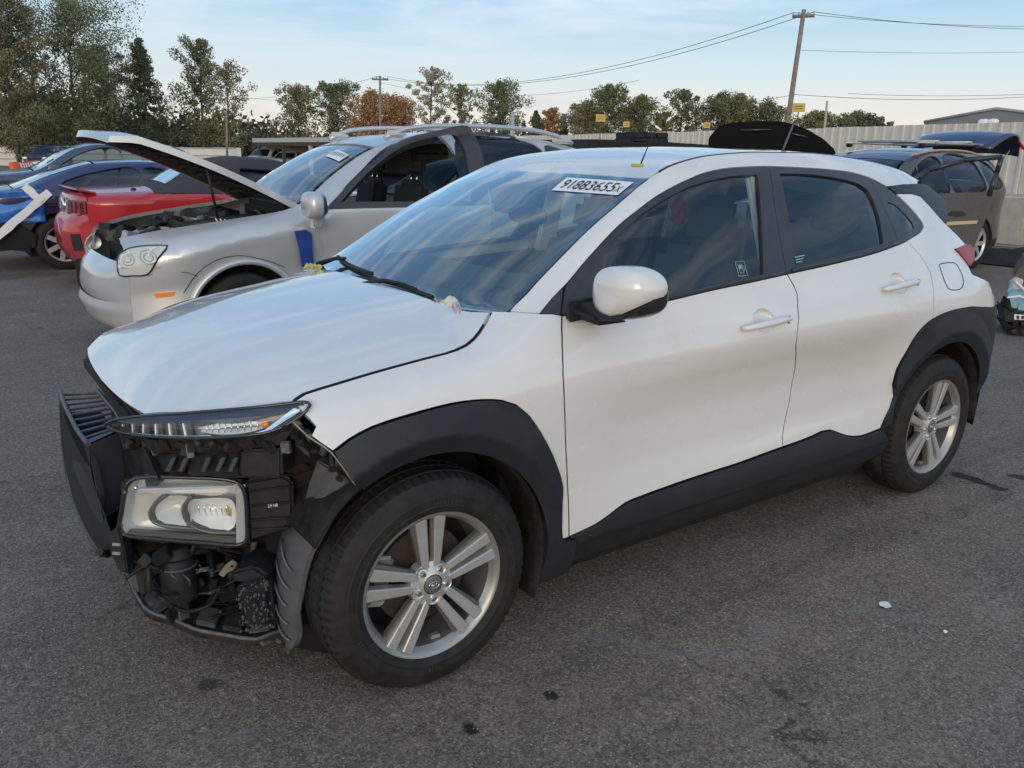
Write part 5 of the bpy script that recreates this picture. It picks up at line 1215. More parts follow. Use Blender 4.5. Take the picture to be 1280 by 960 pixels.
def arch_outline(b, axles, R, zs=.22, top=None):
    """side outline, counter-clockwise from front bottom along the sill to the rear, then back over the top"""
    pts = [(b.x0, .30)]
    for a in axles:
        dx = math.sqrt(max(R*R-(.33-zs-.02)**2, .01)); al = math.degrees(math.acos(-dx/R)); 
        pts += [tuple(p) for p in arc(a, .33, R, 180+math.degrees(math.asin((.33-zs-.02)/R)), -math.degrees(math.asin((.33-zs-.02)/R)), 20)]
    pts += [(b.x1, .32)]
    tl = b.topline(b.x0, b.x1, 60)[::-1]
    return np.array(pts+[tuple(p) for p in tl])
def vehicle(name, label, category, org, rz, b, axles, marks, wins, M_p, M_g=None, group=None, wheelR=.34, seats=True, roofm=None, skip=(), archR=None, front=None, rear=None, wheels=True, res=.10, mirrorx=None, low=None):
    M_g = M_g or M_tint
    t = thing(name, label, category, org, rz, group); hoodx, wsx, rfx, blx = marks
    out_ = arch_outline(b, axles, archR or wheelR+.055); hs = [sm(np.array(w), .06, close=True) for w in wins]
    out_ = inset(clean(out_), .001)
    if 'side' not in skip: panel('body_side', out_, b.side, M_p, t, hem=.03, res=res, holes=hs, both=True)
    for w in hs: panel('side_window', inset(clean(w), -.015), b.side, M_g, t, hem=0, res=res*1.5, both=True, off=-.015)
    if 'hood' not in skip: b.strip('hood', b.x0+.0, hoodx, M_p, t)
    b.strip('windshield', hoodx+.02, wsx, M_clear if M_g is M_clear else mat('ws_dark', (.03, .045, .055), .06, coat=1) if seats is None else M_tint, t, off=-.004, inset_=.035)
    if 'roof' not in skip: b.strip('roof', wsx+.005, rfx, roofm or M_p, t)
    if blx > rfx+.1: b.strip('rear_window', rfx+.02, blx, M_tint, t, off=-.004, inset_=.04)
    if b.x1 > blx+.1: b.strip('trunk_lid', blx+.01, b.x1, M_p, t)
    if 'front' not in skip: endcap(b, 'front_bumper', front or [(b.x0-.02, float(b.zt(b.x0))+.02), (b.x0-.13, .80), (b.x0-.17, .55), (b.x0-.13, .30), (b.x0-.05, .22)], M_p, t, True)
    if 'rear' not in skip: endcap(b, 'rear_bumper', rear or [(b.x1+.01, float(b.zt(b.x1))+.02), (b.x1+.08, .85), (b.x1+.12, .6), (b.x1+.09, .36), (b.x1+.02, .26)], M_p, t, False)
    box('underbody', ((b.x0+b.x1)/2, 0, .33), (b.x1-b.x0-.3, b.hw*1.15, .18), M_dark, t)
    if wheels:
        for a in axles:
            for s in (-1, 1): make_wheel(t, a, s, R=wheelR, cy=b.hw-.12, half=.11, rim=wheelR*.66, tread=False, simple=True, spokes=7)
            box('wheel_housing', (a, 0, .45), (.74, b.hw*1.3, .6), M_dark, t)
    if mirrorx:
        for s in (-1, 1): blob('side_mirror', (mirrorx[0], s*(b.hw+.06), mirrorx[1]), (.14, .22, .16), M_p, t, pw=3, nu=14, nv=8)
    return t
# ---- silver crossover, hood up, front door ajar
M_silver = paint('silver_paint', (.53, .535, .535), metal=.40, rough=.33, dust=.10)
M_silv2 = mat('silver_cladding', (.44, .44, .43), .42, metal=.3, dust=.1)
SO = (.80, 4.16, 0)
bs = Body([(-.86, .90), (-.5, .99), (0, 1.06), (.42, 1.12), (.80, 1.36), (1.18, 1.56), (1.5, 1.64), (2.0, 1.675), (2.7, 1.665), (3.2, 1.60), (3.5, 1.52), (3.72, 1.2)],
          .92, [(-.9, .60), (-.4, .72), (.2, .76), (.45, .74), (1.18, .60), (2.5, .58), (3.3, .55), (3.7, .6)], [(-.9, .70), (0, .90), (.45, .97), (.75, 1.08), (2.0, 1.12), (3.3, 1.2)], -.74, 3.60)
def shit(px, py): # onto silver car flank, local coords
    v = ray(px, py); c = CAM-np.array(SO); tt = np.arange(3, 14, .02); P = c+v*tt[:, None]
    g = P[:, 1]+bs.W(P[:, 0], P[:, 2]); ok = (P[:, 0] > -.8) & (P[:, 0] < 3.7); k = np.where((g[:-1] < 0) & (g[1:] >= 0) & ok[1:])[0]
    return P[k[0]+1] if len(k) else None
def SS(pts):
    o = []
    for x, y in pts:
        p = shit(x, y)
        if p is None: print('silver miss', x, y); continue
        o.append((p[0], p[2]))
    return np.array(o)
w1 = [(.74, 1.12), (1.04, 1.38), (1.28, 1.535), (1.52, 1.60), (1.80, 1.625), (1.86, 1.13)]
w2_ = [(1.95, 1.13), (1.92, 1.60), (2.75, 1.57), (2.80, 1.16)]
w3 = [(2.9, 1.17), (2.84, 1.56), (3.2, 1.47), (3.36, 1.24)]
sv = thing('silver_crossover', 'silver crossover with its hood propped up and front door ajar, behind the white car', 'car', SO, 0)
out_ = arch_outline(bs, [0, 2.72], .395)
hlp = sm(SS([(147, 320), (158, 311.4), (177, 307.2), (195, 306), (208, 306.5), (197, 323), (184, 343), (165, 344), (148.8, 344), (146, 332.5)]), .03, close=True) if shit(147, 320) is not None else None
oo = inset(clean(out_), .001); keep = oo
hl_hole = hlp
panel('body_side', keep, bs.side, M_silver, sv, hem=.03, res=.045, holes=[sm(np.array(w1), .05, close=True), sm(np.array(w2_), .05, close=True), sm(np.array(w3), .05, close=True)], both=True)
for w in (w2_, w3): panel('rear_side_window', inset(clean(sm(np.array(w), .05, close=True)), -.015), bs.side, M_tint, sv, hem=0, both=True, off=-.01)
bs.strip('windshield', .46, 1.16, M_clear, sv, off=-.004, inset_=.05); bs.strip('roof', 1.19, 3.35, M_silver, sv); bs.strip('rear_window', 3.37, 3.6, M_tint, sv)
endcap(bs, 'rear_bumper', [(3.62, 1.15), (3.74, .85), (3.76, .5), (3.66, .3)], M_silv2, sv, False)
endcap(bs, 'front_bumper', [(-.80, .74), (-.90, .66), (-.93, .52), (-.90, .36), (-.80, .24)], M_silver, sv, True)
endcap(bs, 'front_bumper_lip', [(-.93, .46), (-.95, .40), (-.90, .28), (-.80, .23)], M_silv2, sv, True)
# headlamp with clear lens
if hlp is not None:
    panel('headlamp_back', hlp, bs.side, mat('lamp_inner_silver', (.62, .61, .57), .3), sv, hem=.005, off=.004, both=True)
    hc_ = hlp.mean(0); 
    for s in (-1, 1):
        y_ = -float(bs.W(np.array([hc_[0]]), np.array([hc_[1]]))[0])
        for dx, dz_ in ((.10, .03), (-.06, -.01)):
            yy = -float(bs.W(np.array([hc_[0]+dx]), np.array([hc_[1]+dz_]))[0]); lathe('headlamp_cup', [(0, .006), (.03, .002), (.055, -.008), (.058, -.004)], (hc_[0]+dx, -s*(yy+.022) if s > 0 else yy+.022, hc_[1]+dz_), M_refl, sv, n=20)
    for dx, dz_, rr0 in ((.045, .02, .046), (-.075, .005, .040), (.045, .02, .026), (-.075, .005, .022)):
        ring = [(hc_[0]+dx+rr0*math.cos(a), -float(bs.W(np.array([hc_[0]+dx+rr0*math.cos(a)]), np.array([hc_[1]+dz_+rr0*math.sin(a)]))[0])-.008, hc_[1]+dz_+rr0*math.sin(a)) for a in np.linspace(0, 2*math.pi, 21)]
        tube('lamp_ring', ring, .0030, mat('ring_grey', (.38, .38, .37), .3, metal=.4), sv, n=6)
    tube('lamp_divider', [(hc_[0]-.14, -float(bs.W(np.array([hc_[0]-.14]), np.array([hc_[1]-.055]))[0])-.008, hc_[1]-.055), (hc_[0]+.10, -float(bs.W(np.array([hc_[0]+.10]), np.array([hc_[1]-.05]))[0])-.008, hc_[1]-.05)], .003, mat('ring_grey', (.38, .38, .37), .3), sv, n=6)
    q = np.stack([hlp[:, 0], -bs.W(hlp[:, 0], hlp[:, 1])-.006, hlp[:, 1]], 1); tube('headlamp_seal', list(q)+[q[0]], .006, M_ink, sv, n=5)
    panel('headlamp_lens', hlp, bs.side, M_lens, sv, hem=0, off=.014, both=True)
def sflank(pts, off=.004): L_ = SS(pts); return [(x, -float(bs.W(np.array([x]), np.array([z]))[0])-off, z) for x, z in L_]
def sline(pts, r=.004, m_=None): 
    q = sflank(pts, .001); 
    if len(q) > 1: tube('panel_line', sm(q, .05), r, m_ or M_ink, sv, n=4)
sline([(146, 341), (185, 343.5), (232, 340), (246, 345)], .003); sline([(229, 366), (246, 341), (268, 326), (298, 319.5), (331, 325), (356, 334)], .003)
tube('arch_flare', [(.40*math.cos(a), -(float(bs.W(np.array([0.4*math.cos(a)]), np.array([.33+.4*math.sin(a)]))[0])+.012), .33+.40*math.sin(a)) for a in np.linspace(-.2, math.pi+.1, 30)], .022, M_silver, sv, n=8)
p = sflank([(191, 366), (218, 364), (216, 370), (194, 371.5)], .008)
if len(p) == 4: prism('side_marker', p, (0, .01, 0), M_orange, sv, bevel=.002)
for a in (0, 2.72):
    for s in (-1, 1): make_wheel(sv, a, s, R=.325, cy=.77, half=.11, rim=.22, tread=False, simple=True, spokes=7)
    box('wheel_housing', (a, 0, .42), (.76, 1.2, .60), M_dark, sv)
box('underbody', (1.4, 0, .33), (4.0, 1.1, .2), M_dark, sv)
# engine bay seen under the raised hood
box('engine_bay_floor', (-.12, 0, .66), (1.0, 1.3, .30), M_dark, sv)
prism('bay_gutter', [(-.72, -.56, .885), (-.3, -.70, .965), (.42, -.72, 1.07), (.42, -.62, 1.06), (-.3, -.60, .94), (-.62, -.48, .87)], (0, 0, -.06), M_black, sv, bevel=.004)
random.seed(12)
M_eng = mat('engine_grey', (.12, .12, .125), .5, metal=.4, var=.4, vscale=30, dust=.3)
for k in range(64):
    _x = random.uniform(-.66, .32); box('engine_part', (_x, random.uniform(-.54, .55), random.uniform(.80, .90)+.12*(_x+.6)), (random.uniform(.05, .22), random.uniform(.05, .2), random.uniform(.04, .12)), random.choice([M_eng, M_black, M_dirty, M_steel]), sv, rot=(random.uniform(-.3, .3), random.uniform(-.3, .3), random.random()), bevel=.008)
for k in range(7): tube('engine_hose', sm([(random.uniform(-.6, .2), random.uniform(-.5, .4), .93), (random.uniform(-.5, .2), random.uniform(-.5, .4), .97), (random.uniform(-.4, .3), random.uniform(-.5, .4), .93)], .05), .014, random.choice([M_black, M_steel]), sv, n=6)
box('strut_tower', (.05, -.55, .95), (.24, .14, .08), M_eng, sv, bevel=.03)
tube('bay_ribbed_duct', [(-.38, -.58, .955), (.0, -.62, 1.0), (.22, -.63, 1.02)], .035, M_black, sv, n=10)
for k in range(5): tube('duct_clip', [(-.10+.03*k, -.62, 1.02), (-.10+.03*k, -.66, 1.0)], .005, M_label, sv, n=5)
for s in (1,): box('grille_edge', (-.885, s*.36, .56), (.07, .05, .22), M_black, sv, bevel=.01)
# raised hood
so = np.array(SO)
Hn = np.array([.50, -.72, 1.10]); F1 = AY(140, 163, so[1]-.62)-so; Fm = AY(137, 160, so[1])-so; print('silver hood tip', F1, Fm)
def hoodf(u, v, off=0.):
    t = v*2-1; w = .73-.12*u**3; base = Hn*np.array([1, 0, 1])
    tip = np.array([F1[0]*1, 0, F1[2]]); p = base+(tip-base)*u; n_ = np.array([-(tip-base)[2], 0, (tip-base)[0]]); n_ /= np.linalg.norm(n_); n_ = n_*np.sign(n_[2])
    p = p+n_*(.045*math.sin(math.pi*min(u, 1)*.9)+.045*(1-abs(t)**2.5)-off-(.05*max(0, u-.88)/.12 if u > .88 else 0)); p = p-np.array([.10*(1-abs(t)**2)*u**2, 0, 0])
    return (p[0], t*w, p[2])
hd = grid('raised_hood', lambda u, v: hoodf(u, v), 22, 16, M_silver, sv, smooth=50)
grid('hood_underside', lambda u, v: hoodf(.02+.95*u, .03+.94*v, .045), 12, 10, M_black, hd, smooth=30)
for v0 in (0., 1.): grid('hood_edge', lambda u, v, v0=v0: hoodf(u, v0, .045*v), 22, 2, M_silver, hd)
grid('hood_nose', lambda u, v: hoodf(1, u, .05*v), 16, 2, M_silver, hd)
random.seed(4)
for k in range(7):
    u_, v_ = .12+.11*k, .5; a_, b_ = hoodf(u_, .16, .055), hoodf(u_, .84, .055); tube('hood_brace', [a_, hoodf(u_+.05, .5, .07), b_], .018, M_dark, hd, n=6)
for k in range(3): tube('nose_vent', [hoodf(.985-.02*k, .55+.0*k, -.004), hoodf(.985-.02*k, .86, -.004)], .007, M_ink, hd, n=5)
hp_ = np.array(hoodf(.52, .04, .05)); tube('hood_strut', [tuple(hp_), tuple(AY(272, 272, so[1]-.60)-so)], .010, M_black, sv, n=7)
tube('hood_hinge', [hoodf(.06, .03, .04), tuple(AY(338, 276, so[1]-.66)-so), tuple(AY(318, 262, so[1]-.66)-so)], .014, M_black, sv, n=6)
# door, swung a little open: frame, pane opening, skin
dh = np.array([.62, -.925]); ang = math.radians(-13)
def dr_(x, z, o=0.): # door-local distance along x, height
    L0 = x-.62; w = float(bs.W(np.array([x]), np.array([z]))[0]); y = -(w)-o-.012
    c_, s_ = math.cos(ang), math.sin(ang); dx, dy = x-dh[0], y-dh[1]
    return (dh[0]+c_*dx-s_*dy, dh[1]+s_*dx+c_*dy, z)
def dfm(u, v): return np.array([dr_(a, b) for a, b in zip(u, v)])
door = thing('x', 'x', 'x'); bpy.data.objects.remove(door)
do = sm(np.array([(.62, .40), (.60, .7), (.62, 1.06), (.95, 1.34), (1.30, 1.57), (1.55, 1.64), (1.86, 1.665), (1.90, 1.4), (1.93, 1.10), (1.92, .8), (1.88, .40)]), .05)
fd_ = panel('front_door', [q for q in do], dfm, M_silver, sv, hem=.03, res=.06, holes=[sm(np.array([(.72, 1.12), (1.0, 1.37), (1.28, 1.545), (1.52, 1.615), (1.78, 1.63), (1.82, 1.12)]), .04)])
fo = cat(sm(np.array([(.62, 1.08), (.95, 1.355), (1.30, 1.585), (1.55, 1.655), (1.875, 1.685), (1.92, 1.10)]), .05))
panel('door_frame', cat(fo, [[1.78, 1.095], [.80, 1.085]]), dfm, M_frame, fd_, hem=.05, res=.05, off=.004, holes=[sm(np.array([(.74, 1.13), (1.02, 1.365), (1.28, 1.53), (1.52, 1.60), (1.75, 1.615), (1.78, 1.13)]), .04)])
box('door_inner', tuple(np.array(dr_(1.27, .78))+np.array([0, .07, 0])), (1.2, .06, .6), M_dark, fd_, rot=(0, 0, ang), bevel=.02)
# silver mirror with glass facing the camera side
mm = AY(396, 256, so[1]-1.06)-so; blob('door_mirror', tuple(mm+np.array([-.04, -.02, 0])), (.13, .24, .19), M_silver, fd_, pw=3); 
prism('mirror_pane', [tuple(mm+np.array([.03, .11*math.cos(a)-.02, .08*math.sin(a)])) for a in np.linspace(0, 2*math.pi, 21)[:-1]], (.008, 0, 0), M_chrome, fd_, bevel=.002)
prism('mirror_foot', [tuple(mm+np.array(q)) for q in ((-.03, .06, -.07), (.05, .06, -.07), (.04, .10, -.17), (-.03, .10, -.17))], (0, -.10, 0), M_silver, fd_, bevel=.012)
bt = [tuple(np.array(AY(x, y, so[1]-.95))) for x, y in ((369, 289), (383, 287.5), (390, 293), (391, 312), (393, 334), (378, 334), (375, 312))]
o = prism('blue_tape', bt, (.0, .02, 0), mat('blue_tarp', (.015, .05, .24), .4, var=.2), None, bevel=.003); tag(o, 'blue plastic strip hanging in the door gap of the silver crossover', 'tape')
# roof rails
for s in (-1, 1):
    pts = [(1.30, s*.56, 1.60), (1.50, s*.57, 1.68), (2.0, s*.57, 1.715), (2.7, s*.56, 1.705), (3.05, s*.55, 1.655), (3.25, s*.54, 1.59)]; tube('roof_rail', sm(pts, .08), .020, M_silver, sv, n=8)
    box('rail_foot', (1.40, s*.565, 1.635), (.18, .05, .06), M_silver, sv, bevel=.02); box('rail_foot', (3.12, s*.55, 1.615), (.22, .05, .06), M_silver, sv, bevel=.02); tube('rail_post', [(2.3, s*.565, 1.64), (2.3, s*.565, 1.71)], .012, M_silver, sv, n=6)
for x, y in ((1.35, -.38), (1.35, .38)):
    box('seat_back', (x+.25, y, 1.02), (.14, .46, .50), M_dark, sv, rot=(0, .2, 0), bevel=.06, seg=3); box('seat_headrest', (x+.33, y, 1.38), (.10, .26, .17), M_dark, sv, bevel=.045, seg=3)
    for d in (-.05, .05): tube('headrest_post', [(x+.3, y+d, 1.24), (x+.32, y+d, 1.32)], .007, M_chrome, sv, n=5)
box('dash', (.72, 0, 1.0), (.4, 1.4, .16), M_dark, sv, bevel=.04)
c4 = [(.92, -.52), (.98, -.10), (1.06, -.13), (1.0, -.53)]
panel('lot_sheet', np.array([(.93, -.50), (.97, -.14), (1.07, -.15), (1.02, -.49)]), bs.top, M_label, sv, out=(0, 0, 1), hem=0, off=.004)
for k in range(7): panel('sheet_mark', np.array([(.975+.003*k, -.445+.043*k), (.978+.003*k, -.432+.043*k), (1.02+.003*k, -.436+.043*k), (1.017+.003*k, -.449+.043*k)]), bs.top, M_ink, sv, out=(0, 0, 1), hem=0, off=.006, res=.05)

# ---- red soft-top coupe, tail towards us
M_redp = paint('red_paint', (.42, .012, .018), rough=.28)
M_soft = mat('soft_top_cloth', (.045, .042, .042), .9, bump=.3, bscale=300)
RX = 4.06; RY = 7.95
br = Body([(-.80, .78), (-.4, .92), (.6, 1.0), (.75, 1.02), (1.4, 1.36), (1.9, 1.40), (2.35, 1.33), (2.95, 1.07), (3.3, 1.06), (3.78, 1.04)],
          .94, [(-.8, .66), (.5, .78), (.75, .76), (1.4, .58), (1.9, .56), (2.4, .56), (2.95, .62), (3.3, .74), (3.8, .72)], [(-.8, .72), (.5, .93), (1.5, .96), (2.7, 1.0), (3.3, .98), (3.8, .96)], -.70, 3.66, crown=.035, drop=.02)
red = vehicle('red_convertible', 'bright red convertible with black soft top, tail end towards the camera', 'car', (RX, RY, 0), math.pi, br, [0, 2.72], (.72, 1.38, 1.42, 1.44), [[(.95, 1.02), (1.38, 1.27), (2.0, 1.30), (2.1, 1.03)]], M_redp, skip=('side', 'roof', 'rear'))
sidep = arch_outline(br, [0, 2.72], .40)
body_o = [p for p in sidep if not (p[1] > 1.0 and .9 < p[0] < 2.98)]
panel('body_side', np.array(body_o), br.side, M_redp, red, hem=.03, res=.09, both=True)
so_ = cat(br.topline(.95, 2.97, 40)[::-1], [[.92, 1.0], [1.5, .99], [2.3, 1.015], [2.98, 1.03]]); 
panel('soft_top_side', inset(clean(so_), .001), br.side, M_soft, red, hem=.02, both=True, off=.008, holes=[np.array([(1.05, 1.05), (1.4, 1.25), (2.0, 1.29), (2.12, 1.05)])])
br.strip('soft_top', 1.42, 2.96, M_soft, red, off=.008); br.strip('trunk_deck', 2.98, 3.66, M_redp, red)
panel('soft_top_window', np.array([(2.50, -.40), (2.50, .40), (2.80, .50), (2.80, -.50)]), br.top, mat('pale_rear_glass', (.30, .36, .42), .06, coat=1, spec=1.), red, out=(0, 0, 1), hem=.006, off=.020)
endcap(br, 'tail_panel', [(3.69, 1.03), (3.78, 1.0), (3.78, .86), (3.80, .80), (3.87, .74), (3.90, .60), (3.88, .42), (3.80, .28)], M_redp, red, False, n=24)
def rcap(t, z, o=0.): # point on tail face
    xz = np.array([(3.69, 1.03), (3.78, 1.0), (3.78, .86), (3.80, .80), (3.87, .74), (3.90, .60), (3.88, .42), (3.80, .28)]); x = float(np.interp(-z, -xz[:, 1], xz[:, 0])); w = float(br.W(np.array([3.66]), np.array([z]))[0]); return (x+(3.66-x)*abs(t)**3+o, t*w, z)
for s in (1, -1):
    a = [rcap(s*t, z, .010) for t, z in ((.42, .80), (.42, .95), (.70, .96), (.985, .955), (.99, .83), (.80, .795))]; prism('tail_lamp', a, (-.05, 0, 0), mat('smoked_lens', (.07, .008, .012), .12, coat=1), red, bevel=.004)
    for q in (.52, .66, .80): prism('lamp_bar', [rcap(s*q, .82, .016), rcap(s*q, .94, .016), rcap(s*(q+.07), .94, .016), rcap(s*(q+.07), .82, .016)], (-.02, 0, 0), mat('bar_red', (.20, .02, .025), .2, coat=1), red, bevel=.002)
prism('rear_garnish', [rcap(t, z, .008) for t, z in ((-.40, .80), (-.40, .95), (.40, .95), (.40, .80))], (-.03, 0, 0), M_gloss, red, bevel=.004)
lathe('rear_badge', [(0, -.008), (.07, -.006), (.08, 0), (.082, .012)], (0, 0, 0), M_chrome, red, n=28).matrix_local = Matrix.Translation((3.80, 0, .88)) @ Matrix.Rotation(math.pi/2, 4, 'Z')
prism('lip_spoiler', [(3.55, -.72, 1.045), (3.55, .72, 1.045), (3.74, .70, 1.085), (3.80, 0, 1.10), (3.74, -.70, 1.085)], (0, 0, -.018), M_redp, red, bevel=.006)
for s in (1, -1): prism('bumper_vent', [rcap(s*t, z, .012) for t, z in ((.70, .42), (.70, .60), (.86, .61), (.88, .43))], (-.04, 0, 0), M_black, red, bevel=.003)
prism('rear_diffuser', [rcap(t, z, .004) for t, z in ((-.65, .28), (-.6, .40), (.6, .40), (.65, .28))], (-.05, 0, 0), M_black, red, bevel=.003)
blob('antenna_base', (3.15, .55, 1.06), (.06, .04, .04), M_black, red, pw=2)

# ---- deep blue fastback with taped-over tail
M_navy = paint('deep_blue_paint', (.016, .018, .085), rough=.25)
BX, BY = 3.20, 10.10
bb_ = Body([(-.85, .74), (-.3, .90), (.55, .98), (1.25, 1.27), (1.7, 1.35), (2.3, 1.33), (2.8, 1.20), (3.3, 1.02), (3.75, .97)],
           .93, [(-.85, .62), (.5, .76), (1.25, .58), (2.3, .56), (2.9, .60), (3.4, .68), (3.8, .66)], [(-.85, .66), (.5, .86), (2.0, .90), (3.2, .93), (3.8, .90)], -.75, 3.68, crown=.03, drop=.025)
blue = vehicle('blue_fastback', 'dark blue fastback with taped blue plastic over its broken tail', 'car', (BX, BY, 0), math.pi, bb_, [0, 2.82], (.55, 1.25, 2.32, 3.28), [[(.88, .95), (1.35, 1.19), (1.75, 1.245), (1.78, .96)], [(1.86, .96), (1.84, 1.245), (2.3, 1.21), (2.72, 1.09), (2.80, 1.0), (2.6, .965)]], M_navy, M_g=M_clear, skip=('rear',), wheelR=.335)
endcap(bb_, 'torn_bumper', [(3.74, .80), (3.84, .68), (3.86, .5), (3.78, .33), (3.6, .25)], M_dark, blue, False)
for s in (1, -1): tube('sill_trim', [(3.2, s*.93, .80), (2.9, s*.945, .80), (2.2, s*.95, .80)], .012, M_black, blue, n=6)
prism('black_side_trim', [(3.68, .85, .60), (3.3, .93, .62), (3.12, .94, .45), (3.15, .92, .30), (3.6, .84, .26)], (0, .02, 0), M_dark, blue, bevel=.004)
def bw(p): return (BX-p[0], BY-p[1], p[2])
M_tarp = mat('blue_plastic_film', (.04, .16, .50), .18, coat=.6, var=.5, vscale=5, bump=.6, bscale=9)
tp = grid('plastic_film', lambda u, v: bw((3.86-.86*u+.06*v*(1-u), (.955+.02*math.sin(9*v+4*u))*(.90+.09*u), .97-.42*v*(1-.15*u)+.03*u*(1-v))), 14, 12, M_tarp, None, smooth=60, thick=.003); tag(tp, 'blue plastic film taped over the tail corner of the dark blue car', 'plastic film')
def rib(a, b, w_, lab):
    a, b = np.array(a, float), np.array(b, float); d = b-a; n_ = np.cross(d, [0, 1, 0]); n_ /= np.linalg.norm(n_); k = 10
    A_ = [a+d*i/k+n_*w_*(1+.12*math.sin(5*i)) for i in range(k+1)]; B_ = [a+d*i/k-n_*w_*(1+.12*math.cos(4*i)) for i in range(k+1)]
    o = strip('white_tape', A_, B_, M_label, None); o.data.polygons.foreach_set('use_smooth', [False]*len(o.data.polygons)); md = o.modifiers.new('t', 'SOLIDIFY'); md.thickness = .004; return tag(o, lab, 'tape')
yb = BY-.99
rib(AY(-12, 303, yb-.02), AY(62, 240, yb-.02), .046, 'long white tape strip running down the tail corner of the dark blue car')
rib(AY(30, 232, yb-.035), AY(52, 252, yb-.035), .046, 'short white tape strip crossing the long one on the dark blue car')

# ---- blue-grey pickup cab behind them
M_bg = paint('blue_grey_paint', (.035, .045, .085), rough=.3, dust=.15)
bp_ = Body([(-.9, 1.02), (-.4, 1.08), (.45, 1.16), (1.15, 1.52), (1.5, 1.58), (2.6, 1.57), (2.85, 1.50), (3.08, 1.16), (3.3, 1.13), (4.9, 1.13)],
           .95, [(-.9, .72), (.4, .80), (1.15, .64), (2.6, .62), (3.1, .74), (4.9, .86)], [(-.9, .9), (.5, 1.06), (3.0, 1.08), (4.9, 1.06)], -.8, 4.8, drop=.03)
pk = vehicle('pickup_truck', 'dark blue-grey pickup parked beyond the dark blue fastback', 'pickup', (.05, 13.7, 0), 0, bp_, [0, 3.4], (.45, 1.13, 2.6, 3.06), [[(.75, 1.10), (1.22, 1.43), (1.75, 1.49), (1.78, 1.11)], [(1.86, 1.11), (1.84, 1.49), (2.5, 1.47), (2.75, 1.15)]], M_bg, M_g=M_clear, wheelR=.37, mirrorx=(.72, 1.14))
box('bed_cover', (4.0, 0, 1.14), (1.5, 1.6, .05), M_black, pk, bevel=.02)
panel('lot_sheet', np.array([(.70, -.50), (.72, -.18), (.82, -.18), (.80, -.50)]), bp_.top, M_label, pk, out=(0, 0, 1), hem=0, off=.006)
# ---- white saloon seen through the silver car's open window
M_wh2 = paint('plain_white_paint', (.70, .71, .72), rough=.3)
bw_ = Body([(-.85, .78), (-.3, .93), (.55, 1.0), (1.25, 1.36), (1.7, 1.44), (2.4, 1.42), (3.1, 1.10), (3.7, 1.06)], .91, [(-.85, .62), (.5, .76), (1.25, .58), (2.4, .56), (3.1, .66), (3.8, .66)], [(-.85, .7), (.5, .9), (3.2, .98), (3.8, .95)], -.75, 3.65, drop=.025)
WN = [[(.85, .98), (1.35, 1.28), (1.75, 1.34), (1.78, 1.0)], [(1.86, 1.0), (1.84, 1.34), (2.35, 1.30), (2.75, 1.04)]]
vehicle('white_saloon', 'white saloon seen through the open window of the silver crossover', 'car', (4.3, 8.4, 0), 0, bw_, [0, 2.75], (.55, 1.25, 2.42, 3.1), WN, M_wh2, wheelR=.33)

# ---- navy wagon on the right, doors open, tailgate up
M_nv = paint('navy_paint', (.016, .024, .075), rough=.25); M_brz = paint('dark_bronze_paint', (.050, .044, .036), rough=.3, dust=.2)
NO = np.array([8.35, 4.12, 0.])
bn = Body([(-.86, .92), (-.5, 1.0), (.42, 1.10), (1.15, 1.50), (1.5, 1.60), (2.0, 1.64), (2.9, 1.62), (3.35, 1.54), (3.58, 1.2), (3.66, 1.0)],
          .92, [(-.86, .6), (.45, .74), (1.15, .60), (2.5, .58), (3.3, .56), (3.66, .7)], [(-.86, .8), (.6, 1.02), (3.3, 1.10)], -.74, 3.58)
NW = [[(.82, 1.05), (1.28, 1.42), (1.75, 1.51), (1.78, 1.07)], [(1.90, 1.07), (1.88, 1.52), (2.62, 1.49), (2.74, 1.10)], [(2.86, 1.11), (2.82, 1.46), (3.08, 1.42), (3.26, 1.16)]]
nv = vehicle('navy_wagon', 'dark wagon with navy roof, open side door and raised navy tailgate by the fence', 'car', tuple(NO), 0, bn, [0, 2.72], (.44, 1.13, 3.33, 3.34), NW, M_brz, M_g=glass('empty_pane', (.8, .82, .82), fr=1.2), roofm=M_nv, wheelR=.35)
grid('raised_tailgate', lambda u, v: (3.28+.88*u, (v*2-1)*(.60+.08*math.sin(math.pi*u)), 1.63+.26*math.sin(u*2.3)-.12*u*u+.05*(1-abs(v*2-1)**2.5)-.16*max(0, u-.8)/.2), 18, 14, M_nv, nv, smooth=60, thick=.035)
prism('tailgate_glass', [(3.45, -.45, 1.66), (3.95, -.50, 1.72), (3.95, .50, 1.72), (3.45, .45, 1.66)], (0, 0, .01), M_gloss, nv, bevel=.002)
for s in (-1, 1):
    prism('tail_lamp', [(3.98, s*.66, 1.72), (4.04, s*.52, 1.78), (4.20, s*.54, 1.68), (4.22, s*.66, 1.62), (4.12, s*.70, 1.60)], (0, 0, .05), M_redlens, nv, bevel=.01)
    tube('gas_strut', [(3.45, s*.56, 1.2), (3.85, s*.60, 1.62)], .010, M_steel, nv, n=6)
    tube('roof_bar', [(1.5, s*.54, 1.70), (3.2, s*.53, 1.69)], .016, M_steel, nv, n=8)
    for xx in (1.6, 3.0): box('bar_foot', (xx, s*.54, 1.665), (.12, .05, .06), M_black, nv, bevel=.015)
for xx in (1.9, 2.75): tube('cross_bar', [(xx, -.60, 1.72), (xx, .60, 1.72)], .018, M_steel, nv, n=8)
tube('gold_trim', sm([(1.2, -.63, 1.535), (1.8, -.615, 1.60), (2.6, -.60, 1.60), (3.2, -.58, 1.53)], .1), .012, mat('tan_strip', (.55, .36, .20), .5), nv, n=6)
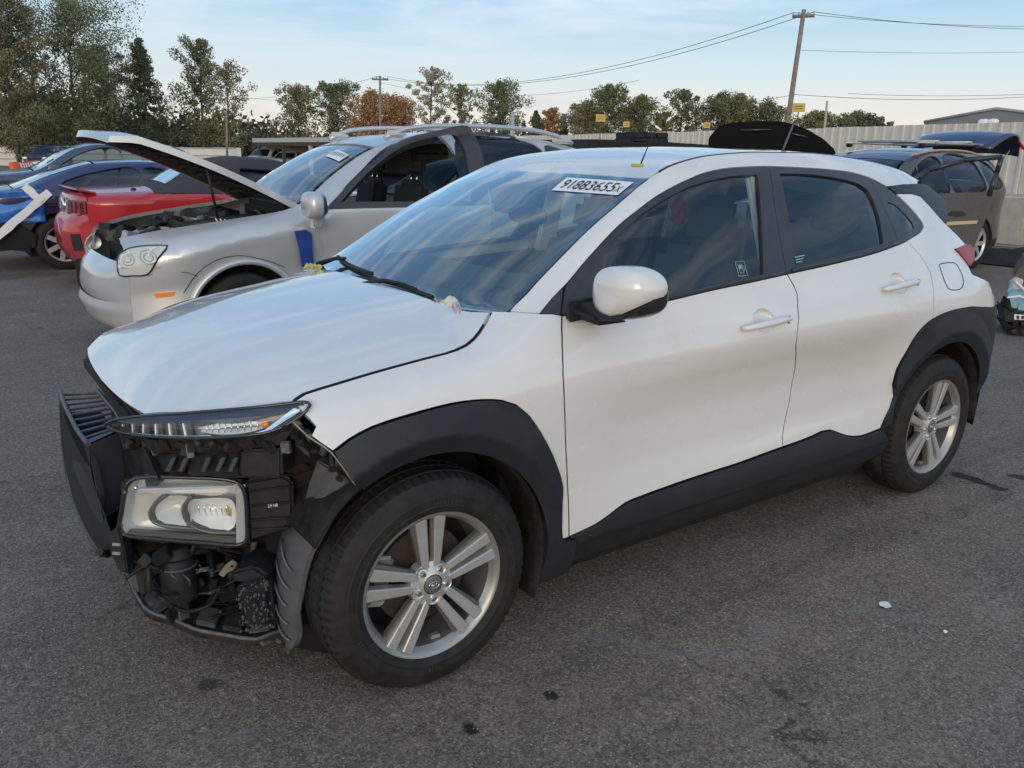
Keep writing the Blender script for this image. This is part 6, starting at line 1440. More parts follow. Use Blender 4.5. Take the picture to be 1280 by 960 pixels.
# opened rear door: skin, window frame, handle, tan stripe
def NP(px, py, p0, nrm): p0 = np.array(p0, float); n_ = np.array(nrm, float); v = ray(px, py); k = ((p0-CAM)@n_)/(v@n_); return CAM+v*k
n_ = np.array([-.62, -.78, 0.]); p0 = np.array([9.55, 2.85, 0.]); D = lambda x, y: tuple(NP(x, y, p0, n_)-NO)
nd = prism('open_door', [D(1133, 243), D(1245, 240), D(1238, 262), D(1222, 300), D(1214, 318), D(1150, 316), D(1136, 290)], (.03, .05, 0), mat('door_grey', (.05, .052, .056), .4, coat=.4, dust=.2), nv, bevel=.01)
for a, b in (((1121, 238), (1160, 213)), ((1160, 213), (1205, 200)), ((1205, 200), (1252, 196)), ((1252, 196), (1246, 216)), ((1246, 216), (1236, 245))):
    tube('door_frame_bar', [D(*a), D(*b)], .032, M_frame, nd, n=8)
prism('door_handle_cup', [D(1184, 268), D(1190, 264), D(1203, 264), D(1208, 269), D(1195, 271)], (-.01, -.012, 0), M_ink, nd, bevel=.001)
prism('door_stripe', [D(1141, 279), D(1222, 275.5), D(1220, 279.5), D(1142, 284)], (-.012, -.015, 0), mat('tan_strip', (.55, .36, .20), .5), nd, bevel=.002)
for k, x in enumerate((1.35, 2.2)):
    for s in (-1, 1): box('seat_back', (x+.2, s*.36, .98), (.14, .46, .5), M_dark, nv, bevel=.05); box('seat_headrest', (x+.26, s*.36, 1.32), (.1, .26, .16), M_dark, nv, bevel=.04)

# ---- black wagon with a roof rack, and a black car with its hood up, both hidden behind the white car
M_bk = paint('black_paint', (.012, .012, .013), rough=.25)
bk_ = Body([(-.86, .90), (-.5, .98), (.42, 1.06), (1.15, 1.36), (1.5, 1.42), (2.9, 1.41), (3.35, 1.34), (3.66, 1.0)], .92, [(-.86, .6), (.45, .74), (1.15, .60), (2.5, .58), (3.3, .56), (3.66, .7)], [(-.86, .8), (.6, .98), (3.3, 1.02)], -.74, 3.58)
KO = np.array([5.0, 6.5, 0.])
kb = vehicle('black_wagon', 'black wagon mostly hidden behind the white car, carrying the black roof rack', 'car', tuple(KO), 0, bk_, [0, 2.72], (.44, 1.13, 3.33, 3.34), [[(p[0], p[1]-.16) for p in w] for w in NW], M_bk)
HO = np.array([10.1, 6.15, 0.]); ha = math.radians(47)
bh_ = Body([(-.62, .88), (-.3, .96), (.42, 1.04), (1.15, 1.34), (1.5, 1.40), (2.9, 1.40), (3.35, 1.32), (3.66, 1.0)], .92, [(-.62, .66), (.45, .78), (1.15, .60), (2.5, .58), (3.3, .56), (3.66, .7)], [(-.62, .76), (.6, .96), (3.3, 1.0)], -.55, 3.58)
hb = vehicle('black_car', 'black car facing the camera, only its raised black hood shows above the white roof', 'car', tuple(HO), ha, bh_, [0, 2.72], (.44, 1.13, 3.33, 3.34), [[(p[0], p[1]-.18) for p in w] for w in NW], M_bk, skip=('hood',))
box('engine_bay', (-.05, 0, .72), (.8, 1.3, .2), M_dark, hb)
hn_ = (math.cos(ha), math.sin(ha), 0.); hp0 = HO+np.array(hn_)*.36
def HL(px, py, o=0.):
    p = NP(px, py, hp0, hn_)-HO; c_, s_ = math.cos(-ha), math.sin(-ha); return (c_*p[0]-s_*p[1]+o, s_*p[0]+c_*p[1], p[2])
rk = [HL(*q) for q in ((885, 186), (886, 172), (898, 158), (915, 153), (945, 151), (975, 151.5), (992, 155), (1012, 163), (1030, 174), (1044, 187), (1046, 198), (1030, 222), (905, 222))]
prism('raised_hood', rk, (.045, 0, 0), mat('hatch_black', (.005, .005, .006), .7, spec=.12), hb, bevel=.02, seg=3)
for (a, b) in (((925, 163), (965, 162)), ((985, 166), (1010, 172))): tube('hood_brace', [HL(*a, -.01), HL(*b, -.01)], .02, M_gloss, hb, n=6)
tube('hood_prop', [HL(972, 200, -.12), HL(992, 154, -.02)], .020, mat('strut_grey', (.10, .10, .105), .4), hb, n=8)
yr = 5.92
rr_ = thing('roof_rack', 'long black rack bar with a small box on top, above the white roof', 'rack', tuple(AY(800, 181, yr)))
o0 = np.array(rr_.location)
prism('rack_bar', [tuple(AY(x, y, yr)-o0) for x, y in ((737, 174), (790, 175), (840, 178), (888, 181), (888, 186), (740, 179))], (.0, .12, 0), M_black, rr_, bevel=.012)
prism('rack_bar', [tuple(AY(x, y, yr+.02)-o0+np.array([0, 1.12, 0])) for x, y in ((740, 176), (885, 182), (885, 187), (740, 182))], (.0, .10, 0), M_black, rr_, bevel=.012)
prism('rack_end', [tuple(AY(x, y, yr-.02)-o0) for x, y in ((737, 174), (749, 176), (748, 185), (735, 187))], (.0, 1.2, 0), M_black, rr_, bevel=.01)
for (x0, x1, y0, y1) in ((790, 836, 172, 179), (791, 806, 165, 173), (807, 821, 165.5, 173), (822, 836, 165.5, 173)): prism('rack_box', [tuple(AY(x, y, yr)-o0) for x, y in ((x0, y0), (x1, y0), (x1, y1), (x0, y1))], (0, .35, 0), M_black, rr_, bevel=.012)
tube('rack_leg', [tuple(AY(812, 180, yr+.15)-o0), tuple(AY(812, 180, yr+.15)-o0+np.array([0, 0, -.22]))], .03, M_black, rr_, n=8)
tube('rack_leg', [tuple(AY(742, 180, yr+.15)-o0), tuple(AY(742, 180, yr+.15)-o0+np.array([0, 0, -.22]))], .03, M_black, rr_, n=8)

# ---- distant vehicles
bd = Body([(-.86, .92), (-.5, 1.0), (.42, 1.10), (1.15, 1.55), (1.5, 1.64), (2.9, 1.64), (3.4, 1.54), (3.66, 1.1)], .92, [(-.86, .6), (.45, .74), (1.15, .60), (2.5, .58), (3.3, .56), (3.66, .7)], [(-.86, .8), (.6, 1.05), (3.3, 1.10)], -.74, 3.58)
p_ = AZ(52, 213, 0)
def lamps(t, b_, z=.80):
    for s in (-1, 1): blob('front_lamp', (b_.x0-.04, s*.62, z), (.16, .34, .13), M_refl, t, pw=3, nu=10, nv=6)
    box('front_grille', (b_.x0-.15, 0, z-.06), (.06, .8, .2), M_ink, t); box('number_plate', (b_.x0-.19, 0, .48), (.02, .4, .12), M_label, t)
d1_ = vehicle('distant_suv', 'small dark blue wagon far across the lot, by the pale fence', 'car', (p_[0], p_[1], 0), math.radians(62), bd, [0, 2.72], (.44, 1.13, 3.33, 3.5), NW, M_navy, wheelR=.36, res=.2); lamps(d1_, bd)
for k, (px, py, rz, mp, bb2, lab) in enumerate(((318, 216, 35, paint('far_grey_paint', (.42, .44, .46)), bd, 'pale grey wagon far off, left of the open shed'), (352, 217, 50, M_wh2, bw_, 'white saloon with dark grille parked in front of the open shed'))):
    p_ = AZ(px, py, 0); t = vehicle('distant_car', lab, 'car', (p_[0], p_[1], 0), math.radians(rz), bb2, [0, 2.72], (.5, 1.2, 2.6, 3.2), NW if bb2 is bd else WN, mp, res=.2); lamps(t, bb2, .72)
# ------------------------------------------------------------------ fences, shed, building
M_fence = mat('fence_beige', (.66, .60, .505), .75, var=.10, vscale=1.2, dust=.2)
def ribbed(w, h, nrib, d=.022):
    V = []; F = []; xs = []
    pr = []
    for i in range(nrib):
        x = w*i/nrib; s = w/nrib; pr += [(x, 0), (x+s*.60, 0), (x+s*.68, -d), (x+s*.90, -d), (x+s*.98, 0)]
    pr.append((w-.004, 0))
    for x, y in pr: V += [(x, y, 0), (x, y, h)]
    for i in range(len(pr)-1): F.append((2*i, 2*i+2, 2*i+3, 2*i+1))
    V2 = [(x, y+.03, z) for x, y, z in V]; n_ = len(V); V += V2; F += [tuple(n_+j for j in f[::-1]) for f in F]
    for i in range(len(pr)-1): F.append((2*i+1, 2*i+3, n_+2*i+3, n_+2*i+1))
    return V, F
def fence(name, label, A, B, h, pw, nrib, m_, z0=0.0):
    A, B = np.array(A, float), np.array(B, float); d = B-A; Ln = np.linalg.norm(d); n_ = int(Ln/pw); t = thing(name, label, 'fence', (A[0], A[1], 0), math.atan2(d[1], d[0]))
    V, F = ribbed(pw, h, nrib); first = mesh('fence_panel', V, F, m_, t); first.location = (0, 0, z0); first.rotation_euler = (0, 0, 0)
    random.seed(2)
    for i in range(1, n_):
        o = first.copy(); COL.objects.link(o); o.location = (pw*i, random.uniform(-.004, .004), z0+random.uniform(-.012, .012)); o.parent = t
    pst = box('fence_post', (0, .12, h/2), (.1, .1, h-.05), m_, t)
    for i in range(2, n_, 3):
        o = pst.copy(); COL.objects.link(o); o.location = (pw*i, 0, 0); o.parent = t
    return t
f1 = fence('metal_fence', 'long beige ribbed metal fence running behind the cars on the right', (18.9, 31.0), (13.2, -8.0), 2.125, .92, 4, M_fence)
f2 = fence('far_fence', 'low pale fence far across the lot under the trees', (-40, 140), (19.5, 60.5), 1.62, 2.4, 1, mat('far_fence_white', (.62, .59, .54), .7, var=.08, vscale=.5))
for z in (.55, 1.05, 1.58): tube('fence_rail', [(0, -.05, z), (98, -.05, z)], .03, mat('rail_grey', (.40, .38, .35), .7), f2, n=5)
# concrete block at the fence, dark netting heap on the ground
p_ = AZ(1228, 306, 0)
cbk = box('concrete_block', (p_[0]+.3, p_[1]+.15, .45), (.7, 1.5, .90), mat('concrete', (.42, .39, .34), .85, var=.15, vscale=6, bump=.4, bscale=60), None, rot=(0, 0, math.radians(8)), bevel=.05, seg=3); tag(cbk, 'tan concrete block standing against the metal fence by the navy wagon', 'concrete block')
p_ = AZ(1245, 322, 0); random.seed(8)
nt_ = grid('black_netting', lambda u, v: (p_[0]+2.2*(u-.5), p_[1]-.6+2.4*(v-.5), .02+.16*abs(math.sin(7*u+3*v))*math.sin(math.pi*u)*math.sin(math.pi*v)+.04*math.sin(23*u)*math.sin(19*v)), 26, 26, mat('netting_black', (.018, .018, .018), .9, bump=.6, bscale=80), None, smooth=40); tag(nt_, 'heap of black netting lying on the ground by the concrete block', 'netting')
# wrecked front piece at the right edge
w0 = AZ(1283, 422, 0); wr = thing('wrecked_front', 'crumpled wreck piece with pale blue plastic and number plate at the right edge', 'wreckage', (w0[0], w0[1], 0), math.radians(-35))
M_pb = mat('pale_blue_plastic', (.22, .40, .50), .35, var=.3, vscale=9, bump=.4, bscale=20)
def wp(px, py, d_=0.): p = NP(px, py, (w0[0]+d_, w0[1], 0), (-.85, -.5, 0)); return p
def wl_(pts, d_, ext, nm, m_, bv=.01):
    bv = min(bv, .005)
    R_ = Matrix.Rotation(math.radians(35), 4, 'Z'); P_ = [R_ @ Vector(tuple(wp(x, y, d_)-np.array([w0[0], w0[1], 0]))) for x, y in pts]; e = R_ @ Vector(ext); return prism(nm, P_, tuple(e), m_, wr, bevel=bv)
wl_([(1261, 355), (1269, 351), (1274, 372), (1271, 386), (1259, 383)], 0, (.25, .1, 0), 'plastic_film', M_pb)
wl_([(1271, 358), (1281, 361), (1292, 353), (1292, 389), (1272, 388)], .03, (.2, -.05, .02), 'plastic_film', M_pb)
wl_([(1258, 366), (1263, 352), (1268, 349), (1265, 363)], -.03, (.1, .02, .04), 'plastic_film', M_pb)
wl_([(1259, 371), (1275, 369), (1290, 375), (1290, 377), (1275, 371.5), (1259, 373)], -.05, (.01, .01, 0), 'white_wire', M_label)
wl_([(1270, 351), (1283, 362), (1290, 378), (1289, 379), (1281, 364), (1269, 353)], -.05, (.01, .01, 0), 'white_wire', M_label)
wl_([(1257, 384), (1262, 372), (1266, 390)], -.02, (.1, .1, 0), 'torn_edge', M_dark)
wl_([(1268, 345), (1271, 338), (1277, 330), (1281, 322), (1292, 318), (1292, 354), (1277, 356), (1270, 350)], .03, (.4, .2, 0), 'crushed_metal', mat('crushed_dark', (.07, .05, .05), .5, var=.6, vscale=12, dust=.4), .02)
wl_([(1262, 352), (1270, 346), (1280, 350), (1276, 362), (1266, 362)], -.02, (.03, .02, 0), 'torn_flap', mat('torn_grey', (.5, .47, .46), .6), .005)
wl_([(1254, 384), (1268, 390), (1292, 391), (1292, 404), (1256, 402)], .0, (.3, .2, 0), 'bumper_lower', M_black, .015)
wl_([(1268, 393), (1290, 394.5), (1290, 400.5), (1268, 399.5)], -.03, (.01, .01, 0), 'number_plate', M_label, .002)
for k in range(3): wl_([(1271+6*k, 394.5), (1274+6*k, 394.7), (1274+6*k, 399), (1271+6*k, 398.8)], -.036, (.004, .004, 0), 'plate_mark', M_ink, 0)
random.seed(6)
for k in range(9):
    x, y = 1252+random.random()*30, 402+random.random()*14; wl_([(x, y), (x+6, y-2), (x+9, y+4), (x+2, y+5)], random.uniform(-.05, .12), (.08, .06, 0), 'broken_piece', random.choice([M_black, M_dirty, M_dark]), .006)
wl_([(1258, 405), (1292, 405), (1292, 420), (1270, 424)], .05, (.4, .3, 0), 'torn_underside', M_dark, .02)
# open shed across the lot
def DIR(px, py=191): v = ray(px, py); h = v[:2]/np.linalg.norm(v[:2]); return h
def at(px, D, py=191): h = DIR(px, py); return CAM[0]+h[0]*D, CAM[1]+h[1]*D
def ztop(px, py, D): v = ray(px, py); k = D/np.linalg.norm(v[:2]); return CAM[2]+v[2]*k
sx, sy = at(333, 62); ex, ey = at(448, 50); sh = thing('open_shed', 'long open-sided shed with pale flat roof and beige bays across the lot', 'shed', (sx, sy, 0), math.atan2(ey-sy, ex-sx))
Ls = math.hypot(ex-sx, ey-sy); zr = ztop(333, 176, 62)
box('shed_roof', (Ls/2, 3.5, zr+.02), (Ls+1, 8.5, .28), mat('shed_roof_grey', (.42, .41, .40), .6), sh)
box('shed_beam', (Ls/2, -.6, zr-.22), (Ls+.6, .12, .18), mat('shed_steel', (.06, .055, .05), .7), sh)
for i in range(int(Ls/4)+1): box('shed_post', (.2+i*4, -.55, (zr-.3)/2), (.18, .18, zr-.3), mat('shed_steel', (.06, .055, .05), .7) if i != 2 else mat('shed_post_pale', (.5, .5, .48), .6), sh)
for i in range(int(Ls/4)):
    for j in range(2): box('wall_panel', (2.2+i*4, 7.0, .8+1.2*j), (3.7, .1, 1.1), mat('shed_beige', (.46, .42, .32), .8, var=.1), sh)
box('shed_end_wall', (.0, 3.2, (zr-.3)/2), (.1, 7, zr-.3), mat('shed_beige', (.46, .42, .32), .8, var=.1), sh)
# grey building beyond the fence
gx, gy = at(1215, 60); dx_, dy_ = at(1150, 64); hx, hy = at(1420, 60); zb_ = ztop(1230, 137, 60)
bl = thing('grey_building', 'low grey flat-roofed building showing above the fence on the right', 'building', (dx_, dy_, 0), math.atan2(hy-dy_, hx-dx_)); Lb = math.hypot(hx-dx_, hy-dy_)
M_gb = mat('building_grey', (.20, .21, .215), .8, var=.06)
prism('building_wall', [(0, 0, 0), (Lb, 0, 0), (Lb, 0, zb_-1.0), (Lb*.36, 0, zb_+.15), (0, 0, zb_-.55)], (0, 20, 0), M_gb, bl, bevel=0); 
tube('roof_edge', [(0, -.05, zb_-.55), (Lb*.36, -.05, zb_+.17), (Lb, -.05, zb_-1.0)], .09, mat('edge_grey', (.34, .34, .34), .6), bl, n=6)
for q in (.325, .37): 
    blob('floodlight', (Lb*q, -.5, zb_-.75), (.7, .5, .6), M_label, bl, pw=3, nu=10, nv=6); tube('light_arm', [(Lb*q, .0, zb_-.8), (Lb*q, -.5, zb_-.75)], .05, M_steel, bl)
# ------------------------------------------------------------------ poles, wires, signs
M_wood = mat('pole_wood', (.22, .18, .14), .85, var=.3, vscale=4)
def pole(px0, py0, px1, py1, D, r, label, arm=None, m_=None):
    x0, y0 = at(px0, D, py0); x1, y1 = at(px1, D, py1); z1 = ztop(px1, py1, D); zb2 = ztop(px0, py0, D)
    # extend the seen axis down to the ground
    f = z1/(z1-zb2) if z1 > zb2 else 1; bx_, by_ = x1+(x0-x1)*f, y1+(y0-y1)*f
    t = thing('utility_pole', label, 'pole', (bx_, by_, 0)); tube('pole_shaft', [(0, 0, 0), (x1-bx_, y1-by_, z1)], [r, r*.7], m_ or M_wood, t, n=10)
    top_ = np.array([x1, y1, z1]); h = DIR(px1, py1); side_ = np.array([h[1], -h[0], 0])
    if arm:
        c = np.array([x1-bx_, y1-by_, z1-.25]); tube('crossarm', [tuple(c-side_*arm), tuple(c+side_*arm)], .07, m_ or M_wood, t, n=6)
        for s in (-.9, -.4, .4, .9): tube('insulator', [tuple(c+side_*arm*s), tuple(c+side_*arm*s+np.array([0, 0, .16]))], .045, M_steel, t, n=6)
    return top_, side_
T1, s1_ = pole(985, 150, 1005, 12, 40, .13, 'tall wooden utility pole leaning right, behind the raised black hood', arm=.45)
T2, s2__ = pole(475.5, 190, 475, 95, 70, .12, 'distant wooden utility pole with crossarm behind the silver crossover', arm=.65)
T3, _ = pole(284, 200, 283, 138, 66, .10, 'thin bare wooden pole left of the open shed')
T4, _ = pole(640, 172, 641, 141, 34, .10, 'short grey post just past the silver crossover\'s roof', m_=mat('post_grey', (.35, .36, .36), .6))
T5, _ = pole(1031, 158, 1034, 126, 30, .05, 'slim pale post beyond the fence right of the leaning pole', m_=mat('post_tan', (.38, .34, .28), .7))
M_wire = mat('wire_black', (.03, .03, .03), .6)
wires = thing('overhead_wires', 'thin black overhead power lines crossing the sky between the poles', 'power lines', tuple(T1)); wo_ = T1
def wire(A, B, sag, r=.012):
    A, B = np.array(A, float), np.array(B, float); tube('wire', [tuple(A+(B-A)*t-np.array([0, 0, 4*sag*t*(1-t)])-wo_) for t in np.linspace(0, 1, 26)], r, M_wire, wires, n=4)
for k in (-.9, .9):
    wire(T1+s1_*.45*k+np.array([0, 0, -.1]), T2+s2__*.6*k, 1.6, .014)
    wire(T1+s1_*.45*k+np.array([0, 0, -.1]), np.array(list(at(1500, 60))+[ztop(1500, 22+4*k, 60)]), .6, .012)
def skyp(px, py, D): x, y = at(px, D, py); return np.array([x, y, ztop(px, py, D)])
wire(T1+np.array([0, 0, -3.4]), skyp(560, 150, 60), .6); wire(T1+np.array([-.1, 0, -3.4]), skyp(1500, 98, 50), .5)
wire(skyp(1060, 117, 50), skyp(1500, 103, 50), .3); wire(T1+np.array([0, 0, -1.6]), skyp(1500, 52, 60), .3, .009)
wire(T2, skyp(200, 118, 90), 1.0, .012); wire(skyp(290, 120, 80), skyp(480, 110, 70), .6); wire(T2+np.array([0, 0, -.5]), skyp(800, 100, 60), 1.0, .012); wire(T3, skyp(380, 182, 70), .3, .010)
M_yel = mat('sign_yellow', (.55, .38, .08), .5)
for px0, px1, py0, py1, D, lab in ((991, 1007, 129, 140, 24, 'largest yellow sign, beside the leaning utility pole above the fence'), (745, 757, 143, 152, 27, 'yellow sign above the fence among trees, leftmost of the row'), (779, 787, 152, 159, 27, 'pale yellow sign above the fence next to a thin post'), (880, 888, 153, 160, 27, 'small yellow sign just left of the raised black hood')):
    a = at(px0, D, py0); b = at(px1, D, py0); z1 = ztop(px0, py0, D); z0 = ztop(px0, py1, D); t = thing('yellow_sign', lab, 'sign', (a[0], a[1], 0), math.atan2(b[1]-a[1], b[0]-a[0])); w_ = math.hypot(b[0]-a[0], b[1]-a[1])
    box('sign_board', (w_/2, 0, (z0+z1)/2), (w_, .04, z1-z0), M_yel, t, bevel=.005); box('sign_post', (w_/2, .05, z0/2+.05), (.03, .03, z0+.1), mat('thin_post_brown', (.10, .085, .07), .8), t)
    for k in range(2): box('sign_stripe', (w_*.5, -.024, z1-(z1-z0)*(.35+.28*k)), (w_*.6, .004, (z1-z0)*.12), mat('sign_print', (.25, .16, .03), .6), t, bevel=0)
    
# orange and white barrier
ba = AZ(17, 224, 0); bb3 = AZ(42, 223, 0); t = thing('traffic_barrier', 'orange and white striped barrier on the far asphalt at left', 'barrier', (ba[0], ba[1], 0), math.atan2(bb3[1]-ba[1], bb3[0]-ba[0])); w_ = math.hypot(*(bb3-ba)[:2])
prism('barrier_body', [(0, -.25, 0), (w_, -.25, 0), (w_, -.1, .80), (0, -.1, .80)], (0, .3, 0), mat('barrier_orange', (.75, .13, .035), .5), t, bevel=.05)
for k in range(5): prism('barrier_stripe', [(w_*(.32+.13*k), -.27, .25), (w_*(.38+.13*k), -.27, .25), (w_*(.34+.13*k), -.14, .74), (w_*(.28+.13*k), -.14, .74)], (0, .02, 0), M_label, t, bevel=0)

# ------------------------------------------------------------------ trees
def leafmat(name, cols, rough=.75):
    if name in MATS: return MATS[name]
    M = bpy.data.materials.new(name); M.use_nodes = True; t = M.node_tree; b = t.nodes['Principled BSDF']; b.inputs['Roughness'].default_value = rough; b.inputs['Specular IOR Level'].default_value = .2
    g = N(t, 'ShaderNodeNewGeometry'); r = N(t, 'ShaderNodeValToRGB'); L(t, g.outputs['Random Per Island'], r.inputs[0]); r.color_ramp.elements[0].color = (*cols[0], 1); r.color_ramp.elements[1].color = (*cols[-1], 1)
    for i, c in enumerate(cols[1:-1]): e = r.color_ramp.elements.new((i+1)/(len(cols)-1)); e.color = (*c, 1)
    L(t, r.outputs[0], b.inputs['Base Color']); b.inputs['Transmission Weight'].default_value = 0
    MATS[name] = M; return M
LG = leafmat('leaf_green', [(0.100, 0.120, 0.061), (0.160, 0.176, 0.088), (0.211, 0.211, 0.106)]); LD = leafmat('leaf_dark', [(0.067, 0.086, 0.054), (0.104, 0.128, 0.075), (0.138, 0.151, 0.092)])  # leaf tones lightened, rust greyed: haze of distance put into the colours
LO = leafmat('leaf_olive', [(0.203, 0.182, 0.090), (0.262, 0.229, 0.116), (0.159, 0.159, 0.079)]); LR = leafmat('leaf_rust', [(0.499, 0.248, 0.116), (0.401, 0.229, 0.116), (0.273, 0.194, 0.102)]); LP = leafmat('leaf_pale', [(0.387, 0.360, 0.241), (0.296, 0.282, 0.176), (0.461, 0.422, 0.290)])
LB = leafmat('leaf_brown', [(0.171, 0.153, 0.084), (0.221, 0.198, 0.108), (0.128, 0.140, 0.074)])
M_bark = mat('bark', (.10, .085, .07), .9, var=.3, vscale=3)
rng = np.random.default_rng(5)
def crown_mesh(name, cen, rad, n, size, m_, parent):
    """many leaf-sized quads scattered round branch clump centres"""
    k = rng.integers(0, len(cen), n); d = rng.normal(size=(n, 3)); d /= np.linalg.norm(d, axis=1)[:, None]; rr = rad[k]*rng.random(n)**.45
    P = cen[k]+d*rr[:, None]*np.array([1, 1, .85]); a = rng.normal(size=(n, 3)); a /= np.linalg.norm(a, axis=1)[:, None]; b = np.cross(a, rng.normal(size=(n, 3))); b /= np.linalg.norm(b, axis=1)[:, None]
    s = size*(.6+.8*rng.random(n))[:, None]; V = np.concatenate([P-a*s, P-b*s*.6, P+a*s, P+b*s*.6], 1).reshape(-1, 3)
    me = bpy.data.meshes.new(name); me.vertices.add(4*n); me.vertices.foreach_set('co', V.ravel()); me.loops.add(4*n); me.loops.foreach_set('vertex_index', np.arange(4*n)); me.polygons.add(n); me.polygons.foreach_set('loop_start', np.arange(n)*4); me.polygons.foreach_set('loop_total', np.full(n, 4)); me.update(); me.validate()
    return newobj(name, me, m_, parent)
def tree(px, wpx, py, D, m_, kind, label, dens_=1.0, group=None, base=.12):
    x, y = at(px, D, (py+190)/2); H = ztop(px, py, D); R_ = wpx/2/FPX*D*1.05; t = thing('tree', label, 'tree', (x, y, 0), 0, group)
    rs = random.Random(int(px*7+py)); tip = [rs.uniform(-.04, .04)*H, rs.uniform(-.04, .04)*H]
    V = []; segs = []
    trunk = [(tip[0]*q*q, tip[1]*q*q, H*q*.95) for q in np.linspace(0, 1, 9)]
    r0 = H*.013+.03
    tk = tube('trunk', trunk, [r0*(1-.88*q) for q in np.linspace(0, 1, 9)], M_bark, t, n=7)
    cen = []; rad = []
    nb = {'cone': 34, 'round': 30, 'sparse': 24, 'column': 24}[kind]
    bm_pts = []
    for i in range(nb):
        q = base+(1-base)*((i+.5)/nb)**(.85); a = i*2.4+rs.uniform(-.5, .5)
        if kind == 'cone': w_ = R_*(1-q)**.75*1.25+.05*R_
        elif kind == 'column': w_ = R_*(.55+.6*math.sin(math.pi*min(1, q**.8))) if q < .97 else R_*.3
        elif kind == 'sparse': w_ = R_*(.35+.8*math.sin(math.pi*q**1.3))
        else: w_ = R_*(.35+.85*math.sin(math.pi*min(1, (q*.93)**1.15)))
        w_ *= rs.uniform(.55, 1.15); up = {'cone': .0, 'round': .5, 'sparse': .8, 'column': 1.0}[kind]
        b0 = np.array([tip[0]*q*q, tip[1]*q*q, H*q*.93]); ez = min(H*.99, b0[2]+w_*up*.8); e = np.array([b0[0]+math.cos(a)*w_, b0[1]+math.sin(a)*w_, ez])
        bm_pts.append((b0-np.array([0, 0, w_*.35*up]), e)); 
        for f in (1.0, .62, .3):
            c = b0+(e-b0)*f; cen.append(c); rad.append(R_*{'cone': .24, 'round': .36, 'sparse': .25, 'column': .36}[kind]*rs.uniform(.6, 1.2)*(1.0 if f > .5 else .8))
    cen.append(np.array([tip[0], tip[1], H*.97])); rad.append(R_*.15)
    VV = []; FF = []
    for a_, b_ in bm_pts:
        s = len(VV); d = b_-a_; u = np.cross(d, [0, 0, 1.]); u /= np.linalg.norm(u)+1e-6; w2 = np.cross(u, d/np.linalg.norm(d)); r1 = r0*.28
        for k in range(3): an = k*2.094; o_ = u*math.cos(an)+w2*math.sin(an); VV += [tuple(a_+o_*r1), tuple(b_+o_*r1*.25)]
        for k in range(3): FF.append((s+2*k, s+2*((k+1) % 3), s+2*((k+1) % 3)+1, s+2*k+1))
    mesh('branches', VV, FF, M_bark, t)
    n = int({'cone': 2600, 'round': 3000, 'sparse': 1100, 'column': 2200}[kind]*dens_*3.0); crown_mesh('crown', np.array(cen), np.array(rad), n, max(.07, D*.00105), m_, t)
    return t
tree(8, 74, -12, 78, LB, 'round', 'tall brown autumn tree at the left edge of the frame', 3.0, base=.05)
tree(40, 40, 5, 84, LB, 'sparse', 'slim half-bare tree between the brown tree and the big green one', 1.2)
tree(86, 118, -2, 82, LG, 'round', 'biggest dark green tree, wide crown, second from the left', 3.4, base=.06)
tree(133, 50, 55, 92, LD, 'round', 'shorter green tree tucked right of the biggest one', 1.6, base=.05)
tree(181, 62, 47, 84, LD, 'cone', 'pointed dark conifer-like tree between the two leafy giants', 2.4, base=.05)
tree(250, 48, 46, 84, LG, 'column', 'tall narrow green tree with a thin pointed top', 1.8, base=.06)
tree(284, 52, 78, 82, LO, 'sparse', 'loose half-leafed tree leaning right beside the narrow green one', 1.5)
tree(372, 44, 108, 120, LO, 'column', 'olive tree standing above the open shed, left of its pair', 1.3, base=.05)
tree(422, 46, 104, 120, LG, 'column', 'dark green twin-topped tree above the silver crossover windshield', 1.6, base=.05)
tree(463, 42, 114, 110, LR, 'round', 'rust orange tree left of the distant pole', 1.8, base=.05)
tree(497, 46, 122, 112, LR, 'round', 'rust brown tree right of the distant pole', 1.8, base=.05)
tree(537, 44, 82, 105, LP, 'sparse', 'tall pale half-bare tree above the silver roof', 2.0)
tree(575, 40, 104, 105, LO, 'sparse', 'small sparse olive tree right of the tall pale one', 1.5)
tree(625, 48, 102, 100, LG, 'round', 'dark round tree beside the grey post', 1.6, base=.06)
tree(654, 14, 150, 90, LD, 'cone', 'tiny dark conifer right of the grey post', .8)
tree(672, 30, 138, 92, LD, 'cone', 'dark conifer on the skyline, left of the bronze bush', 1.2, base=.02)
tree(687, 26, 134, 94, LR, 'round', 'bronze tree between two conifers on the skyline', 1.0, base=.02)
tree(704, 22, 142, 90, LD, 'cone', 'second small conifer right of the bronze tree', 1.0, base=.02)
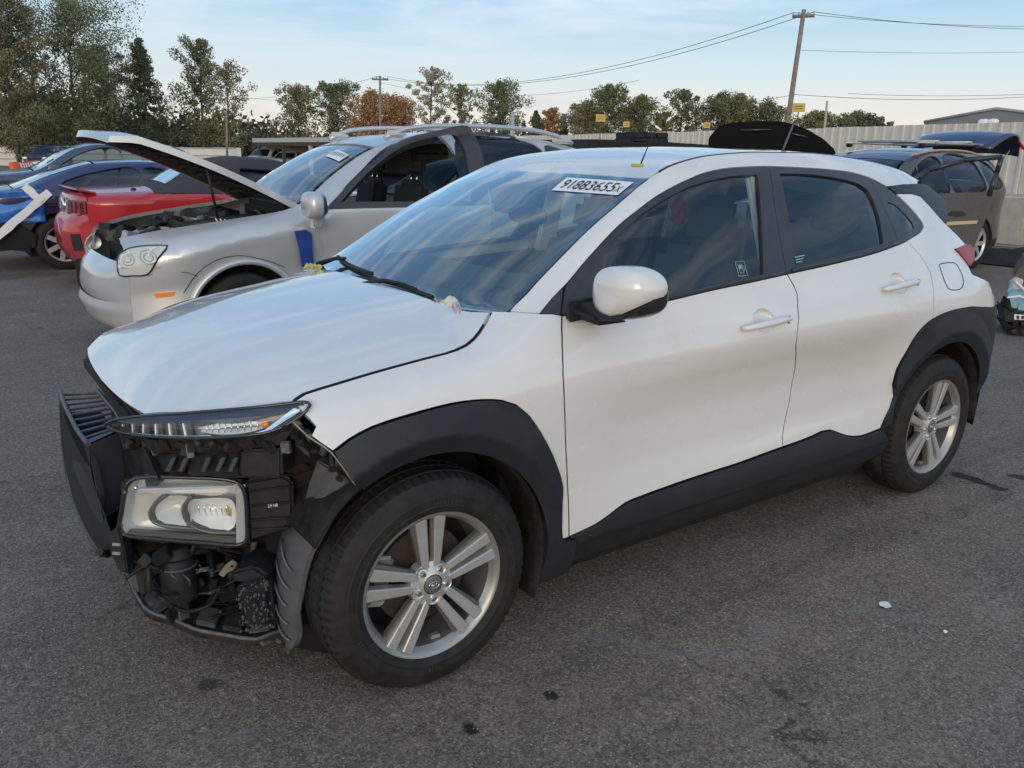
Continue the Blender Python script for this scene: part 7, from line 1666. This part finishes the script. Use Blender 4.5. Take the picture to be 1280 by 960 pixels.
for i, (px, w_, py, k, m_, lab) in enumerate(((731, 44, 128, 'round', LO, 'olive tree directly left of the leftmost yellow sign'), (760, 44, 106, 'round', LG, 'tall green tree behind the leftmost yellow sign'), (797, 46, 121, 'round', LG, 'green tree right of the pale yellow sign'), (828, 26, 140, 'sparse', LO, 'low thin tree over the rack box'),
                                              (852, 46, 111, 'sparse', LG, 'open tree with a leaning plume over the white roof'), (893, 54, 118, 'round', LG, 'broad green tree left of the raised black hood'), (920, 40, 118, 'round', LO, 'olive tree touching the broad green one'), (958, 50, 128, 'round', LG, 'low rounded tree directly left of the leaning pole'),
                                              (1018, 34, 140, 'round', LO, 'low bush-like tree between the leaning pole and slim post'), (1062, 44, 142, 'round', LG, 'long low green tree right of the slim post'), (1085, 30, 144, 'round', LD, 'last dark low tree before the grey building'), (1110, 20, 152, 'sparse', LO, 'tiny sparse tree near the grey building'))):
    tree(px, w_, py, 86, m_, k, lab, 2.4 if k == 'sparse' else 1.7, base=.03)
# low thicket behind the far fence: one countless mass
cc = []; rd_ = []
for k in range(230):
    px = rng.uniform(-60, 345); D = rng.uniform(95, 112); x, y = at(px, D); h = rng.uniform(1.5, 6.5)*(1.25 if px < 120 else .9); cc.append((x, y, h*.6)); rd_.append(h*.55)
tk = crown_mesh('far_thicket', np.array(cc), np.array(rd_), 22000, .30, leafmat('leaf_mixed', [(.10, .105, .05), (.16, .14, .07), (.085, .095, .05), (.20, .15, .08)]), None); tk['kind'] = 'stuff'
cc = []; rd_ = []
for k in range(200):
    px = rng.uniform(340, 760); D = rng.uniform(150, 170); x, y = at(px, D); h = rng.uniform(2, 6); cc.append((x, y, h*.55)); rd_.append(h*.5)
tk = crown_mesh('far_thicket', np.array(cc), np.array(rd_), 9000, .42, MATS['leaf_mixed'], None); tk['kind'] = 'stuff'
cc = []; rd_ = []
for k in range(240):
    px = rng.uniform(640, 1130); D = rng.uniform(88, 105); x, y = at(px, D); h = rng.uniform(1.6, 3.6); cc.append((x, y, h*.6)); rd_.append(h*.5)
tk = crown_mesh('far_thicket', np.array(cc), np.array(rd_), 11000, .20, MATS['leaf_mixed'], None); tk['kind'] = 'stuff'

GROUPS = {'tree': 'trees standing beyond the fences', 'yellow_sign': 'small yellow signs above the metal fence', 'utility_pole': 'poles and posts beyond the lot', 'white_tape': 'white tape strips on the dark blue car', 'distant_car': 'pale cars parked by the open shed', 'far_thicket': None}
for o in bpy.data.objects:
    if o.parent is None:
        g = GROUPS.get(o.name.split('.')[0])
        if g: o['group'] = g
